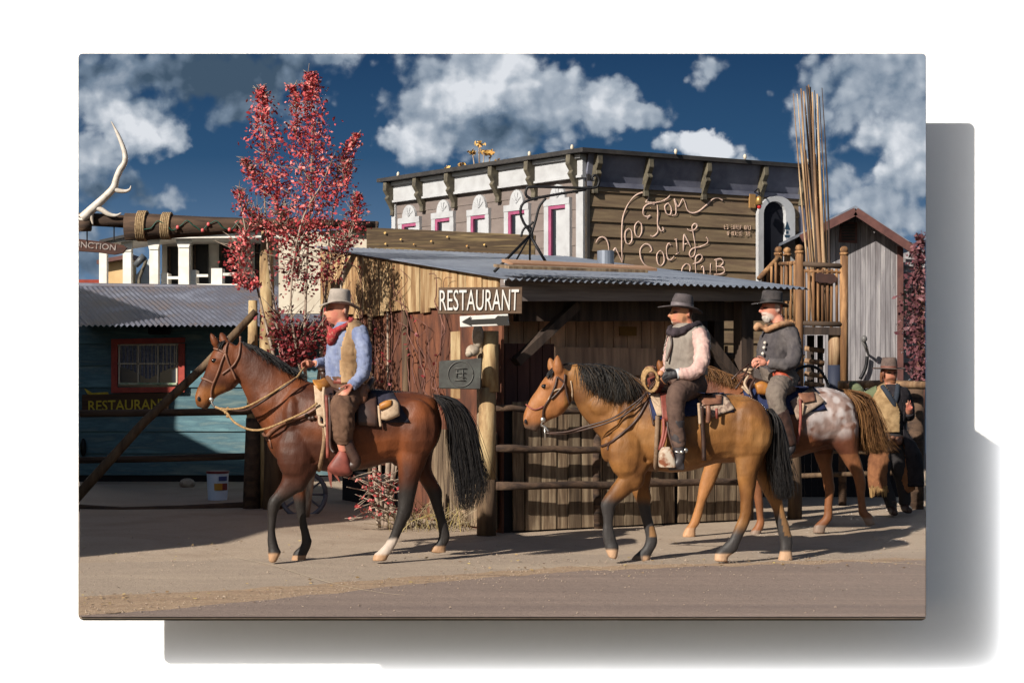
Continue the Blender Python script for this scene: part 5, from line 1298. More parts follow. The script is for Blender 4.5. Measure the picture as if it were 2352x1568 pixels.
s1 = thing('saddle', 'tan and dark leather western saddle on the bay horse', 'saddle', HP(H1, 1250, 520))
mb = MB(); loft_slices(mb, [((1090, 470), (1090, 560), .20), ((1180, 490), (1180, 570), .19), ((1280, 500), (1280, 580), .2), ((1380, 480), (1385, 570), .22), ((1440, 450), (1455, 560), .22)], H1Y, cA, 2.2); mb.build('seat', LEATHD, s1, smooth=True)
mb = MB(); loft_slices(mb, [((1000, 440), (1100, 560), .24), ((1050, 440), (1150, 520), .20), ((1085, 425), (1150, 480), .10)], H1Y, cA, 2.2); mb.build('pommel', LEATHT, s1, smooth=True)
mb = MB(); mb.tube([HP(H1, 1085, 450), HP(H1, 1078, 400), HP(H1, 1070, 372)], [.032, .026, .028], 10); mb.ball(HP(H1, 1072, 366), .045, .045, .022); mb.build('horn', LEATHD, s1, smooth=True)
mb = MB(); mb.tube(cr([HP(H1, 1405, 520, -.2), HP(H1, 1440, 455, -.14), HP(H1, 1450, 440, 0), HP(H1, 1440, 455, .14)], 4), .028, 8); mb.build('cantle', LEATHD, s1, smooth=True)
patch(H1, [(1330, 560), (1480, 560), (1490, 800), (1330, 790)], .03, 8, 'rear_skirt', LEATHD, s1)
patch(H1, [(1000, 500), (1090, 500), (1130, 760), (1030, 720)], .035, 8, 'front_skirt', CANV, s1)
patch(H1, [(1085, 520), (1150, 540), (1200, 900), (1130, 900)], .05, 8, 'fender', LEATHD, s1)
for pts, r_, m_ in (([(1080, 500, -.31), (1075, 580, -.33), (1085, 700, -.34), (1090, 800, -.34), (1105, 900, -.34)], .013, CANV), ([(1045, 720, -.33), (1050, 780, -.34), (1090, 790, -.35)], .013, CANV), ([(1120, 560, -.33), (1130, 760, -.36), (1130, 950, -.36), (1160, 1000, -.38)], .014, LEATHD), ([(1100, 560, -.33), (1105, 800, -.34), (1110, 1040, -.35)], .016, LEATHR), ([(1500, 640, -.31), (1505, 720, -.32), (1515, 800, -.32)], .012, CANV)):
    mb = MB(); mb.tube(cr([HP(H1, x, y, o) for x, y, o in pts], 4), r_, 7); mb.build('strap', m_, s1, smooth=True)
mb = MB(); strap(mb, H1, [cA(1080, 760), cA(1085, 900), cA(1060, 1060), cA(1040, 1130)], .020); mb.build('cinch', surf('cinch_tan', A(180, 146, 112, 1.8), A(130, 100, 78, 1.8), .9, (20, 20, 20), bump=.3), s1, smooth=True)
# covered stirrup
mb = MB(); loft_slices(mb, [((1205, 965), (1228, 968), .03), ((1185, 1000), (1262, 1005), .055), ((1140, 1060), (1282, 1060), .068), ((1108, 1110), (1296, 1120), .07), ((1118, 1142), (1298, 1158), .06), ((1170, 1178), (1270, 1178), .03)], H1Y - .40, cA, 3.0); st_ = mb.build('stirrup', LEATHR, s1, smooth=True)
mb = MB(); mb.add([HP(H1, 1105, 1130, -.43), HP(H1, 1140, 1150, -.43), HP(H1, 1140, 1275, -.42), HP(H1, 1125, 1240, -.42)], [(0, 1, 2, 3)]); mb.add([HP(H1, 1150, 1160, -.43), HP(H1, 1185, 1180, -.43), HP(H1, 1210, 1235, -.42), HP(H1, 1190, 1215, -.42)], [(0, 1, 2, 3)]); mb.build('fringe', LEATHR, st_, recalc=False)
# saddlebag
sb = thing('saddlebag', 'pale canvas saddlebag with an orange leather flap behind the first rider', 'bag', HP(H1, 1590, 690, -.3))
mb = MB(); loft_slices(mb, [((1520, 640), (1520, 745), .03), ((1560, 600), (1560, 755), .05), ((1620, 592), (1620, 735), .055), ((1655, 620), (1660, 715), .04)], H1Y - .325, cA, 3.0); mb.build('pouch', CANV, sb, smooth=True)
mb = MB(); loft_slices(mb, [((1505, 625), (1510, 675), .03), ((1555, 600), (1555, 665), .04), ((1600, 597), (1600, 645), .03)], H1Y - .36, cA, 2.6); mb.build('flap', LEATHT, sb, smooth=True)
# ------------------------------------------------------------------ horse 2 : buckskin
H2Y = 14.0
def cC(x, y): return (1176 + .3 * x, 739.2 + .3 * y)
torso2 = [((1960, 690), (1992, 840), .10), ((1900, 620), (1965, 960), .20), ((1800, 568), (1860, 1050), .26), ((1680, 548), (1705, 1075), .275), ((1540, 545), (1540, 1090), .285), ((1380, 545), (1380, 1138), .30), ((1220, 535), (1210, 1152), .30), ((1080, 500), (1060, 1142), .285), ((980, 480), (900, 1130), .255), ((910, 500), (800, 1100), .225), ((850, 560), (730, 1020), .19), ((790, 650), (680, 920), .14)]
neck2 = [((1030, 470), (745, 980), .19), ((910, 400), (650, 855), .15), ((790, 355), (565, 760), .115), ((660, 330), (505, 665), .10), ((540, 318), (455, 570), .088), ((460, 318), (420, 500), .085)]
head2 = [((360, 330), (475, 400), .072), ((282, 385), (472, 520), .092), ((230, 455), (445, 625), .098), ((185, 530), (385, 705), .086), ((135, 605), (300, 742), .064), ((100, 665), (250, 775), .056), ((82, 735), (215, 812), .056), ((98, 812), (190, 842), .036)]
nf2 = [((830, 1060), (1080, 1080), .10), ((832, 1150), (1005, 1190), .088), ((772, 1242), (932, 1290), .07), ((712, 1325), (832, 1372), .056), ((680, 1388), (792, 1415), .05), ((690, 1462), (782, 1465), .039), ((698, 1545), (776, 1548), .031), ((690, 1620), (790, 1622), .036), ((706, 1690), (802, 1682), .038), ((716, 1742), (820, 1722), .046), ((740, 1800), (800, 1815), .044)]
ff2 = [((920, 1150), (1080, 1130), .075), ((912, 1275), (1052, 1255), .064), ((940, 1345), (1066, 1338), .052), ((968, 1405), (1062, 1395), .045), ((985, 1485), (1070, 1480), .036), ((1010, 1580), (1095, 1572), .032), ((1022, 1650), (1112, 1640), .035), ((1002, 1718), (1108, 1705), .038), ((962, 1762), (1072, 1770), .042), ((925, 1800), (1060, 1795), .048), ((905, 1836), (1050, 1830), .05)]
nh2 = [((1690, 880), (1980, 820), .13), ((1712, 1040), (1930, 1020), .115), ((1720, 1160), (1885, 1160), .09), ((1735, 1262), (1866, 1262), .072), ((1748, 1350), (1852, 1350), .058), ((1748, 1425), (1846, 1425), .05), ((1738, 1495), (1826, 1505), .042), ((1702, 1582), (1785, 1602), .034), ((1665, 1652), (1748, 1682), .038), ((1605, 1715), (1722, 1752), .042), ((1558, 1760), (1655, 1795), .048), ((1545, 1828), (1655, 1832), .054)]
fh2 = [((1790, 1000), (1960, 940), .12), ((1850, 1150), (1965, 1100), .09), ((1900, 1262), (2012, 1222), .066), ((1950, 1352), (2058, 1312), .052), ((1990, 1422), (2082, 1402), .045), ((2015, 1522), (2102, 1502), .037), ((2040, 1622), (2132, 1602), .036), ((2055, 1690), (2150, 1682), .039), ((2050, 1745), (2142, 1745), .046), ((2032, 1830), (2150, 1826), .054)]
BUCK = A(172, 118, 64, 2.05); BUCKD = A(126, 82, 46, 2.05); BUCKL = A(194, 144, 92, 2.05)
def col2(co, v):
    x, y = px_of(co); zx, zy = (x - 1176) / .3, (y - 739.2) / .3
    n = mnoise.noise(co * 3.3 + V(5, 0, 0)); n2 = mnoise.noise(co * 10)
    c = mixv(BUCKD, BUCK, smooth01(-.5, .25, n + .3 * n2)); c = mixv(c, BUCKL, .6 * smooth01(.05, .5, n - .2 * n2))
    if zx < 400: c = mixv(c, A(186, 116, 72, 1.6), .5)
    if zx < 230 and zy > 700: c = mixv(c, (0.05, 0.04, 0.035, 1), smooth01(745, 815, zy) * .85)
    if zx > 1480 and zy < 1180 and zy > 950: c = mixv(c, BUCKD, .25)
    if zy > 1180:
        if zx < 1200: lo, hi = 1330, 1420
        elif zx < 1890: lo, hi = 1500, 1620
        else: lo, hi = 1380, 1520
        c = mixv(c, (0.03, 0.027, 0.027, 1), smooth01(lo + 50 * n, hi + 50 * n, zy))
        if zx > 2040 and zy < 1640 and zy > 1400 and (zx - 2040) > (zy - 1400) * .2: c = mixv(c, BUCKL, .6)
        if 1050 < zx < 1110 and 1560 < zy < 1640: c = mixv(c, BUCKL, .7)
        hz = 1738 if zx < 830 and zx < 900 else 1790 if zx < 1200 else 1770 if zx < 1890 else 1752
        c = mixv(c, A(206, 168, 136, 1.6), smooth01(hz - 4, hz + 8, zy))
        if 900 < zx < 1000 and zy > 1790: c = mixv(c, (0.06, .05, .045, 1), .8)
    return c
def extra2(mb, Y0, cv):
    mb.ball(P(*cv(380, 580), Y0 - .045), .085, .06, .10, 12, 8)
    mb.ball(P(*cv(268, 492), Y0 - .085), .035, .02, .022, 10, 6)
    mb.ball(P(*cv(110, 750), Y0 - .035), .03, .03, .04, 8, 6)
    mb.ball(P(*cv(880, 990), Y0 - .19), .17, .10, .24, 12, 8)
    mb.ball(P(*cv(1820, 830), Y0 - .19), .20, .11, .27, 12, 8)
    mb.ball(P(*cv(930, 1180), Y0 - .16), .10, .075, .13, 12, 8); mb.ball(P(*cv(1800, 1110), Y0 - .17), .085, .07, .17, 12, 8); mb.ball(P(*cv(730, 640), Y0 - .10), .16, .05, .10, 12, 8); mb.ball(P(*cv(880, 780), Y0 - .18), .08, .08, .22, 12, 8); mb.ball(P(*cv(730, 970), Y0 - .1), .06, .09, .12, 12, 8)
H2 = make_horse('horse', 'golden buckskin horse with black mane, tail and knees, walking second', H2Y, cC, torso2, neck2, head2, nf2, ff2, nh2, fh2,
                [((350, 252), (350, 400), .05, -.055), ((288, 272), (312, 370), .042, .05)], col2, extra2)
eyeball(H2, 248, 492)
mb = MB(); s = surf_pt(H2, *cC(105, 760), 0.0)
if s: mb.ball(s, .014, .01, .02, 8, 6); mb.build('nostril', MT['shade_black'], H2.th, smooth=True)
tl = [[HP(H2, *p) for p in path] for path in (
    [(1960, 670), (1985, 760), (1975, 900), (1975, 1050), (2000, 1180), (2030, 1290), (2050, 1370)],
    [(1970, 665), (2010, 760), (2025, 900), (2035, 1050), (2060, 1180), (2080, 1290), (2080, 1380)],
    [(1975, 660), (2040, 740), (2080, 880), (2100, 1040), (2125, 1170), (2135, 1280), (2105, 1350)])]
mb = MB(); hair_strands(mb, tl, 2600, .038, .0028, 21, .7); mb.build('tail', MT['hair_black'], H2.th, smooth=True)
mn = [[HP(H2, *p, o) for p, o in path] for path in (
    [((500, 325), 0), ((530, 345), -.06), ((560, 420), -.115), ((590, 500), -.13), ((600, 540), -.13)],
    [((580, 325), 0), ((630, 350), -.07), ((670, 440), -.13), ((700, 540), -.15), ((720, 600), -.155)],
    [((680, 335), 0), ((720, 365), -.08), ((760, 460), -.145), ((790, 570), -.17), ((810, 640), -.175)],
    [((780, 350), 0), ((820, 390), -.09), ((850, 480), -.16), ((870, 580), -.19), ((880, 660), -.195)],
    [((860, 385), 0), ((890, 420), -.09), ((910, 500), -.17), ((920, 580), -.20), ((925, 620), -.205)])]
mb = MB(); hair_strands(mb, mn, 2900, .045, .0026, 22, 1.3); mb.build('mane', MT['hair_mixed'], H2.th, smooth=True)
cl = [[HP(H2, *p, o) for p, o in path] for path in ([((380, 330), 0), ((420, 315), 0), ((470, 325), -.02)], [((620, 330), 0), ((680, 325), 0), ((740, 355), .0)], [((780, 350), 0), ((850, 365), 0), ((910, 420), .0)])]
mb = MB(); hair_strands(mb, cl, 120, .018, .006, 23, .8); mb.build('crest_hair', MT['hair_black'], H2.th, smooth=True)
fl = [[HP(H2, *p, o) for p, o in path] for path in ([((320, 340), -.02), ((275, 390), -.05), ((265, 440), -.07)], [((340, 350), -.05), ((310, 400), -.09), ((300, 455), -.10)])]
mb = MB(); hair_strands(mb, fl, 60, .012, .006, 24); mb.build('forelock', MT['hair_black'], H2.th, smooth=True)
br2 = thing('bridle', 'brown bridle with tan cheek strap worn by the buckskin horse', 'bridle', P(*cC(300, 600), H2Y))
bstraps(H2, br2, [[(345, 420), (330, 490), (290, 580), (245, 660), (235, 740)], [(345, 420), (400, 470), (420, 560), (440, 630)], [(405, 400), (395, 480), (350, 540), (300, 590)]], LEATHD)
bstraps(H2, br2, [[(375, 510), (320, 530), (275, 600), (240, 670)], [(450, 450), (462, 530), (455, 610)]], CANV, r_=.007)
bstraps(H2, br2, [[(105, 630), (170, 670), (240, 645)]], LEATHR, r_=.007)
mb = MB(); q = [surf_pt(H2, *cC(235, 745), .02), HP(H2, 225, 790, -.06), HP(H2, 250, 800, -.06), HP(H2, 280, 840, -.06)]; mb.tube(cr(q, 4), .009, 7); mb.ball(q[0], .024, .012, .024); mb.tube([HP(H2, 250, 800, -.06), HP(H2, 255, 900, -.06)], .009, 6); mb.build('bit', STEEL, br2, smooth=True)
for pts, r_ in (([(280, 850, -.06), (420, 840, -.15), (560, 800, -.22), (760, 740, -.27), (900, 650, -.27), (1010, 560, -.27), (1080, 460, -.22), (1130, 410, -.16)], .008),
                ([(255, 850, -.05), (400, 855, -.12), (640, 800, -.25), (830, 730, -.28), (960, 630, -.28), (1090, 470, -.24), (1135, 420, -.2)], .008)):
    mb = MB(); mb.tube(cr([HP(H2, *p) for p in pts], 6), r_, 7); mb.build('rein', LEATHD, br2, smooth=True)
bc2 = thing('breast_collar', 'thin dark breast strap across the buckskin horse\'s chest', 'harness', P(*cC(850, 880), H2Y - .2))
for st, r_ in (([(1060, 560), (1020, 640), (960, 740), (860, 840), (760, 920), (690, 950)], .012), ([(760, 915), (740, 950), (735, 980)], .010), ([(1050, 620), (1070, 720), (1085, 790)], .010)):
    mb = MB(); strap(mb, H2, [cC(*p) for p in st], r_); mb.build('strap', LEATHD, bc2, smooth=True)
FELT0 = surf('cinch_grey', A(170, 140, 112, 1.8), A(130, 104, 84, 1.8), .9, (20, 20, 20), bump=.3)
BLUEC = surf('blue_cloth', A(40, 52, 96), A(26, 34, 66), .9, (20, 20, 20), bump=.3)
PATC = surf('woven_cloth', A(190, 166, 146), A(128, 104, 92), .9, (26, 8, 26), bump=.3, contrast=(.42, .58))
tag(patch(H2, [(1040, 530), (1620, 545), (1700, 690), (1080, 750)], .012, 12, 'saddle_blanket', BLUEC, None), 'dark blue saddle blanket under the saddle of the buckskin horse', 'blanket')
tag(patch(H2, [(1410, 575), (1620, 550), (1705, 670), (1500, 745)], .022, 8, 'saddle_pad', PATC, None), 'pale woven pad edged in cream on the buckskin horse\'s back', 'blanket')
s2 = thing('saddle', 'reddish brown western saddle with rope on the buckskin horse', 'saddle', HP(H2, 1280, 520))
mb = MB(); loft_slices(mb, [((1120, 460), (1130, 560), .20), ((1200, 480), (1210, 580), .19), ((1300, 490), (1300, 590), .2), ((1400, 470), (1405, 580), .22), ((1445, 430), (1450, 560), .21)], H2Y, cC, 2.2); mb.build('seat', LEATHD, s2, smooth=True)
mb = MB(); loft_slices(mb, [((1040, 430), (1100, 580), .23), ((1090, 410), (1170, 540), .2), ((1110, 420), (1180, 500), .12)], H2Y, cC, 2.2); mb.build('pommel', LEATHR, s2, smooth=True)
mb = MB(); mb.tube([HP(H2, 1080, 430), HP(H2, 1068, 390), HP(H2, 1062, 360)], [.034, .028, .03], 10); mb.ball(HP(H2, 1060, 352), .05, .05, .02); mb.build('horn', LEATH, s2, smooth=True)
mb = MB()
for k in range(5): c_ = HP(H2, 1050 + k * 3, 430 + k * 6, -.2); mb.tube([c_ + V(.06 * math.cos(i * .42), -.02 * k, .09 * math.sin(i * .42)) for i in range(16)], .011, 6)
mb.build('coiled_rope', ROPEL, s2, smooth=True)
patch(H2, [(1050, 560), (1130, 560), (1150, 720), (1110, 720)], .03, 6, 'front_skirt', CANV, s2)
patch(H2, [(1130, 560), (1190, 560), (1195, 760), (1150, 760)], .045, 6, 'fender', LEATHR, s2)
patch(H2, [(1430, 570), (1610, 580), (1600, 640), (1460, 650)], .04, 7, 'rear_skirt', LEATH, s2)
for pts, r_, m_ in (([(1450, 640, -.33), (1455, 760, -.33), (1465, 900, -.33), (1470, 1060, -.33)], .020, LEATHD), ([(1500, 640, -.34), (1505, 700, -.35), (1500, 770, -.34)], .022, LEATH), ([(1430, 620, -.34), (1435, 700, -.34), (1440, 780, -.34)], .014, CANV), ([(1160, 740, -.33), (1160, 850, -.35), (1130, 980, -.36)], .016, LEATHR), ([(1190, 760, -.36), (1200, 850, -.38), (1245, 1000, -.40)], .011, LEATHD), ([(1190, 800, -.36), (1170, 900, -.38), (1150, 960, -.38)], .011, LEATHR), ([(1565, 660, -.34), (1570, 740, -.34)], .012, LEATHR)):
    mb = MB(); mb.tube(cr([HP(H2, x, y, o) for x, y, o in pts], 4), r_, 7); mb.build('strap', m_, s2, smooth=True)
mb = MB(); strap(mb, H2, [cC(1115, 720), cC(1110, 880), cC(1105, 1010), cC(1100, 1130)], .022); mb.build('cinch', FELT0, s2, smooth=True)
HIDE = surf('cowhide', A(214, 198, 180, 1.7), A(196, 172, 150, 1.7), .85, (11, 11, 11), contrast=(.42, .56), c3=A(130, 74, 46))
mb = MB(); loft_slices(mb, [((1150, 958), (1205, 955), .05), ((1126, 1000), (1236, 1000), .065), ((1122, 1085), (1256, 1085), .07), ((1128, 1108), (1256, 1112), .07)], H2Y - .40, cC, 4.0); mb.build('stirrup', HIDE, s2, smooth=True)
# ------------------------------------------------------------------ horse 3 : spotted
H3Y = 16.4
def cE(x, y): return (1512 + .3 * x, 772.8 + .3 * y)
torso3 = [((1470, 480), (1525, 650), .12), ((1425, 432), (1512, 780), .22), ((1335, 398), (1410, 850), .28), ((1220, 385), (1260, 865), .30), ((1100, 382), (1120, 905), .32), ((960, 378), (965, 950), .34), ((820, 368), (800, 960), .34), ((700, 352), (680, 960), .32), ((600, 350), (520, 930), .28), ((520, 362), (420, 900), .25), ((460, 430), (350, 820), .21), ((400, 520), (300, 720), .15)]
neck3 = [((650, 342), (370, 830), .21), ((540, 302), (290, 650), .165), ((430, 262), (195, 545), .125), ((330, 235), (105, 465), .11), ((230, 190), (65, 405), .10)]
head3 = [((90, 190), (150, 260), .08), ((15, 240), (140, 380), .10), ((-40, 300), (105, 480), .105), ((-90, 380), (45, 540), .09), ((-130, 450), (-15, 585), .068), ((-160, 510), (-70, 615), .06), ((-175, 570), (-100, 645), .055)]
nf3 = [((360, 800), (500, 820), .11), ((365, 935), (495, 955), .09), ((325, 1085), (440, 1115), .065), ((300, 1220), (375, 1240), .048), ((268, 1350), (332, 1375), .036), ((240, 1420), (310, 1440), .038), ((205, 1472), (288, 1468), .048), ((182, 1530), (285, 1535), .054)]
ff3 = [((640, 900), (790, 900), .08), ((690, 1040), (790, 1035), .06), ((728, 1200), (800, 1205), .048), ((745, 1340), (805, 1345), .038), ((750, 1420), (812, 1430), .038), ((705, 1490), (780, 1510), .045), ((690, 1545), (785, 1550), .05)]
nh3 = [((1270, 700), (1525, 660), .14), ((1330, 830), (1530, 800), .12), ((1385, 900), (1535, 880), .10), ((1435, 985), (1552, 955), .08), ((1490, 1065), (1572, 1040), .06), ((1510, 1135), (1586, 1115), .05), ((1522, 1220), (1582, 1220), .039), ((1530, 1310), (1592, 1308), .037), ((1535, 1360), (1605, 1340), .04), ((1565, 1395), (1630, 1360), .046), ((1600, 1450), (1665, 1430), .046)]
fh3 = [((1170, 800), (1360, 800), .12), ((1210, 950), (1332, 950), .088), ((1250, 1050), (1340, 1050), .068), ((1270, 1150), (1350, 1150), .054), ((1280, 1205), (1346, 1205), .047), ((1270, 1295), (1332, 1292), .038), ((1265, 1375), (1332, 1385), .038), ((1215, 1425), (1302, 1432), .042), ((1190, 1452), (1282, 1462), .05), ((1180, 1500), (1276, 1510), .054)]
def col3(co, v):
    x, y = px_of(co); zx, zy = (x - 1512) / .3, (y - 772.8) / .3
    n = mnoise.noise(co * 3.0 + V(9, 3, 0)); n2 = mnoise.noise(co * 11); n3 = mnoise.noise(co * 16 + V(3, 0, 0))
    sor = mixv(A(108, 62, 44, 1.9), A(146, 90, 58, 1.9), smooth01(-.4, .4, n + .3 * n2))
    c = sor
    t = smooth01(1040, 1200, zx) * (1 - smooth01(690, 800, zy + 60 * n)) * (1 - .55 * smooth01(380, 760, zy))
    wh = mixv(A(214, 202, 200, 1.7), A(170, 146, 138, 1.7), smooth01(-.25, .35, n2 + .5 * n3))
    wh = mixv(wh, A(122, 82, 66, 1.7), .85 * smooth01(.22, .5, n3 + .25 * n))
    c = mixv(c, wh, min(1, t * 1.5))
    if zx < 300 and zy < 700: c = mixv(c, A(150, 92, 48, 1.6), .7)
    if zy > 900:
        c = mixv(c, A(176, 118, 76, 1.6), .35)
        if zx < 600 and zy < 1470: c = mixv(c, A(196, 138, 84, 1.5), .6)
        hz = 1462 if zx < 600 else 1480 if zx < 1000 else 1440 if zx < 1400 else 1385
        c = mixv(c, A(150, 128, 114, 1.6), smooth01(hz - 5, hz + 10, zy))
        if zx < 600: c = mixv(c, A(206, 160, 122, 1.6), smooth01(hz - 5, hz + 10, zy))
    return c
H3 = make_horse('horse', 'spotted appaloosa horse with white speckled rump and tan tail, walking third', H3Y, cE, torso3, neck3, head3, nf3, ff3, nh3, fh3,
                [((0, 175), (30, 260), .045, -.06), ((40, 170), (60, 240), .045, .06)], col3, None, vox=.013)
tl = [[HP(H3, *p) for p in path] for path in (
    [(1445, 430), (1500, 520), (1540, 650), (1560, 780), (1580, 860), (1600, 900)],
    [(1445, 415), (1560, 480), (1610, 640), (1640, 780), (1670, 860), (1690, 910)],
    [(1440, 405), (1575, 445), (1650, 600), (1690, 740), (1730, 840), (1760, 900)])]
mb = MB(); hair_strands(mb, tl, 2600, .05, .0032, 31, .9); mb.build('tail', MT['hair_tan'], H3.th, smooth=True)
mn = [[HP(H3, *p, o) for p, o in path] for path in (
    [((240, 195), 0), ((250, 200), -.05), ((280, 260), -.09), ((300, 320), -.11)], [((340, 235), 0), ((360, 240), -.05), ((390, 300), -.10), ((410, 370), -.12)],
    [((450, 265), 0), ((480, 275), -.05), ((510, 340), -.12), ((520, 400), -.14)], [((550, 305), 0), ((570, 315), -.05), ((590, 370), -.13), ((590, 420), -.15)])]
mb = MB(); hair_strands(mb, mn, 1500, .035, .0032, 32, 1.1); mb.build('mane', MT['hair_tan'], H3.th, smooth=True)
tag(patch(H3, [(640, 380), (1190, 380), (1290, 560), (700, 640)], .012, 12, 'saddle_blanket', BLUEC, None), 'blue saddle blanket under the saddle of the spotted horse', 'blanket')
FELT = surf('grey_felt', A(176, 154, 136), A(140, 118, 104), .9, (20, 20, 20), bump=.2)
tag(patch(H3, [(1010, 500), (1170, 395), (1275, 500), (1060, 640)], .03, 8, 'saddle_pad', FELT, None), 'thick grey felt pad on the back of the spotted horse', 'blanket')
s3 = thing('saddle', 'worn brown saddle with many strings on the spotted horse', 'saddle', HP(H3, 850, 330))
mb = MB(); loft_slices(mb, [((700, 300), (700, 420), .22), ((800, 330), (800, 430), .21), ((920, 340), (920, 430), .22), ((1020, 320), (1020, 420), .24), ((1060, 290), (1065, 400), .22)], H3Y, cE, 2.2); mb.build('seat', LEATHD, s3, smooth=True)
mb = MB(); loft_slices(mb, [((610, 290), (660, 440), .25), ((670, 270), (740, 420), .22), ((700, 285), (760, 380), .14)], H3Y, cE, 2.2); mb.build('pommel', LEATH, s3, smooth=True)
mb = MB(); mb.tube([HP(H3, 690, 300), HP(H3, 690, 262)], .035, 10); mb.ball(HP(H3, 690, 256), .055, .05, .022); mb.build('horn', CANV, s3, smooth=True)
mb = MB(); loft_slices(mb, [((740, 360), (760, 440), .05), ((790, 340), (820, 450), .06), ((840, 360), (850, 440), .05)], H3Y - .34, cE, 2.4); mb.build('swell', LEATHT, s3, smooth=True)
patch(H3, [(1070, 450), (1190, 440), (1200, 500), (1090, 520)], .05, 7, 'rear_skirt', LEATH, s3)
for pts, r_, m_ in (([(690, 300, -.25), (660, 360, -.3), (700, 440, -.36), (640, 380, -.36)], .013, CANV), ([(740, 320, -.28), (700, 400, -.34), (720, 470, -.38)], .013, LEATHD), ([(1085, 480, -.35), (1090, 560, -.37), (1085, 700, -.38), (1060, 820, -.38)], .016, LEATHR), ([(1110, 510, -.36), (1100, 600, -.37)], .014, CANV)):
    mb = MB(); mb.tube(cr([HP(H3, *p) for p in pts], 4), r_, 7); mb.build('strap', m_, s3, smooth=True)
mb = MB(); mb.tube(cr([HP(H3, 1055, 400, -.2), HP(H3, 1030, 320, -.1), HP(H3, 1070, 250, 0), HP(H3, 1160, 225, 0), HP(H3, 1240, 260, 0), HP(H3, 1290, 340, .05), HP(H3, 1300, 385, .05)], 6), .016, 7)
tag(mb.build('stiff_rope', MT['iron'], smooth=True), 'dark stiff rope loop arching behind the third rider over the spotted rump', 'rope')
mb = MB(); mb.tube(cr([HP(H3, 560, 330, -.2), HP(H3, 620, 270, -.2), HP(H3, 690, 210, -.1)], 5), .009, 6); mb.tube(cr([HP(H3, 590, 400, -.28), HP(H3, 640, 330, -.25), HP(H3, 700, 215, -.1)], 5), .009, 6)
tag(mb.build('reins', LEATHD, smooth=True), 'dark leather reins rising to the third rider\'s hands', 'reins')
# ================================================================== people
def crr(pts, rad, k=4):
    q = cr(pts, k) if len(pts) > 2 else [Vector(p) for p in pts]; out = []
    if len(pts) == 2: return q, list(rad[:2])
    for i in range(len(q)):
        f = i / k; j = min(int(f), len(rad) - 2); t = f - j; t = t * t * (3 - 2 * t) if True else t
        out.append(rad[j] + (rad[j + 1] - rad[j]) * t)
    return q, out
def limb(mb, Y0, pts, k=4, n=14, grow=0.0):
    q, r_ = crr([P(x, y, Y0 + o) for x, y, o, _ in pts], [r + grow for _, _, _, r in pts], k)
    mb.tube(q, r_, n)
def fingers(mb, Y0, lst, r_=.0092):
    for f in lst:
        q = cr([P(x, y, Y0 + o) for x, y, o in f], 3)
        mb.tube(q, [r_ * (1 - .25 * i / (len(q) - 1)) for i in range(len(q))], 8)
def cloth_mat(name, c1, c2, sc=(14, 14, 6), bump=.5, rough=.9, pat=None):
    m = surf(name, c1, c2, rough, sc, bump=bump, bdist=.012, fine=.05, spec=.15); return m
def wrinkle(me, amp, sc, seed=0):
    nn = [v.normal.copy() for v in me.vertices]
    for v, nv in zip(me.vertices, nn):
        q = v.co; d_ = q.z * 1.5 + q.x * .9
        n = mnoise.noise(Vector((q.x * sc * .8 + d_ * 3, q.y * sc, d_ * sc + seed))) ; n2 = mnoise.noise(Vector((q.x * sc * 2.6, q.y * sc * 2.6, d_ * sc * 2.2 - seed)))
        v.co = q + nv * amp * (.55 * n + .45 * (abs(n2) * 2 - .5))
def clip(me, fn, thick=.008):
    bm = bmesh.new(); bm.from_mesh(me)
    bmesh.ops.delete(bm, geom=[f for f in bm.faces if fn(f.calc_center_median())], context='FACES')
    bmesh.ops.delete(bm, geom=[v for v in bm.verts if not v.link_faces], context='VERTS')
    bm.normal_update(); bmesh.ops.solidify(bm, geom=bm.faces[:], thickness=-thick); bm.to_mesh(me); bm.free(); return me
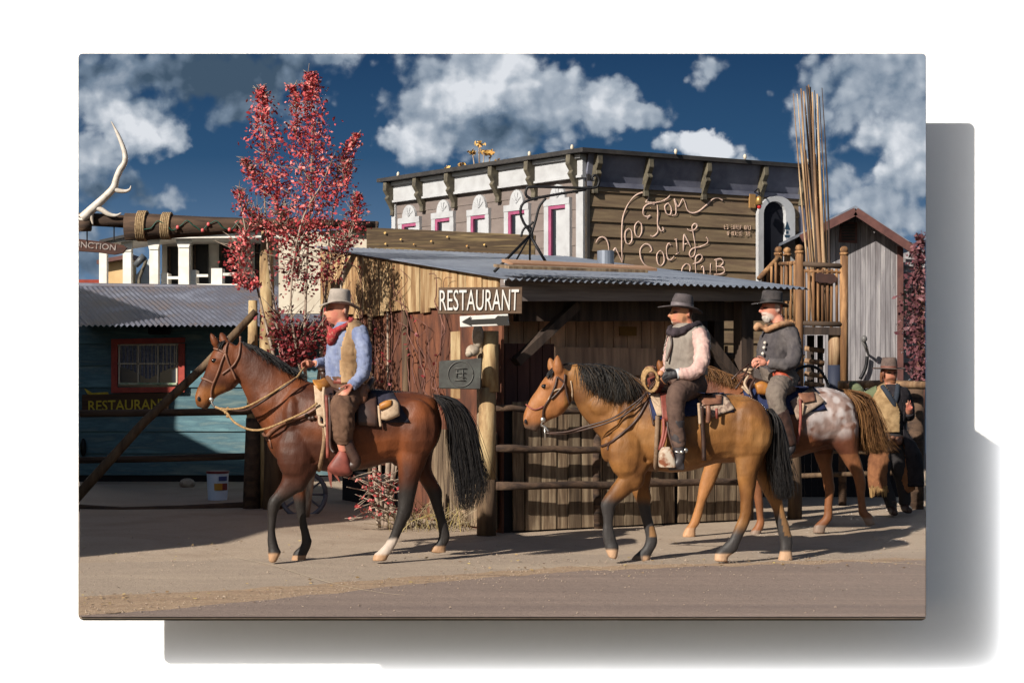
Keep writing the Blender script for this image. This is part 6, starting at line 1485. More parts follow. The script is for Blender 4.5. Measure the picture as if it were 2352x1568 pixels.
def hat(name, c, Y0, a, b, h, bf, bb, bs, mat, par, tilt=0.0, yaw=0.0, droop=.02, side=.02, pinch=.16, band=None, top_s=.86, bandmat=None):
    """felt hat: c picture point of the middle of the brim, a/b crown half length/width, h height, bf/bb/bs brim reach front/back/side"""
    o = P(c[0], c[1], Y0); rot = Matrix.Rotation(yaw, 3, 'Z') @ Matrix.Rotation(tilt, 3, 'Y'); n = 28; mb = MB()
    def pt(x, y, z): return o + rot @ Vector((x, y, z))
    rings = []
    for f in (1.0, .88, .62, .3, 0.02):     # upper brim from edge inwards
        r = []
        for k in range(n):
            t = 2 * math.pi * k / n; ct, st = math.cos(t), math.sin(t)
            fx = (bf if ct < 0 else bb); ax_, by_ = a + (fx - a) * f, b + (bs - b) * f
            z = -droop * ct * ct * f * f + side * st * st * f * f
            r.append(pt(ax_ * ct, by_ * st, z + .005))
        rings.append(r)
    for zf, s in ((.25, 1.0), (.6, .95), (.85, top_s + .04), (.97, top_s - .04), (1.0, top_s - .22), (.93, top_s - .5), (.88, .1)):
        r = []
        for k in range(n):
            t = 2 * math.pi * k / n; ct, st = math.cos(t), math.sin(t)
            pz = pinch * (1 if ct < 0 else .15) * max(0, -ct) ** 2 * (zf if zf > .5 else 0) * .5
            r.append(pt(a * s * ct * (1 - pz * .3), b * s * st * (1 - pz), h * zf - (h * .10 * (1 - abs(st)) if zf > .9 and s < .6 else 0)))
        rings.append(r)
    under = []
    for f in (0.02, .5, 1.0):
        r = []
        for k in range(n):
            t = 2 * math.pi * k / n; ct, st = math.cos(t), math.sin(t)
            fx = (bf if ct < 0 else bb); ax_, by_ = a + (fx - a) * f, b + (bs - b) * f
            z = -droop * ct * ct * f * f + side * st * st * f * f
            r.append(pt(ax_ * ct, by_ * st, z - .003))
        under.append(r)
    mb.loft(under + rings)
    ob = mb.build(name, mat, par, smooth=True)
    if band:
        mb = MB(); mb.loft([[pt((a * .985 + .004) * math.cos(2 * math.pi * k / n), (b * .985 + .004) * math.sin(2 * math.pi * k / n), z) for k in range(n)] for z in (.012, .012 + band)], cap=False)
        mb.build('hat_band', bandmat, ob, smooth=True)
    return ob
SKIN = A(214, 150, 122, 1.5); SKIND = A(170, 104, 82, 1.5); SKINR = A(206, 122, 104, 1.5)
def skin_paint(feats, base=SKIN, ruddy=SKINR):
    def fn(co, v):
        x, y = px_of(co); n = mnoise.noise(co * 14)
        c = mixv(base, ruddy, smooth01(-.3, .5, n))
        for fx, fy, rx, ry, colr, s in feats:
            d = ((x - fx) / rx) ** 2 + ((y - fy) / ry) ** 2
            if d < 1.6: c = mixv(c, colr, s * (1 - smooth01(.5, 1.6, d)))
        return c
    return fn
def head(mb, Y0, sl, nose, ear, chin=None, yo=0.0, ear_r=.024):
    loft_slices(mb, sl, Y0, e=2.15, yoff=yo)
    q = [P(x, y, Y0 + yo - .01) for x, y in nose]; mb.tube(q, [.008, .012, .017, .011][:len(q)], 8)
    mb.ball(P(*ear, Y0 + yo - .075), ear_r * .6, .012, ear_r * 1.3, 8, 7)
def stdmat(): pass
# ------------------------------------------------------------------ rider 1
p1 = thing('person', 'rider in grey hat, red bandana, tan vest and blue shirt with hand on thigh', 'person', P(800, 905, 14.0))
Y0 = 14.0
head1p = [((760, 744), (780, 748), .03), ((752, 737), (792, 738), .052), ((750, 730), (797, 728), .064), ((751, 722), (800, 719), .07), ((751, 714), (802, 711), .074), ((752, 706), (803, 704), .077), ((754, 697), (802, 696), .077), ((758, 688), (797, 688), .068), ((768, 682), (788, 682), .04)]
tor1 = [((768, 912), (848, 905), .175), ((757, 885), (842, 885), .165), ((750, 862), (838, 865), .165), ((747, 838), (838, 842), .17), ((748, 815), (840, 818), .18), ((752, 792), (842, 795), .19), ((760, 770), (840, 772), .195), ((770, 750), (832, 752), .18), ((778, 738), (818, 738), .11)]
armn1 = [(822, 757, -.17, .066), (833, 790, -.23, .060), (837, 830, -.28, .056), (834, 855, -.29, .052), (822, 872, -.32, .046), (806, 886, -.36, .036)]
armf1 = [(782, 760, .17, .066), (770, 795, .24, .058), (764, 828, .25, .052), (745, 832, .18, .045), (722, 834, .08, .036)]
legn1 = [(822, 900, -.10, .105), (800, 915, -.24, .10), (784, 930, -.37, .088), (782, 965, -.41, .075), (785, 1005, -.41, .06), (790, 1038, -.41, .05)]
legf1 = [(822, 900, .10, .105), (800, 915, .24, .10), (784, 930, .37, .088), (782, 965, .40, .075), (785, 1005, .40, .06), (790, 1038, .40, .05)]
hand_n1 = [[(800, 889, -.38), (788, 898, -.395), (778, 906, -.39), (773, 914, -.385)], [(802, 892, -.38), (791, 902, -.40), (783, 910, -.40), (779, 917, -.39)], [(804, 894, -.38), (795, 904, -.405), (788, 912, -.40), (785, 918, -.39)], [(806, 895, -.38), (799, 905, -.40), (794, 912, -.40), (792, 916, -.39)], [(803, 884, -.38), (792, 886, -.41), (781, 891, -.415)]]
hand_f1 = [[(714, 832, .06), (700, 829, .05), (692, 836, .04), (697, 846, .04)], [(714, 835, .07), (701, 833, .07), (692, 841, .06), (698, 850, .06)], [(715, 838, .08), (703, 838, .09), (695, 846, .08), (700, 853, .08)], [(716, 841, .09), (706, 843, .10), (699, 850, .1), (703, 855, .1)], [(716, 830, .05), (704, 826, .02), (697, 832, .0)]]
def person_body(par, Y0, sk, tor, arms, legs, hands, palms, feats, neck, base=SKIN, extra=None):
    mb = MB(); loft_slices(mb, tor, Y0, e=2.2, grow=-.012)
    for a_ in arms: limb(mb, Y0, a_, grow=-.008)
    for l_ in legs: limb(mb, Y0, l_, grow=-.01)
    sk(mb); limb(mb, Y0, neck)
    for h_ in hands: fingers(mb, Y0, h_)
    for x, y, o, rx, ry, rz in palms: mb.ball(P(x, y, Y0 + o), rx, ry, rz, 12, 9)
    if extra: extra(mb)
    me = remesh(mb, .0085, 2, .4); paint(me, skin_paint(feats, base)); return place(me, 'body', MT['skin'], par)
DK = A(52, 28, 24, 1.5)
person_body(p1, Y0, lambda mb: head(mb, Y0, head1p, [(753, 708), (750, 714), (746, 721), (751, 724)], (793, 713)), tor1, [armn1, armf1], [legn1, legf1], [hand_n1, hand_f1],
            [(801, 889, -.375, .036, .018, .03), (711, 834, .075, .03, .03, .03)], [(760, 711, 6, 3, DK, .95), (763, 704, 6, 2, A(120, 84, 66), .6), (755, 731, 5, 1.6, A(150, 70, 62, 1.5), .8), (768, 722, 9, 6, SKINR, .7), (799, 716, 8, 16, A(150, 132, 118, 1.5), .8), (800, 690, 10, 14, A(150, 132, 118, 1.5), .7)], [(785, 748, 0, .06), (783, 730, 0, .058), (780, 715, 0, .05)])
def garment(name, par, Y0, build, mat, amp=.006, sc=9, vox=.0115, clipf=None, sm=3):
    mb = MB(); build(mb); me = remesh(mb, vox, sm)
    if amp: wrinkle(me, amp, sc, seed=len(name))
    if clipf: clip(me, clipf)
    return place(me, name, mat, par)
SH1 = cloth_mat('blue_shirt', A(158, 168, 198, 1.6), A(122, 134, 172, 1.6))
garment('shirt', p1, Y0, lambda mb: (loft_slices(mb, tor1, Y0, e=2.2, grow=.004), limb(mb, Y0, armn1, grow=.008), limb(mb, Y0, armf1, grow=.008)), SH1, .016, 8)
def vedge(y, pts):
    for (y0, x0), (y1, x1) in zip(pts, pts[1:]):
        if y0 <= y <= y1: return x0 + (x1 - x0) * (y - y0) / (y1 - y0)
    return pts[0][1] if y < pts[0][0] else pts[-1][1]
def vclip1(c):
    x, y = px_of(c)
    if y > 878 or y < 733: return True
    if c.y < Y0: return x < vedge(y, [(733, 802), (760, 795), (800, 783), (850, 781), (878, 785)]) or (x > 828 and 748 < y < 800 and False)
    return x < vedge(y, [(733, 800), (800, 772), (878, 762)])
VEST1 = cloth_mat('tan_vest', A(208, 172, 132, 1.55), A(170, 134, 98, 1.55), (9, 9, 5), .4)
garment('vest', p1, Y0, lambda mb: loft_slices(mb, tor1, Y0, e=2.2, grow=.024), VEST1, .011, 7, clipf=vclip1)
CH1 = cloth_mat('brown_chaps', A(128, 98, 80, 1.5), A(92, 68, 56, 1.5), (7, 7, 4), .5)
ch_n = [(826, 900, -.10, .11), (802, 915, -.24, .115), (788, 935, -.37, .11), (788, 970, -.41, .10), (788, 1000, -.41, .085), (790, 1022, -.41, .06)]
garment('chaps', p1, Y0, lambda mb: (loft_slices(mb, tor1[:3], Y0, e=2.2, grow=.012), limb(mb, Y0, ch_n, grow=0), limb(mb, Y0, legf1, grow=.012)), CH1, .018, 6)
for sg_ in (-1, 1):
    mb = MB(); limb(mb, Y0, [(793, 1000, .405 * sg_, .054), (804, 1032, .405 * sg_, .052), (816, 1056, .405 * sg_, .050), (814, 1068, .405 * sg_, .044), (795, 1072, .405 * sg_, .042), (772, 1074, .405 * sg_, .034)]); place(remesh(mb, .009, 3), 'boot', LEATHD, p1)
mb = MB(); loft_slices(mb, [((755, 880), (845, 884), .18), ((753, 868), (843, 872), .178)], Y0, e=2.2, closed=False); mb.build('belt', LEATHR, p1, smooth=True)
mb = MB(); mb.ball(P(832, 905, Y0 - .26), .05, .03, .09, 10, 8); mb.ball(P(842, 893, Y0 - .25), .028, .03, .04, 8, 6); mb.build('holster', LEATH, p1, smooth=True)
BAN1 = surf('red_bandana', A(196, 64, 66, 1.6), A(158, 42, 50, 1.6), .85, (34, 34, 34), bump=.4, c3=A(206, 136, 116, 1.6), contrast=(.38, .66))
def ban1(mb):
    q, r_ = crr([P(*p) for p in ((800, 731, Y0 + .06), (809, 735, Y0 - .06), (800, 745, Y0 - .16), (782, 754, Y0 - .20), (764, 762, Y0 - .17), (755, 752, Y0 - .02))], [.022, .025, .027, .029, .029, .022]); mb.tube(q, r_, 10)
    loft_slices(mb, [((753, 760), (790, 752), .08), ((750, 772), (783, 768), .085), ((750, 784), (775, 784), .07), ((756, 794), (764, 794), .025)], Y0 - .135, e=2.2)
garment('bandana', p1, Y0, ban1, BAN1, .008, 16)
HAT1 = surf('grey_felt_hat', A(186, 174, 164, 1.5), A(158, 148, 140, 1.5), .9, (14, 14, 14), fine=.05)
hat('hat', (779, 698), Y0, .100, .088, .130, .172, .175, .155, HAT1, p1, tilt=R(3), yaw=R(14), droop=.035, side=.02, top_s=.88, pinch=.3)
# ------------------------------------------------------------------ rider 2
p2 = thing('person', 'rider in black wide hat, grey vest, pink sleeves and tall black boots', 'person', P(1590, 880, 14.0))
head2p = [((1549, 750), (1570, 752), .03), ((1543, 742), (1580, 744), .052), ((1541, 735), (1586, 735), .064), ((1541, 727), (1589, 726), .07), ((1541, 719), (1591, 718), .074), ((1542, 711), (1592, 711), .077), ((1545, 703), (1591, 703), .076), ((1550, 695), (1586, 695), .066), ((1560, 690), (1578, 690), .04)]
tor2 = [((1540, 895), (1622, 888), .175), ((1533, 870), (1618, 868), .165), ((1527, 845), (1618, 845), .165), ((1524, 820), (1621, 822), .175), ((1528, 795), (1624, 796), .185), ((1536, 772), (1624, 774), .195), ((1548, 755), (1614, 755), .17), ((1560, 745), (1600, 744), .11)]
armn2 = [(1602, 763, -.17, .068), (1612, 795, -.23, .062), (1611, 830, -.28, .058), (1600, 850, -.30, .054), (1580, 858, -.32, .046), (1556, 859, -.33, .036)]
armf2 = [(1572, 765, .17, .066), (1558, 800, .24, .058), (1552, 838, .25, .052), (1540, 850, .15, .045), (1525, 855, .02, .036)]
legn2 = [(1600, 882, -.10, .105), (1575, 893, -.24, .098), (1557, 905, -.36, .085), (1552, 940, -.40, .068), (1556, 985, -.41, .056), (1561, 1028, -.41, .046)]
legf2 = [(x, y, -o, r_) for x, y, o, r_ in legn2]
hand_n2 = [[(1550, 856, -.33), (1536, 853, -.34), (1524, 860, -.34), (1528, 872, -.33)], [(1549, 860, -.33), (1535, 859, -.345), (1522, 866, -.345), (1526, 877, -.335)], [(1549, 864, -.33), (1536, 865, -.34), (1525, 872, -.34), (1529, 880, -.33)], [(1549, 867, -.33), (1538, 870, -.33), (1529, 876, -.33), (1533, 882, -.32)], [(1550, 852, -.34), (1538, 847, -.36), (1528, 849, -.36)]]
person_body(p2, Y0, lambda mb: head(mb, Y0, head2p, [(1544, 713), (1541, 719), (1537, 726), (1541, 729)], (1583, 720)), tor2, [armn2, armf2], [legn2, legf2], [], [(1543, 861, -.335, .034, .02, .03), (1518, 858, -.02, .03, .03, .03)],
            [(1551, 717, 6, 3, DK, .95), (1555, 710, 7, 2, A(60, 40, 34), .7), (1548, 735, 5, 1.5, A(140, 70, 60, 1.5), .8), (1553, 745, 13, 6, A(110, 96, 86, 1.5), .8), (1572, 738, 5, 12, A(90, 66, 52, 1.5), .6), (1588, 716, 6, 14, A(80, 56, 44, 1.5), .8), (1541, 741, 4, 4, A(230, 220, 210, 1.5), .6)], [(1580, 752, 0, .06), (1575, 738, 0, .056), (1570, 725, 0, .05)], base=A(206, 146, 110, 1.5))
SH2 = cloth_mat('pink_shirt', A(234, 200, 190, 1.55), A(206, 166, 160, 1.55))
garment('shirt', p2, Y0, lambda mb: (loft_slices(mb, tor2, Y0, e=2.2, grow=.003), limb(mb, Y0, armn2, grow=.010), limb(mb, Y0, armf2, grow=.010)), SH2, .017, 8)
VEST2 = cloth_mat('grey_vest', A(170, 160, 150, 1.5), A(146, 136, 128, 1.5), (9, 9, 5), .3)
def vclip2(c):
    x, y = px_of(c)
    if y > 862 or y < 742: return True
    if c.y < Y0: return x < vedge(y, [(742, 1546), (780, 1536), (800, 1531), (862, 1528)])
    return x < vedge(y, [(742, 1540), (800, 1526), (862, 1526)])
garment('vest', p2, Y0, lambda mb: loft_slices(mb, tor2, Y0, e=2.2, grow=.022), VEST2, .009, 7, clipf=vclip2)
TR2 = cloth_mat('brown_trousers', A(112, 90, 80, 1.5), A(86, 68, 62, 1.5), (8, 8, 4), .4)
garment('trousers', p2, Y0, lambda mb: (loft_slices(mb, tor2[:3], Y0, e=2.2, grow=.010), limb(mb, Y0, legn2, grow=.010), limb(mb, Y0, legf2, grow=.010)), TR2, .013, 7)
BOOT = surf('black_boot', A(74, 68, 70, 1.5), A(48, 44, 48, 1.5), .45, (12, 12, 5), bump=.3)
for sg_ in (-1, 1):
    mb = MB(); limb(mb, Y0, [(1554, 966, .405 * sg_, .070), (1556, 1000, .41 * sg_, .060), (1560, 1030, .41 * sg_, .050), (1561, 1054, .41 * sg_, .044), (1552, 1068, .415 * sg_, .040), (1535, 1072, .42 * sg_, .030)]); mb.obox(P(1562, 1072, Y0 + .41 * sg_), (.035, 0, 0), (0, .03, 0), (0, 0, .025))
    place(remesh(mb, .009, 3), 'boot', BOOT, p2)
mb = MB(); mb.tube([P(1550, 1036, Y0 - .455), P(1562, 1040, Y0 - .455), P(1572, 1034, Y0 - .44)], .008, 6); mb.ball(P(1566, 1038, Y0 - .46), .016, .01, .016); mb.ball(P(1575, 1034, Y0 - .43), .02, .008, .02); mb.build('spur', STEEL, p2, smooth=True)
GLV = surf('black_glove', A(56, 54, 58, 1.4), A(34, 32, 36, 1.4), .6, (20, 20, 20), bump=.3)
mb = MB(); fingers(mb, Y0, hand_n2, .0125); mb.ball(P(1542, 861, Y0 - .335), .042, .028, .036, 12, 9); limb(mb, Y0, [(1556, 859, -.33, .038), (1546, 860, -.335, .036)]); place(remesh(mb, .007, 2), 'glove', GLV, p2)
mb = MB(); mb.tube([P(1562, 857, Y0 - .325), P(1553, 859, Y0 - .33)], [.046, .044], 14); mb.build('cuff', MT['white_paint'], p2, smooth=True)
SC2 = cloth_mat('dark_scarf', A(76, 66, 72, 1.4), A(46, 40, 44, 1.4), (20, 20, 20), .6)
def scf2(mb):
    q, r_ = crr([P(*p) for p in ((1606, 747, Y0 + .06), (1602, 746, Y0 - .10), (1582, 753, Y0 - .19), (1556, 764, Y0 - .20), (1539, 764, Y0 - .10), (1541, 752, Y0 + .02))], [.03, .034, .036, .036, .034, .03]); mb.tube(q, r_, 10)
    loft_slices(mb, [((1537, 752), (1560, 752), .06), ((1538, 764), (1568, 764), .08), ((1545, 775), (1556, 775), .03)], Y0 - .135, e=2.2)
garment('neck_scarf', p2, Y0, scf2, SC2, .008, 16)
mb = MB(); mb.tube(cr([P(1540, 770, Y0 - .16), P(1543, 790, Y0 - .18), P(1536, 815, Y0 - .18), P(1531, 830, Y0 - .18)], 4), .010, 7); mb.build('tie_cord', LEATHD, p2, smooth=True)
mb = MB(); loft_slices(mb, [((1534, 886), (1624, 880), .18), ((1532, 874), (1621, 868), .178)], Y0, e=2.2, closed=False); mb.build('belt', LEATHD, p2, smooth=True)
HAT2 = surf('black_felt_hat', A(92, 84, 86, 1.4), A(66, 60, 62, 1.4), .9, (14, 14, 14), fine=.05)
hat('hat', (1566, 708), Y0, .098, .086, .125, .21, .185, .16, HAT2, p2, tilt=R(8), yaw=R(12), droop=.022, side=.012, top_s=.80, band=.03, bandmat=surf('hat_ribbon', A(128, 118, 122, 1.4), A(104, 96, 100, 1.4), .6, (20, 20, 20)))
# ------------------------------------------------------------------ rider 3
Y3 = 16.4
p3 = thing('person', 'white bearded rider in black hat, tan scarf and charcoal buttoned jacket', 'person', P(1800, 885, Y3))
head3p = [((1757, 738), (1774, 741), .033), ((1752, 730), (1786, 733), .058), ((1749, 722), (1792, 724), .072), ((1749, 715), (1795, 716), .08), ((1749, 708), (1797, 708), .085), ((1750, 700), (1798, 700), .088), ((1753, 692), (1796, 692), .085), ((1758, 685), (1791, 685), .07), ((1766, 681), (1784, 681), .04)]
tor3 = [((1760, 885), (1832, 880), .19), ((1750, 862), (1826, 862), .18), ((1744, 838), (1822, 840), .18), ((1741, 812), (1828, 815), .195), ((1744, 790), (1832, 792), .21), ((1752, 768), (1834, 770), .215), ((1764, 752), (1826, 754), .19), ((1776, 742), (1808, 742), .12)]
armn3 = [(1814, 764, -.19, .076), (1824, 795, -.25, .070), (1822, 826, -.30, .066), (1806, 838, -.33, .058), (1784, 836, -.34, .050), (1764, 832, -.34, .040)]
armf3 = [(1782, 765, .19, .076), (1766, 795, .26, .066), (1758, 828, .26, .058), (1750, 834, .12, .05), (1742, 836, .0, .04)]
legn3 = [(1812, 875, -.12, .115), (1794, 884, -.28, .11), (1784, 898, -.40, .098), (1784, 925, -.44, .082), (1794, 955, -.44, .068), (1806, 985, -.44, .058), (1814, 1010, -.44, .05)]
legf3 = [(x, y, -o, r_) for x, y, o, r_ in legn3]
hand_n3 = [[(1758, 829, -.34), (1744, 822, -.36), (1732, 824, -.36), (1726, 834, -.35)], [(1757, 832, -.34), (1742, 827, -.37), (1730, 831, -.37), (1726, 841, -.36)], [(1757, 836, -.34), (1743, 833, -.37), (1732, 838, -.37), (1730, 846, -.36)], [(1758, 839, -.34), (1746, 839, -.36), (1737, 844, -.36), (1736, 849, -.35)], [(1758, 826, -.35), (1748, 819, -.38), (1738, 819, -.385)]]
person_body(p3, Y3, lambda mb: head(mb, Y3, head3p, [(1751, 703), (1748, 709), (1745, 715), (1750, 718)], (1789, 708), ear_r=.03), tor3, [armn3, armf3], [legn3, legf3], [hand_n3], [(1751, 832, -.345, .045, .026, .038), (1734, 836, -.02, .035, .035, .035)],
            [(1758, 707, 6, 3, DK, .95), (1762, 728, 15, 9, A(226, 212, 200, 1.6), .85), (1756, 719, 8, 2.5, A(226, 212, 200, 1.6), .8), (1755, 723, 4, 1.2, A(150, 80, 70, 1.6), .8), (1786, 705, 6, 12, A(190, 178, 168, 1.6), .8)], [(1792, 752, 0, .068), (1786, 735, 0, .064), (1780, 720, 0, .055)], base=A(222, 152, 128, 1.5))
mb = MB(); loft_slices(mb, [((1750, 726), (1768, 726), .046), ((1750, 731), (1773, 731), .054), ((1753, 737), (1771, 738), .046), ((1757, 743), (1767, 743), .024)], Y3 - .012, e=2.2)
me = remesh(mb, .008, 2); wrinkle(me, .006, 30); place(me, 'beard', surf('white_beard', A(220, 208, 198, 1.7), A(176, 162, 152, 1.7), .9, (40, 40, 16), bump=.5), p3)
JK3 = cloth_mat('charcoal_jacket', A(104, 98, 98, 1.45), A(76, 72, 76, 1.45), (9, 9, 5), .4)
garment('jacket', p3, Y3, lambda mb: (loft_slices(mb, tor3[1:], Y3, e=2.2, grow=.014), limb(mb, Y3, armn3, grow=.010), limb(mb, Y3, armf3, grow=.010)), JK3, .016, 7, vox=.012)
jb = None
for x, y in ((1757, 787), (1755, 798), (1752, 812), (1749, 826)):
    mb = MB(); mb.ball(P(x, y, Y3 - .165 - (x - 1749) * .004), .017, .012, .017, 8, 6); mb.build('button', MT['bone'], p3, smooth=True)
TR3 = cloth_mat('grey_trousers', A(134, 122, 112, 1.45), A(108, 96, 90, 1.45), (8, 8, 4), .4)
garment('trousers', p3, Y3, lambda mb: (loft_slices(mb, tor3[:3], Y3, e=2.2, grow=.010), limb(mb, Y3, legn3[:5], grow=.010), limb(mb, Y3, legf3[:5], grow=.010)), TR3, .014, 7, vox=.012)
for sg_ in (-1, 1): garment('leather_legging', p3, Y3, lambda mb: limb(mb, Y3, [(1790, 945, .44 * sg_, .088), (1800, 970, .44 * sg_, .082), (1812, 1008, .44 * sg_, .07), (1816, 1024, .44 * sg_, .06)]), LEATHD, .006, 10)
mb = MB(); limb(mb, Y3, [(1814, 1005, -.44, .05), (1817, 1028, -.44, .048), (1808, 1040, -.45, .042), (1793, 1044, -.46, .032)]); place(remesh(mb, .009, 3), 'boot', BOOT, p3)
mb = MB(); mb.ball(P(1788, 860, Y3 - .25), .06, .03, .05, 10, 7); q = [P(1782, 857, Y3 - .28), P(1800, 866, Y3 - .3), P(1816, 876, Y3 - .3)]; mb.tube(q, [.045, .05, .035], 8); mb.build('holster', surf('orange_leather', A(190, 84, 54), A(140, 54, 38), .55, (16, 16, 16), bump=.3), p3, smooth=True)
SC3 = cloth_mat('tan_scarf', A(206, 164, 128, 1.6), A(164, 116, 86, 1.6), (16, 16, 16), .4)
def scf3(mb):
    q, r_ = crr([P(*p) for p in ((1822, 749, Y3 + .04), (1814, 744, Y3 - .14), (1794, 744, Y3 - .215), (1774, 752, Y3 - .21), (1760, 758, Y3 - .12), (1760, 748, Y3 + .02))], [.026, .028, .033, .032, .03, .024]); mb.tube(q, r_, 10)
    q, r_ = crr([P(*p) for p in ((1764, 756, Y3 - .12), (1752, 752, Y3 - .14), (1742, 746, Y3 - .15), (1737, 752, Y3 - .15), (1740, 760, Y3 - .15))], [.03, .026, .032, .034, .02]); mb.tube(q, r_, 9)
garment('scarf', p3, Y3, scf3, SC3, .005, 12)
HAT3 = surf('black_hat', A(82, 76, 76, 1.4), A(54, 50, 52, 1.4), .9, (14, 14, 14), fine=.05)
hat('hat', (1772, 698), Y3, .112, .100, .135, .205, .175, .17, HAT3, p3, tilt=R(4), yaw=R(12), droop=.02, side=.015, top_s=.90, band=.03, bandmat=plain('black_band', (.012, .011, .012, 1), .6))
# ------------------------------------------------------------------ standing man
Y4 = 18.7
p4 = thing('person', 'standing man in brown brimmed hat and tan vest leaning on the hitching rail', 'person', G(2050, 1183))
head4p = [((2034, 879), (2056, 880), .035), ((2029, 872), (2059, 873), .062), ((2026, 865), (2060, 866), .078), ((2025, 858), (2061, 859), .086), ((2025, 851), (2061, 851), .09), ((2026, 843), (2060, 843), .09), ((2029, 834), (2056, 834), .08), ((2035, 829), (2051, 829), .05)]
tor4 = [((2010, 1035), (2076, 1035), .15), ((2012, 1008), (2076, 1008), .15), ((2014, 985), (2074, 985), .145), ((2010, 955), (2080, 955), .155), ((2008, 925), (2084, 925), .165), ((2010, 905), (2084, 905), .155), ((2020, 890), (2076, 890), .12), ((2032, 882), (2060, 882), .08)]
arml4 = [(2020, 900, 0, .075), (2000, 908, .05, .068), (1984, 918, .1, .062), (1975, 905, .3, .055), (1968, 892, .5, .05), (1958, 884, .7, .042)]
armr4 = [(2074, 902, 0, .072), (2084, 930, .02, .066), (2087, 955, 0, .06), (2088, 945, -.1, .05), (2087, 936, -.16, .04)]
legl4 = [(2026, 1030, -.02, .115), (2024, 1070, -.05, .10), (2026, 1105, -.06, .085), (2042, 1140, -.08, .066), (2048, 1164, -.10, .055)]
legr4 = [(2060, 1030, 0, .115), (2066, 1070, 0, .10), (2074, 1105, .05, .08), (2078, 1140, .08, .064), (2078, 1160, .08, .055)]
person_body(p4, Y4, lambda mb: head(mb, Y4, head4p, [(2049, 853), (2052, 858), (2054, 863), (2051, 866)], (2029, 858), ear_r=.03), tor4, [arml4, armr4], [legl4, legr4],
            [[[(2088, 936, -.16), (2090, 926, -.17), (2091, 918, -.16)], [(2086, 936, -.17), (2086, 926, -.19), (2086, 918, -.18)], [(2090, 938, -.15), (2093, 930, -.15), (2094, 923, -.14)], [(2084, 938, -.17), (2082, 930, -.19), (2081, 925, -.19)], [(2091, 942, -.16), (2095, 938, -.18), (2096, 933, -.19)]]],
            [(2088, 934, -.165, .03, .022, .042), (1955, 883, .72, .05, .035, .03)], [(2042, 856, 5, 2.6, DK, .9), (2056, 856, 4, 2.6, DK, .85), (2051, 868, 5, 1.5, A(150, 80, 66, 1.5), .8), (2047, 875, 13, 7, A(120, 78, 54, 1.5), .85), (2049, 850, 10, 2, A(90, 54, 40, 1.5), .7), (2028, 862, 5, 14, A(110, 66, 48, 1.5), .9)], [(2046, 890, 0, .068), (2044, 876, 0, .06), (2043, 866, 0, .055)])
for p in (p4,): pass
SH4 = cloth_mat('green_sleeve', A(120, 128, 98, 1.5), A(92, 100, 76, 1.5), (9, 9, 9), .5)
DC4 = cloth_mat('dark_coat', A(58, 54, 58, 1.5), A(38, 35, 40, 1.5), (9, 9, 5), .4)
garment('sleeve', p4, Y4, lambda mb: limb(mb, Y4, arml4, grow=.012), SH4, .009, 9, vox=.012)
garment('shirt', p4, Y4, lambda mb: (loft_slices(mb, tor4[2:], Y4, e=2.2, grow=.004), limb(mb, Y4, armr4[:4], grow=.012)), DC4, .007, 9, vox=.012)
VEST4 = cloth_mat('straw_vest', A(186, 156, 116, 1.5), A(146, 118, 84, 1.5), (12, 12, 12), .5)
def vclip4(c):
    x, y = px_of(c)
    if y > 992 or y < 880: return True
    return x > vedge(y, [(880, 2030), (900, 2044), (920, 2056), (940, 2066), (992, 2066)]) if c.y < Y4 else x > 2066
garment('vest', p4, Y4, lambda mb: loft_slices(mb, tor4[1:], Y4, e=2.2, grow=.022), VEST4, .005, 8, clipf=vclip4, vox=.012)
def coatclip(c):
    x, y = px_of(c); return y < 882 or x < vedge(y, [(882, 2062), (930, 2074), (1000, 2074), (1100, 2086)])
garment('coat', p4, Y4 + .02, lambda mb: loft_slices(mb, [((2084, 1115), (2116, 1115), .10), ((2066, 1040), (2108, 1040), .15)] + tor4[2:7], Y4 + .03, e=2.2, grow=.026), DC4, .008, 7, clipf=coatclip, vox=.012)
CH4 = cloth_mat('tan_chaps', A(166, 114, 78, 1.5), A(122, 80, 56, 1.5), (7, 7, 4), .5)
garment('chaps', p4, Y4, lambda mb: (limb(mb, Y4, [(2024, 1025, -.02, .125), (2018, 1070, -.05, .125), (2018, 1110, -.06, .12), (2024, 1135, -.07, .11)]), limb(mb, Y4, [(2064, 1015, 0, .11), (2072, 1070, 0, .10), (2082, 1110, .04, .09), (2090, 1128, .05, .07)])), CH4, .010, 6, vox=.012)
mb = MB(); rs4 = random.Random(5)
for i in range(16):
    x = 1998 + i * 2.6; mb.tube([P(x, 1118 + rs4.uniform(-4, 4), Y4 - .17), P(x + rs4.uniform(-3, 3), 1140 + rs4.uniform(-3, 3), Y4 - .18)], [.012, .005], 5)
mb.build('fringe', surf('fringe_tan', A(176, 140, 88), A(130, 96, 56), .8, (20, 20, 6)), p4)
garment('trousers', p4, Y4, lambda mb: (loft_slices(mb, tor4[:3], Y4, e=2.2, grow=.008), limb(mb, Y4, legl4, grow=.008), limb(mb, Y4, legr4, grow=.008)), plain('black_trousers', (.02, .017, .018, 1), .9), .006, 8, vox=.012)
mb = MB(); loft_slices(mb, [((2008, 1020), (2080, 1020), .17), ((2008, 1000), (2080, 1000), .168)], Y4, e=2.2, closed=False); mb.build('gun_belt', LEATHD, p4, smooth=True)
mb = MB(); mb.ball(P(2028, 1010, Y4 - .17), .06, .04, .07, 10, 7); mb.ball(P(2050, 1006, Y4 - .17), .03, .02, .03); mb.ball(P(2064, 1012, Y4 - .17), .045, .03, .05); mb.build('belt_pouch', LEATH, p4, smooth=True)
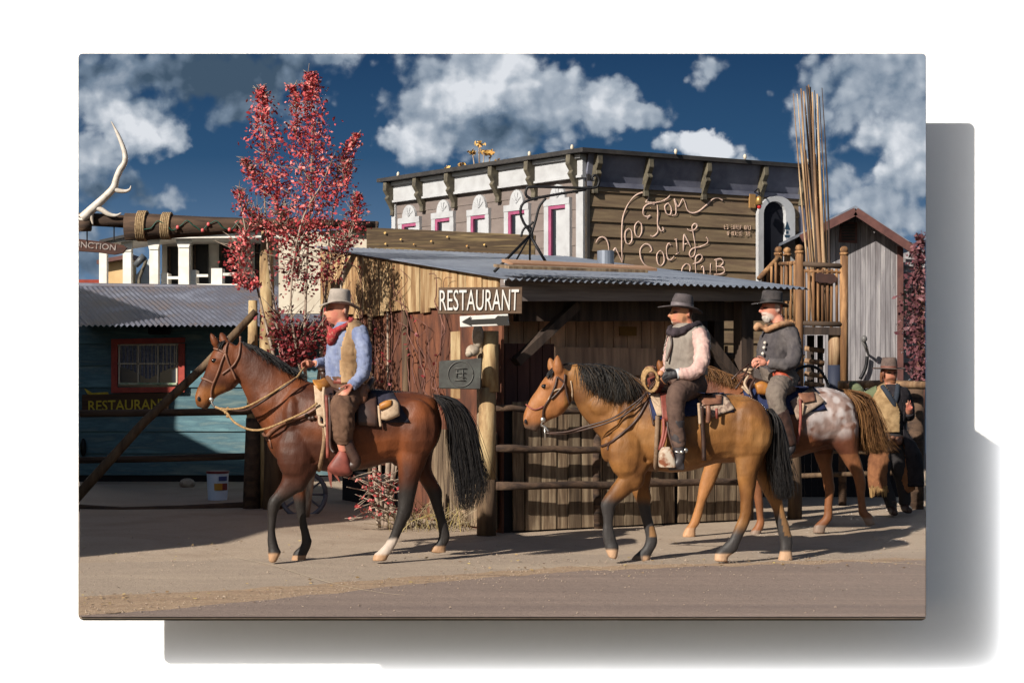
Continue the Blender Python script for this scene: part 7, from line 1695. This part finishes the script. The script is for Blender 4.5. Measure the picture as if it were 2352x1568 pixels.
for pts in ([(2048, 1148, -.10, .062), (2049, 1168, -.10, .056), (2052, 1174, -.18, .048), (2056, 1178, -.30, .034)], [(2078, 1145, .08, .060), (2079, 1164, .08, .055), (2084, 1169, .0, .048), (2090, 1172, -.1, .034)]):
    mb = MB(); limb(mb, Y4, pts); me = remesh(mb, .010, 3); place(me, 'boot', LEATHD, p4)
mb = MB(); loft_slices(mb, [((2038, 874), (2058, 875), .05), ((2040, 880), (2057, 881), .04)], Y4 - .02, e=2.2); mb.tube(cr([P(2026, 848, Y4 - .03), P(2024, 865, Y4 - .02), P(2025, 876, Y4)], 3), .019, 8); place(remesh(mb, .009, 2), 'hair', surf('auburn_hair', A(150, 96, 62), A(104, 62, 40), .9, (30, 30, 10), bump=.4), p4)
mb = MB(); q, r_ = crr([P(2026, 886, Y4 - .08), P(2040, 905, Y4 - .17), P(2052, 925, Y4 - .18), P(2058, 938, Y4 - .17)], [.03, .034, .03, .012]); mb.tube(q, r_, 9); q, r_ = crr([P(2062, 884, Y4 - .08), P(2060, 905, Y4 - .16), P(2058, 930, Y4 - .17)], [.03, .032, .012]); mb.tube(q, r_, 9); place(remesh(mb, .009, 3), 'neckerchief', plain('blue_black_cloth', (.016, .022, .034, 1), .9), p4)
HAT4 = surf('brown_hat', A(116, 98, 90, 1.3), A(86, 72, 68, 1.3), .9, (14, 14, 14), fine=.05)
hat('hat', (2042, 847), Y4, .098, .094, .135, .20, .18, .19, HAT4, p4, tilt=R(1), yaw=R(-60), droop=.0, side=.012, top_s=.84, band=.022, bandmat=surf('red_brown_band', A(140, 90, 76), A(110, 66, 58), .6, (20, 20, 20)))
# ================================================================== trees and plants
def leaf_quad(mb, c, s, rs):
    d = Vector((rs.gauss(0, 1), rs.gauss(0, 1), rs.gauss(0, .8))); d.normalize()
    e = d.orthogonal(); e.rotate(Matrix.Rotation(rs.uniform(0, 6.28), 3, d)); e.normalize()
    a, b = d * s, e * s * .62
    mb.add([c - a, c - b * .9 - a * .1, c + a, c + b], [(0, 1, 2, 3)])
def branch_leaves(mb, tw, pts, spread, n, s, rs, twigs=0, tr=.006):
    """leaves clustered along a polyline; spread radius list matches pts"""
    q, sp = crr(pts, spread, 6)
    for i in range(n):
        j = min(int(rs.random() * len(q)), len(q) - 1)
        r_ = sp[j]; c = q[j] + Vector((rs.gauss(0, r_ * .55), rs.gauss(0, r_ * .6), rs.gauss(0, r_ * .35)))
        leaf_quad(mb, c, s * rs.uniform(.45, 1.35), rs)
    for i in range(twigs):
        j = int(rs.random() * (len(q) - 4)); r_ = sp[j]
        e = q[j] + Vector((rs.gauss(0, r_ * .7), rs.gauss(0, r_ * .7), abs(rs.gauss(r_ * .8, r_ * .5))))
        tw.tube([q[j], (q[j] + e) / 2 + Vector((rs.gauss(0, .02), 0, .02)), e], [tr, tr * .7, tr * .3], 4)
MYY = 18.5
rs = random.Random(12)
mp_ = thing('maple_tree', 'tall slender maple with crimson autumn leaves rising above the log gate', 'tree', G(700, 1187))
tk = MB(); lv = MB(); lv2 = MB()
def mpt(x, y, o=0.0): return P(x, y, MYY + o)
root = mpt(702, 1187)
stems = [[(702, 1187, 0), (690, 1000, .05), (650, 840, .1), (622, 640, .1), (610, 500, .1), (604, 330, .1), (602, 200, .1)],
         [(702, 1187, 0), (705, 1000, 0), (700, 800, 0), (704, 640, 0), (712, 480, 0), (716, 330, 0), (716, 175, 0)],
         [(702, 1187, 0), (715, 1000, .1), (735, 840, .12), (750, 650, .15), (762, 500, .15), (790, 400, .2), (822, 310, .2)],
         [(702, 1187, 0), (695, 900, -.2), (668, 700, -.25), (690, 520, -.2), (740, 420, -.2), (770, 350, -.2)],
         [(702, 1187, 0), (680, 1000, -.1), (640, 860, -.1), (600, 700, 0), (570, 560, 0), (548, 440, 0)],
         [(702, 1187, 0), (730, 1000, -.1), (760, 820, -.1), (790, 620, -.1), (815, 500, 0), (822, 450, 0)]]
for i, st in enumerate(stems):
    q, r_ = crr([mpt(*p) for p in st], [.045, .028, .02, .014, .010, .006, .002] if i != 3 else [.03, .018, .012, .009, .006, .003], 5); tk.tube(q, r_, 7)
def br(pts, sp, n, s=.024, tw=50, m=None):
    branch_leaves(m or lv, tk, [mpt(*p) for p in pts], sp, int(n * 1.75), s, rs, tw)
br([(600, 205, .1), (604, 260, .1), (612, 330, .1), (625, 400, .1), (640, 450, .1)], [.06, .13, .2, .2, .17], 950, tw=30)
br([(716, 175, 0), (714, 230, 0), (720, 320, 0), (722, 400, 0), (715, 480, 0), (722, 540, 0)], [.08, .14, .2, .26, .26, .25], 1700, tw=40)
br([(672, 200, 0), (680, 240, 0), (678, 300, 0), (690, 350, 0)], [.05, .07, .12, .15], 260)
br([(820, 312, .2), (800, 350, .2), (778, 400, .2), (760, 450, .15)], [.05, .09, .15, .18], 420)
br([(800, 375, 0), (795, 410, 0), (760, 470, 0)], [.04, .08, .14], 160)
br([(560, 370, 0), (580, 400, 0), (610, 440, 0)], [.05, .09, .14], 190)
br([(550, 440, 0), (565, 480, 0), (590, 510, 0), (620, 530, 0)], [.07, .11, .14, .13], 260)
br([(822, 450, 0), (815, 490, 0), (800, 530, 0), (775, 560, 0)], [.05, .12, .16, .14], 330)
br([(560, 540, -.1), (548, 590, -.1), (555, 640, -.1), (580, 655, -.1)], [.1, .15, .13, .08], 460)
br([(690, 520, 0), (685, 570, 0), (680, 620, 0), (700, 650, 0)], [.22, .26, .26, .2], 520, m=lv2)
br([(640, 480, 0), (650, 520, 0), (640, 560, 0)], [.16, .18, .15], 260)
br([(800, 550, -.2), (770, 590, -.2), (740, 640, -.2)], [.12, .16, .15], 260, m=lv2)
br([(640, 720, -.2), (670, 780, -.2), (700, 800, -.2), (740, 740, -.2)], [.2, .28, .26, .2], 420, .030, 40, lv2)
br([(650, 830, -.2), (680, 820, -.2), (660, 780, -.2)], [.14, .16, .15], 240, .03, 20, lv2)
tk.build('trunk', MT['trunk_grey'], mp_, smooth=True)
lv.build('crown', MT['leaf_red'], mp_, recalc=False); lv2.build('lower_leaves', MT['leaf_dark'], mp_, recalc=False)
# bare vine climbing over the plank band and rusty wall
vn = thing('bare_vine', 'leafless brown vine climbing over the golden planks and rusty hut wall', 'vine', G(838, 1200))
tk = MB(); lv = MB(); rs = random.Random(3)
def vpt(x, y): return onplane(x, y, HC + NL * .09, NL)
for i in range(40):
    x0 = rs.choice((740, 765, 800, 850, 890, 960, 1000)) + rs.gauss(0, 14); y0 = rs.uniform(880, 960) if rs.random() < .6 else rs.uniform(760, 820)
    pts = [(x0, y0)]
    for k in range(6): pts.append((pts[-1][0] + rs.gauss(-2, 12), pts[-1][1] - rs.uniform(10, 48)))
    pts = [(max(748, min(1100, x)), max(590 + (x - 745) * .16, y)) for x, y in pts]
    q = cr([vpt(*p) + NL * rs.uniform(0, .05) for p in pts], 3); tk.tube(q, [.009 * (1 - .7 * j / len(q)) for j in range(len(q))], 4)
    for k in range(7):
        if rs.random() < .5 and pts[-1][1] > 690: leaf_quad(lv, q[rs.randrange(len(q))] + NL * .03, .028, rs)
tk.build('stems', MT['twig'], vn, smooth=True); lv.build('leaves', MT['leaf_dark'], vn, recalc=False)
# shrub with pale trunks and red leaves at the hut's lower corner
sh = thing('red_shrub', 'low shrub with pale stems and a few red leaves under the bay horse', 'shrub', G(880, 1212))
tk = MB(); lv = MB(); b0 = G(880, 1212)
for x0, x1, yt, r_ in ((866, 858, 1060, .03), (884, 893, 1040, .035), (900, 905, 1050, .03), (878, 872, 1050, .02), (892, 912, 1060, .018)):
    q = cr([P(x0 + 4, 1212, 17.0), P((x0 + x1) / 2 + rs.uniform(-4, 4), 1140, 17.0), P(x1, yt, 17.0)], 4); tk.tube(q, [r_, *[r_ * .8] * (len(q) - 2), r_ * .5], 8)
for i in range(60):
    x, y = rs.uniform(845, 905), rs.uniform(1085, 1190); a_ = rs.choice((-1, -1, 1))
    pts = [(x, y), (x + a_ * rs.uniform(6, 18), y - rs.uniform(-6, 12)), (x + a_ * rs.uniform(20, 60), y + rs.uniform(-26, 18))]
    q = cr([P(xx, yy, 17.0 + rs.uniform(-.25, .1)) for xx, yy in pts], 3); tk.tube(q, [.007 * (1 - .6 * j / len(q)) for j in range(len(q))], 4)
    for k in range(3): leaf_quad(lv, q[rs.randrange(len(q))], .03, rs)
tk.build('stems', MT['trunk_grey'], sh, smooth=True); lv.build('leaves', MT['leaf_red'], sh, recalc=False)
# dry weeds at the foot of the planks
wd = MB(); rs = random.Random(8)
for i in range(130):
    px = rs.choice((rs.gauss(965, 26), rs.gauss(1035, 30), rs.gauss(930, 20))); b = G(px, rs.uniform(1206, 1222)); h = rs.uniform(.08, .32)
    lean = V(rs.gauss(0, .16), rs.gauss(0, .06), 0); q = cr([b, b + lean * .4 + V(0, 0, h * .6), b + lean + V(rs.gauss(0, .06), 0, h)], 2); wd.tube(q, [.005 * (1 - .6 * j / len(q)) for j in range(len(q))], 3)
    if i % 4 == 0: leaf_quad(wd, q[-1], .018, rs)
tag(wd.build('dry_weeds', MT['leaf_olive'], recalc=False), kind='stuff')
# small yellow tree behind the social club
yt_ = thing('yellow_tree', 'thin yellow leaved treetop peeking over the social club cornice', 'tree', P(1105, 1050, 31.8))
tk = MB(); lv = MB(); rs = random.Random(6)
for ex, ey in ((1100, 330), (1060, 378), (1128, 352), (1145, 372), (1085, 350), (1030, 388), (1112, 350)):
    q = cr([P(1105, 1050, 31.8), P(1103, 560, 31.8), P(1104 + (ex - 1104) * .5, 420, 31.8), P(ex, ey, 31.8)], 4); tk.tube(q, [.05 * (1 - .9 * j / len(q)) for j in range(len(q))], 5)
    branch_leaves(lv, tk, [P(1104 + (ex - 1104) * .5, 410, 31.8), P(ex, ey, 31.8)], [.12, .07], 46, .055, rs)
tk.build('trunk', MT['trunk_grey'], yt_, smooth=True); lv.build('crown', MT['leaf_yellow'], yt_, recalc=False)
# mauve bush at the right edge
mbu = thing('mauve_bush', 'dense mauve leaved bush beside the grey barn at the right edge', 'bush', P(2110, 1080, 25.5))
tk = MB(); lv = MB()
for i in range(9):
    x1 = 2112 + rs.gauss(0, 9); q = cr([P(2112, 1080, 25.5), P(2112 + rs.gauss(0, 6), 820, 25.5), P(x1, rs.uniform(560, 700), 25.5)], 4); tk.tube(q, [.04 * (1 - .9 * j / len(q)) for j in range(len(q))], 5)
branch_leaves(lv, tk, [P(2122, 545, 25.5), P(2112, 600, 25.5), P(2104, 680, 25.5), P(2100, 750, 25.5), P(2112, 820, 25.5), P(2112, 870, 25.5)], [.12, .16, .2, .2, .16, .14], 1500, .045, rs, 40)
lv.add([], [])
lv.v = lv.v; tk.build('trunk', MT['twig'], mbu, smooth=True, trim='R'); lv.build('crown', MT['leaf_mauve'], mbu, recalc=False, trim='R')
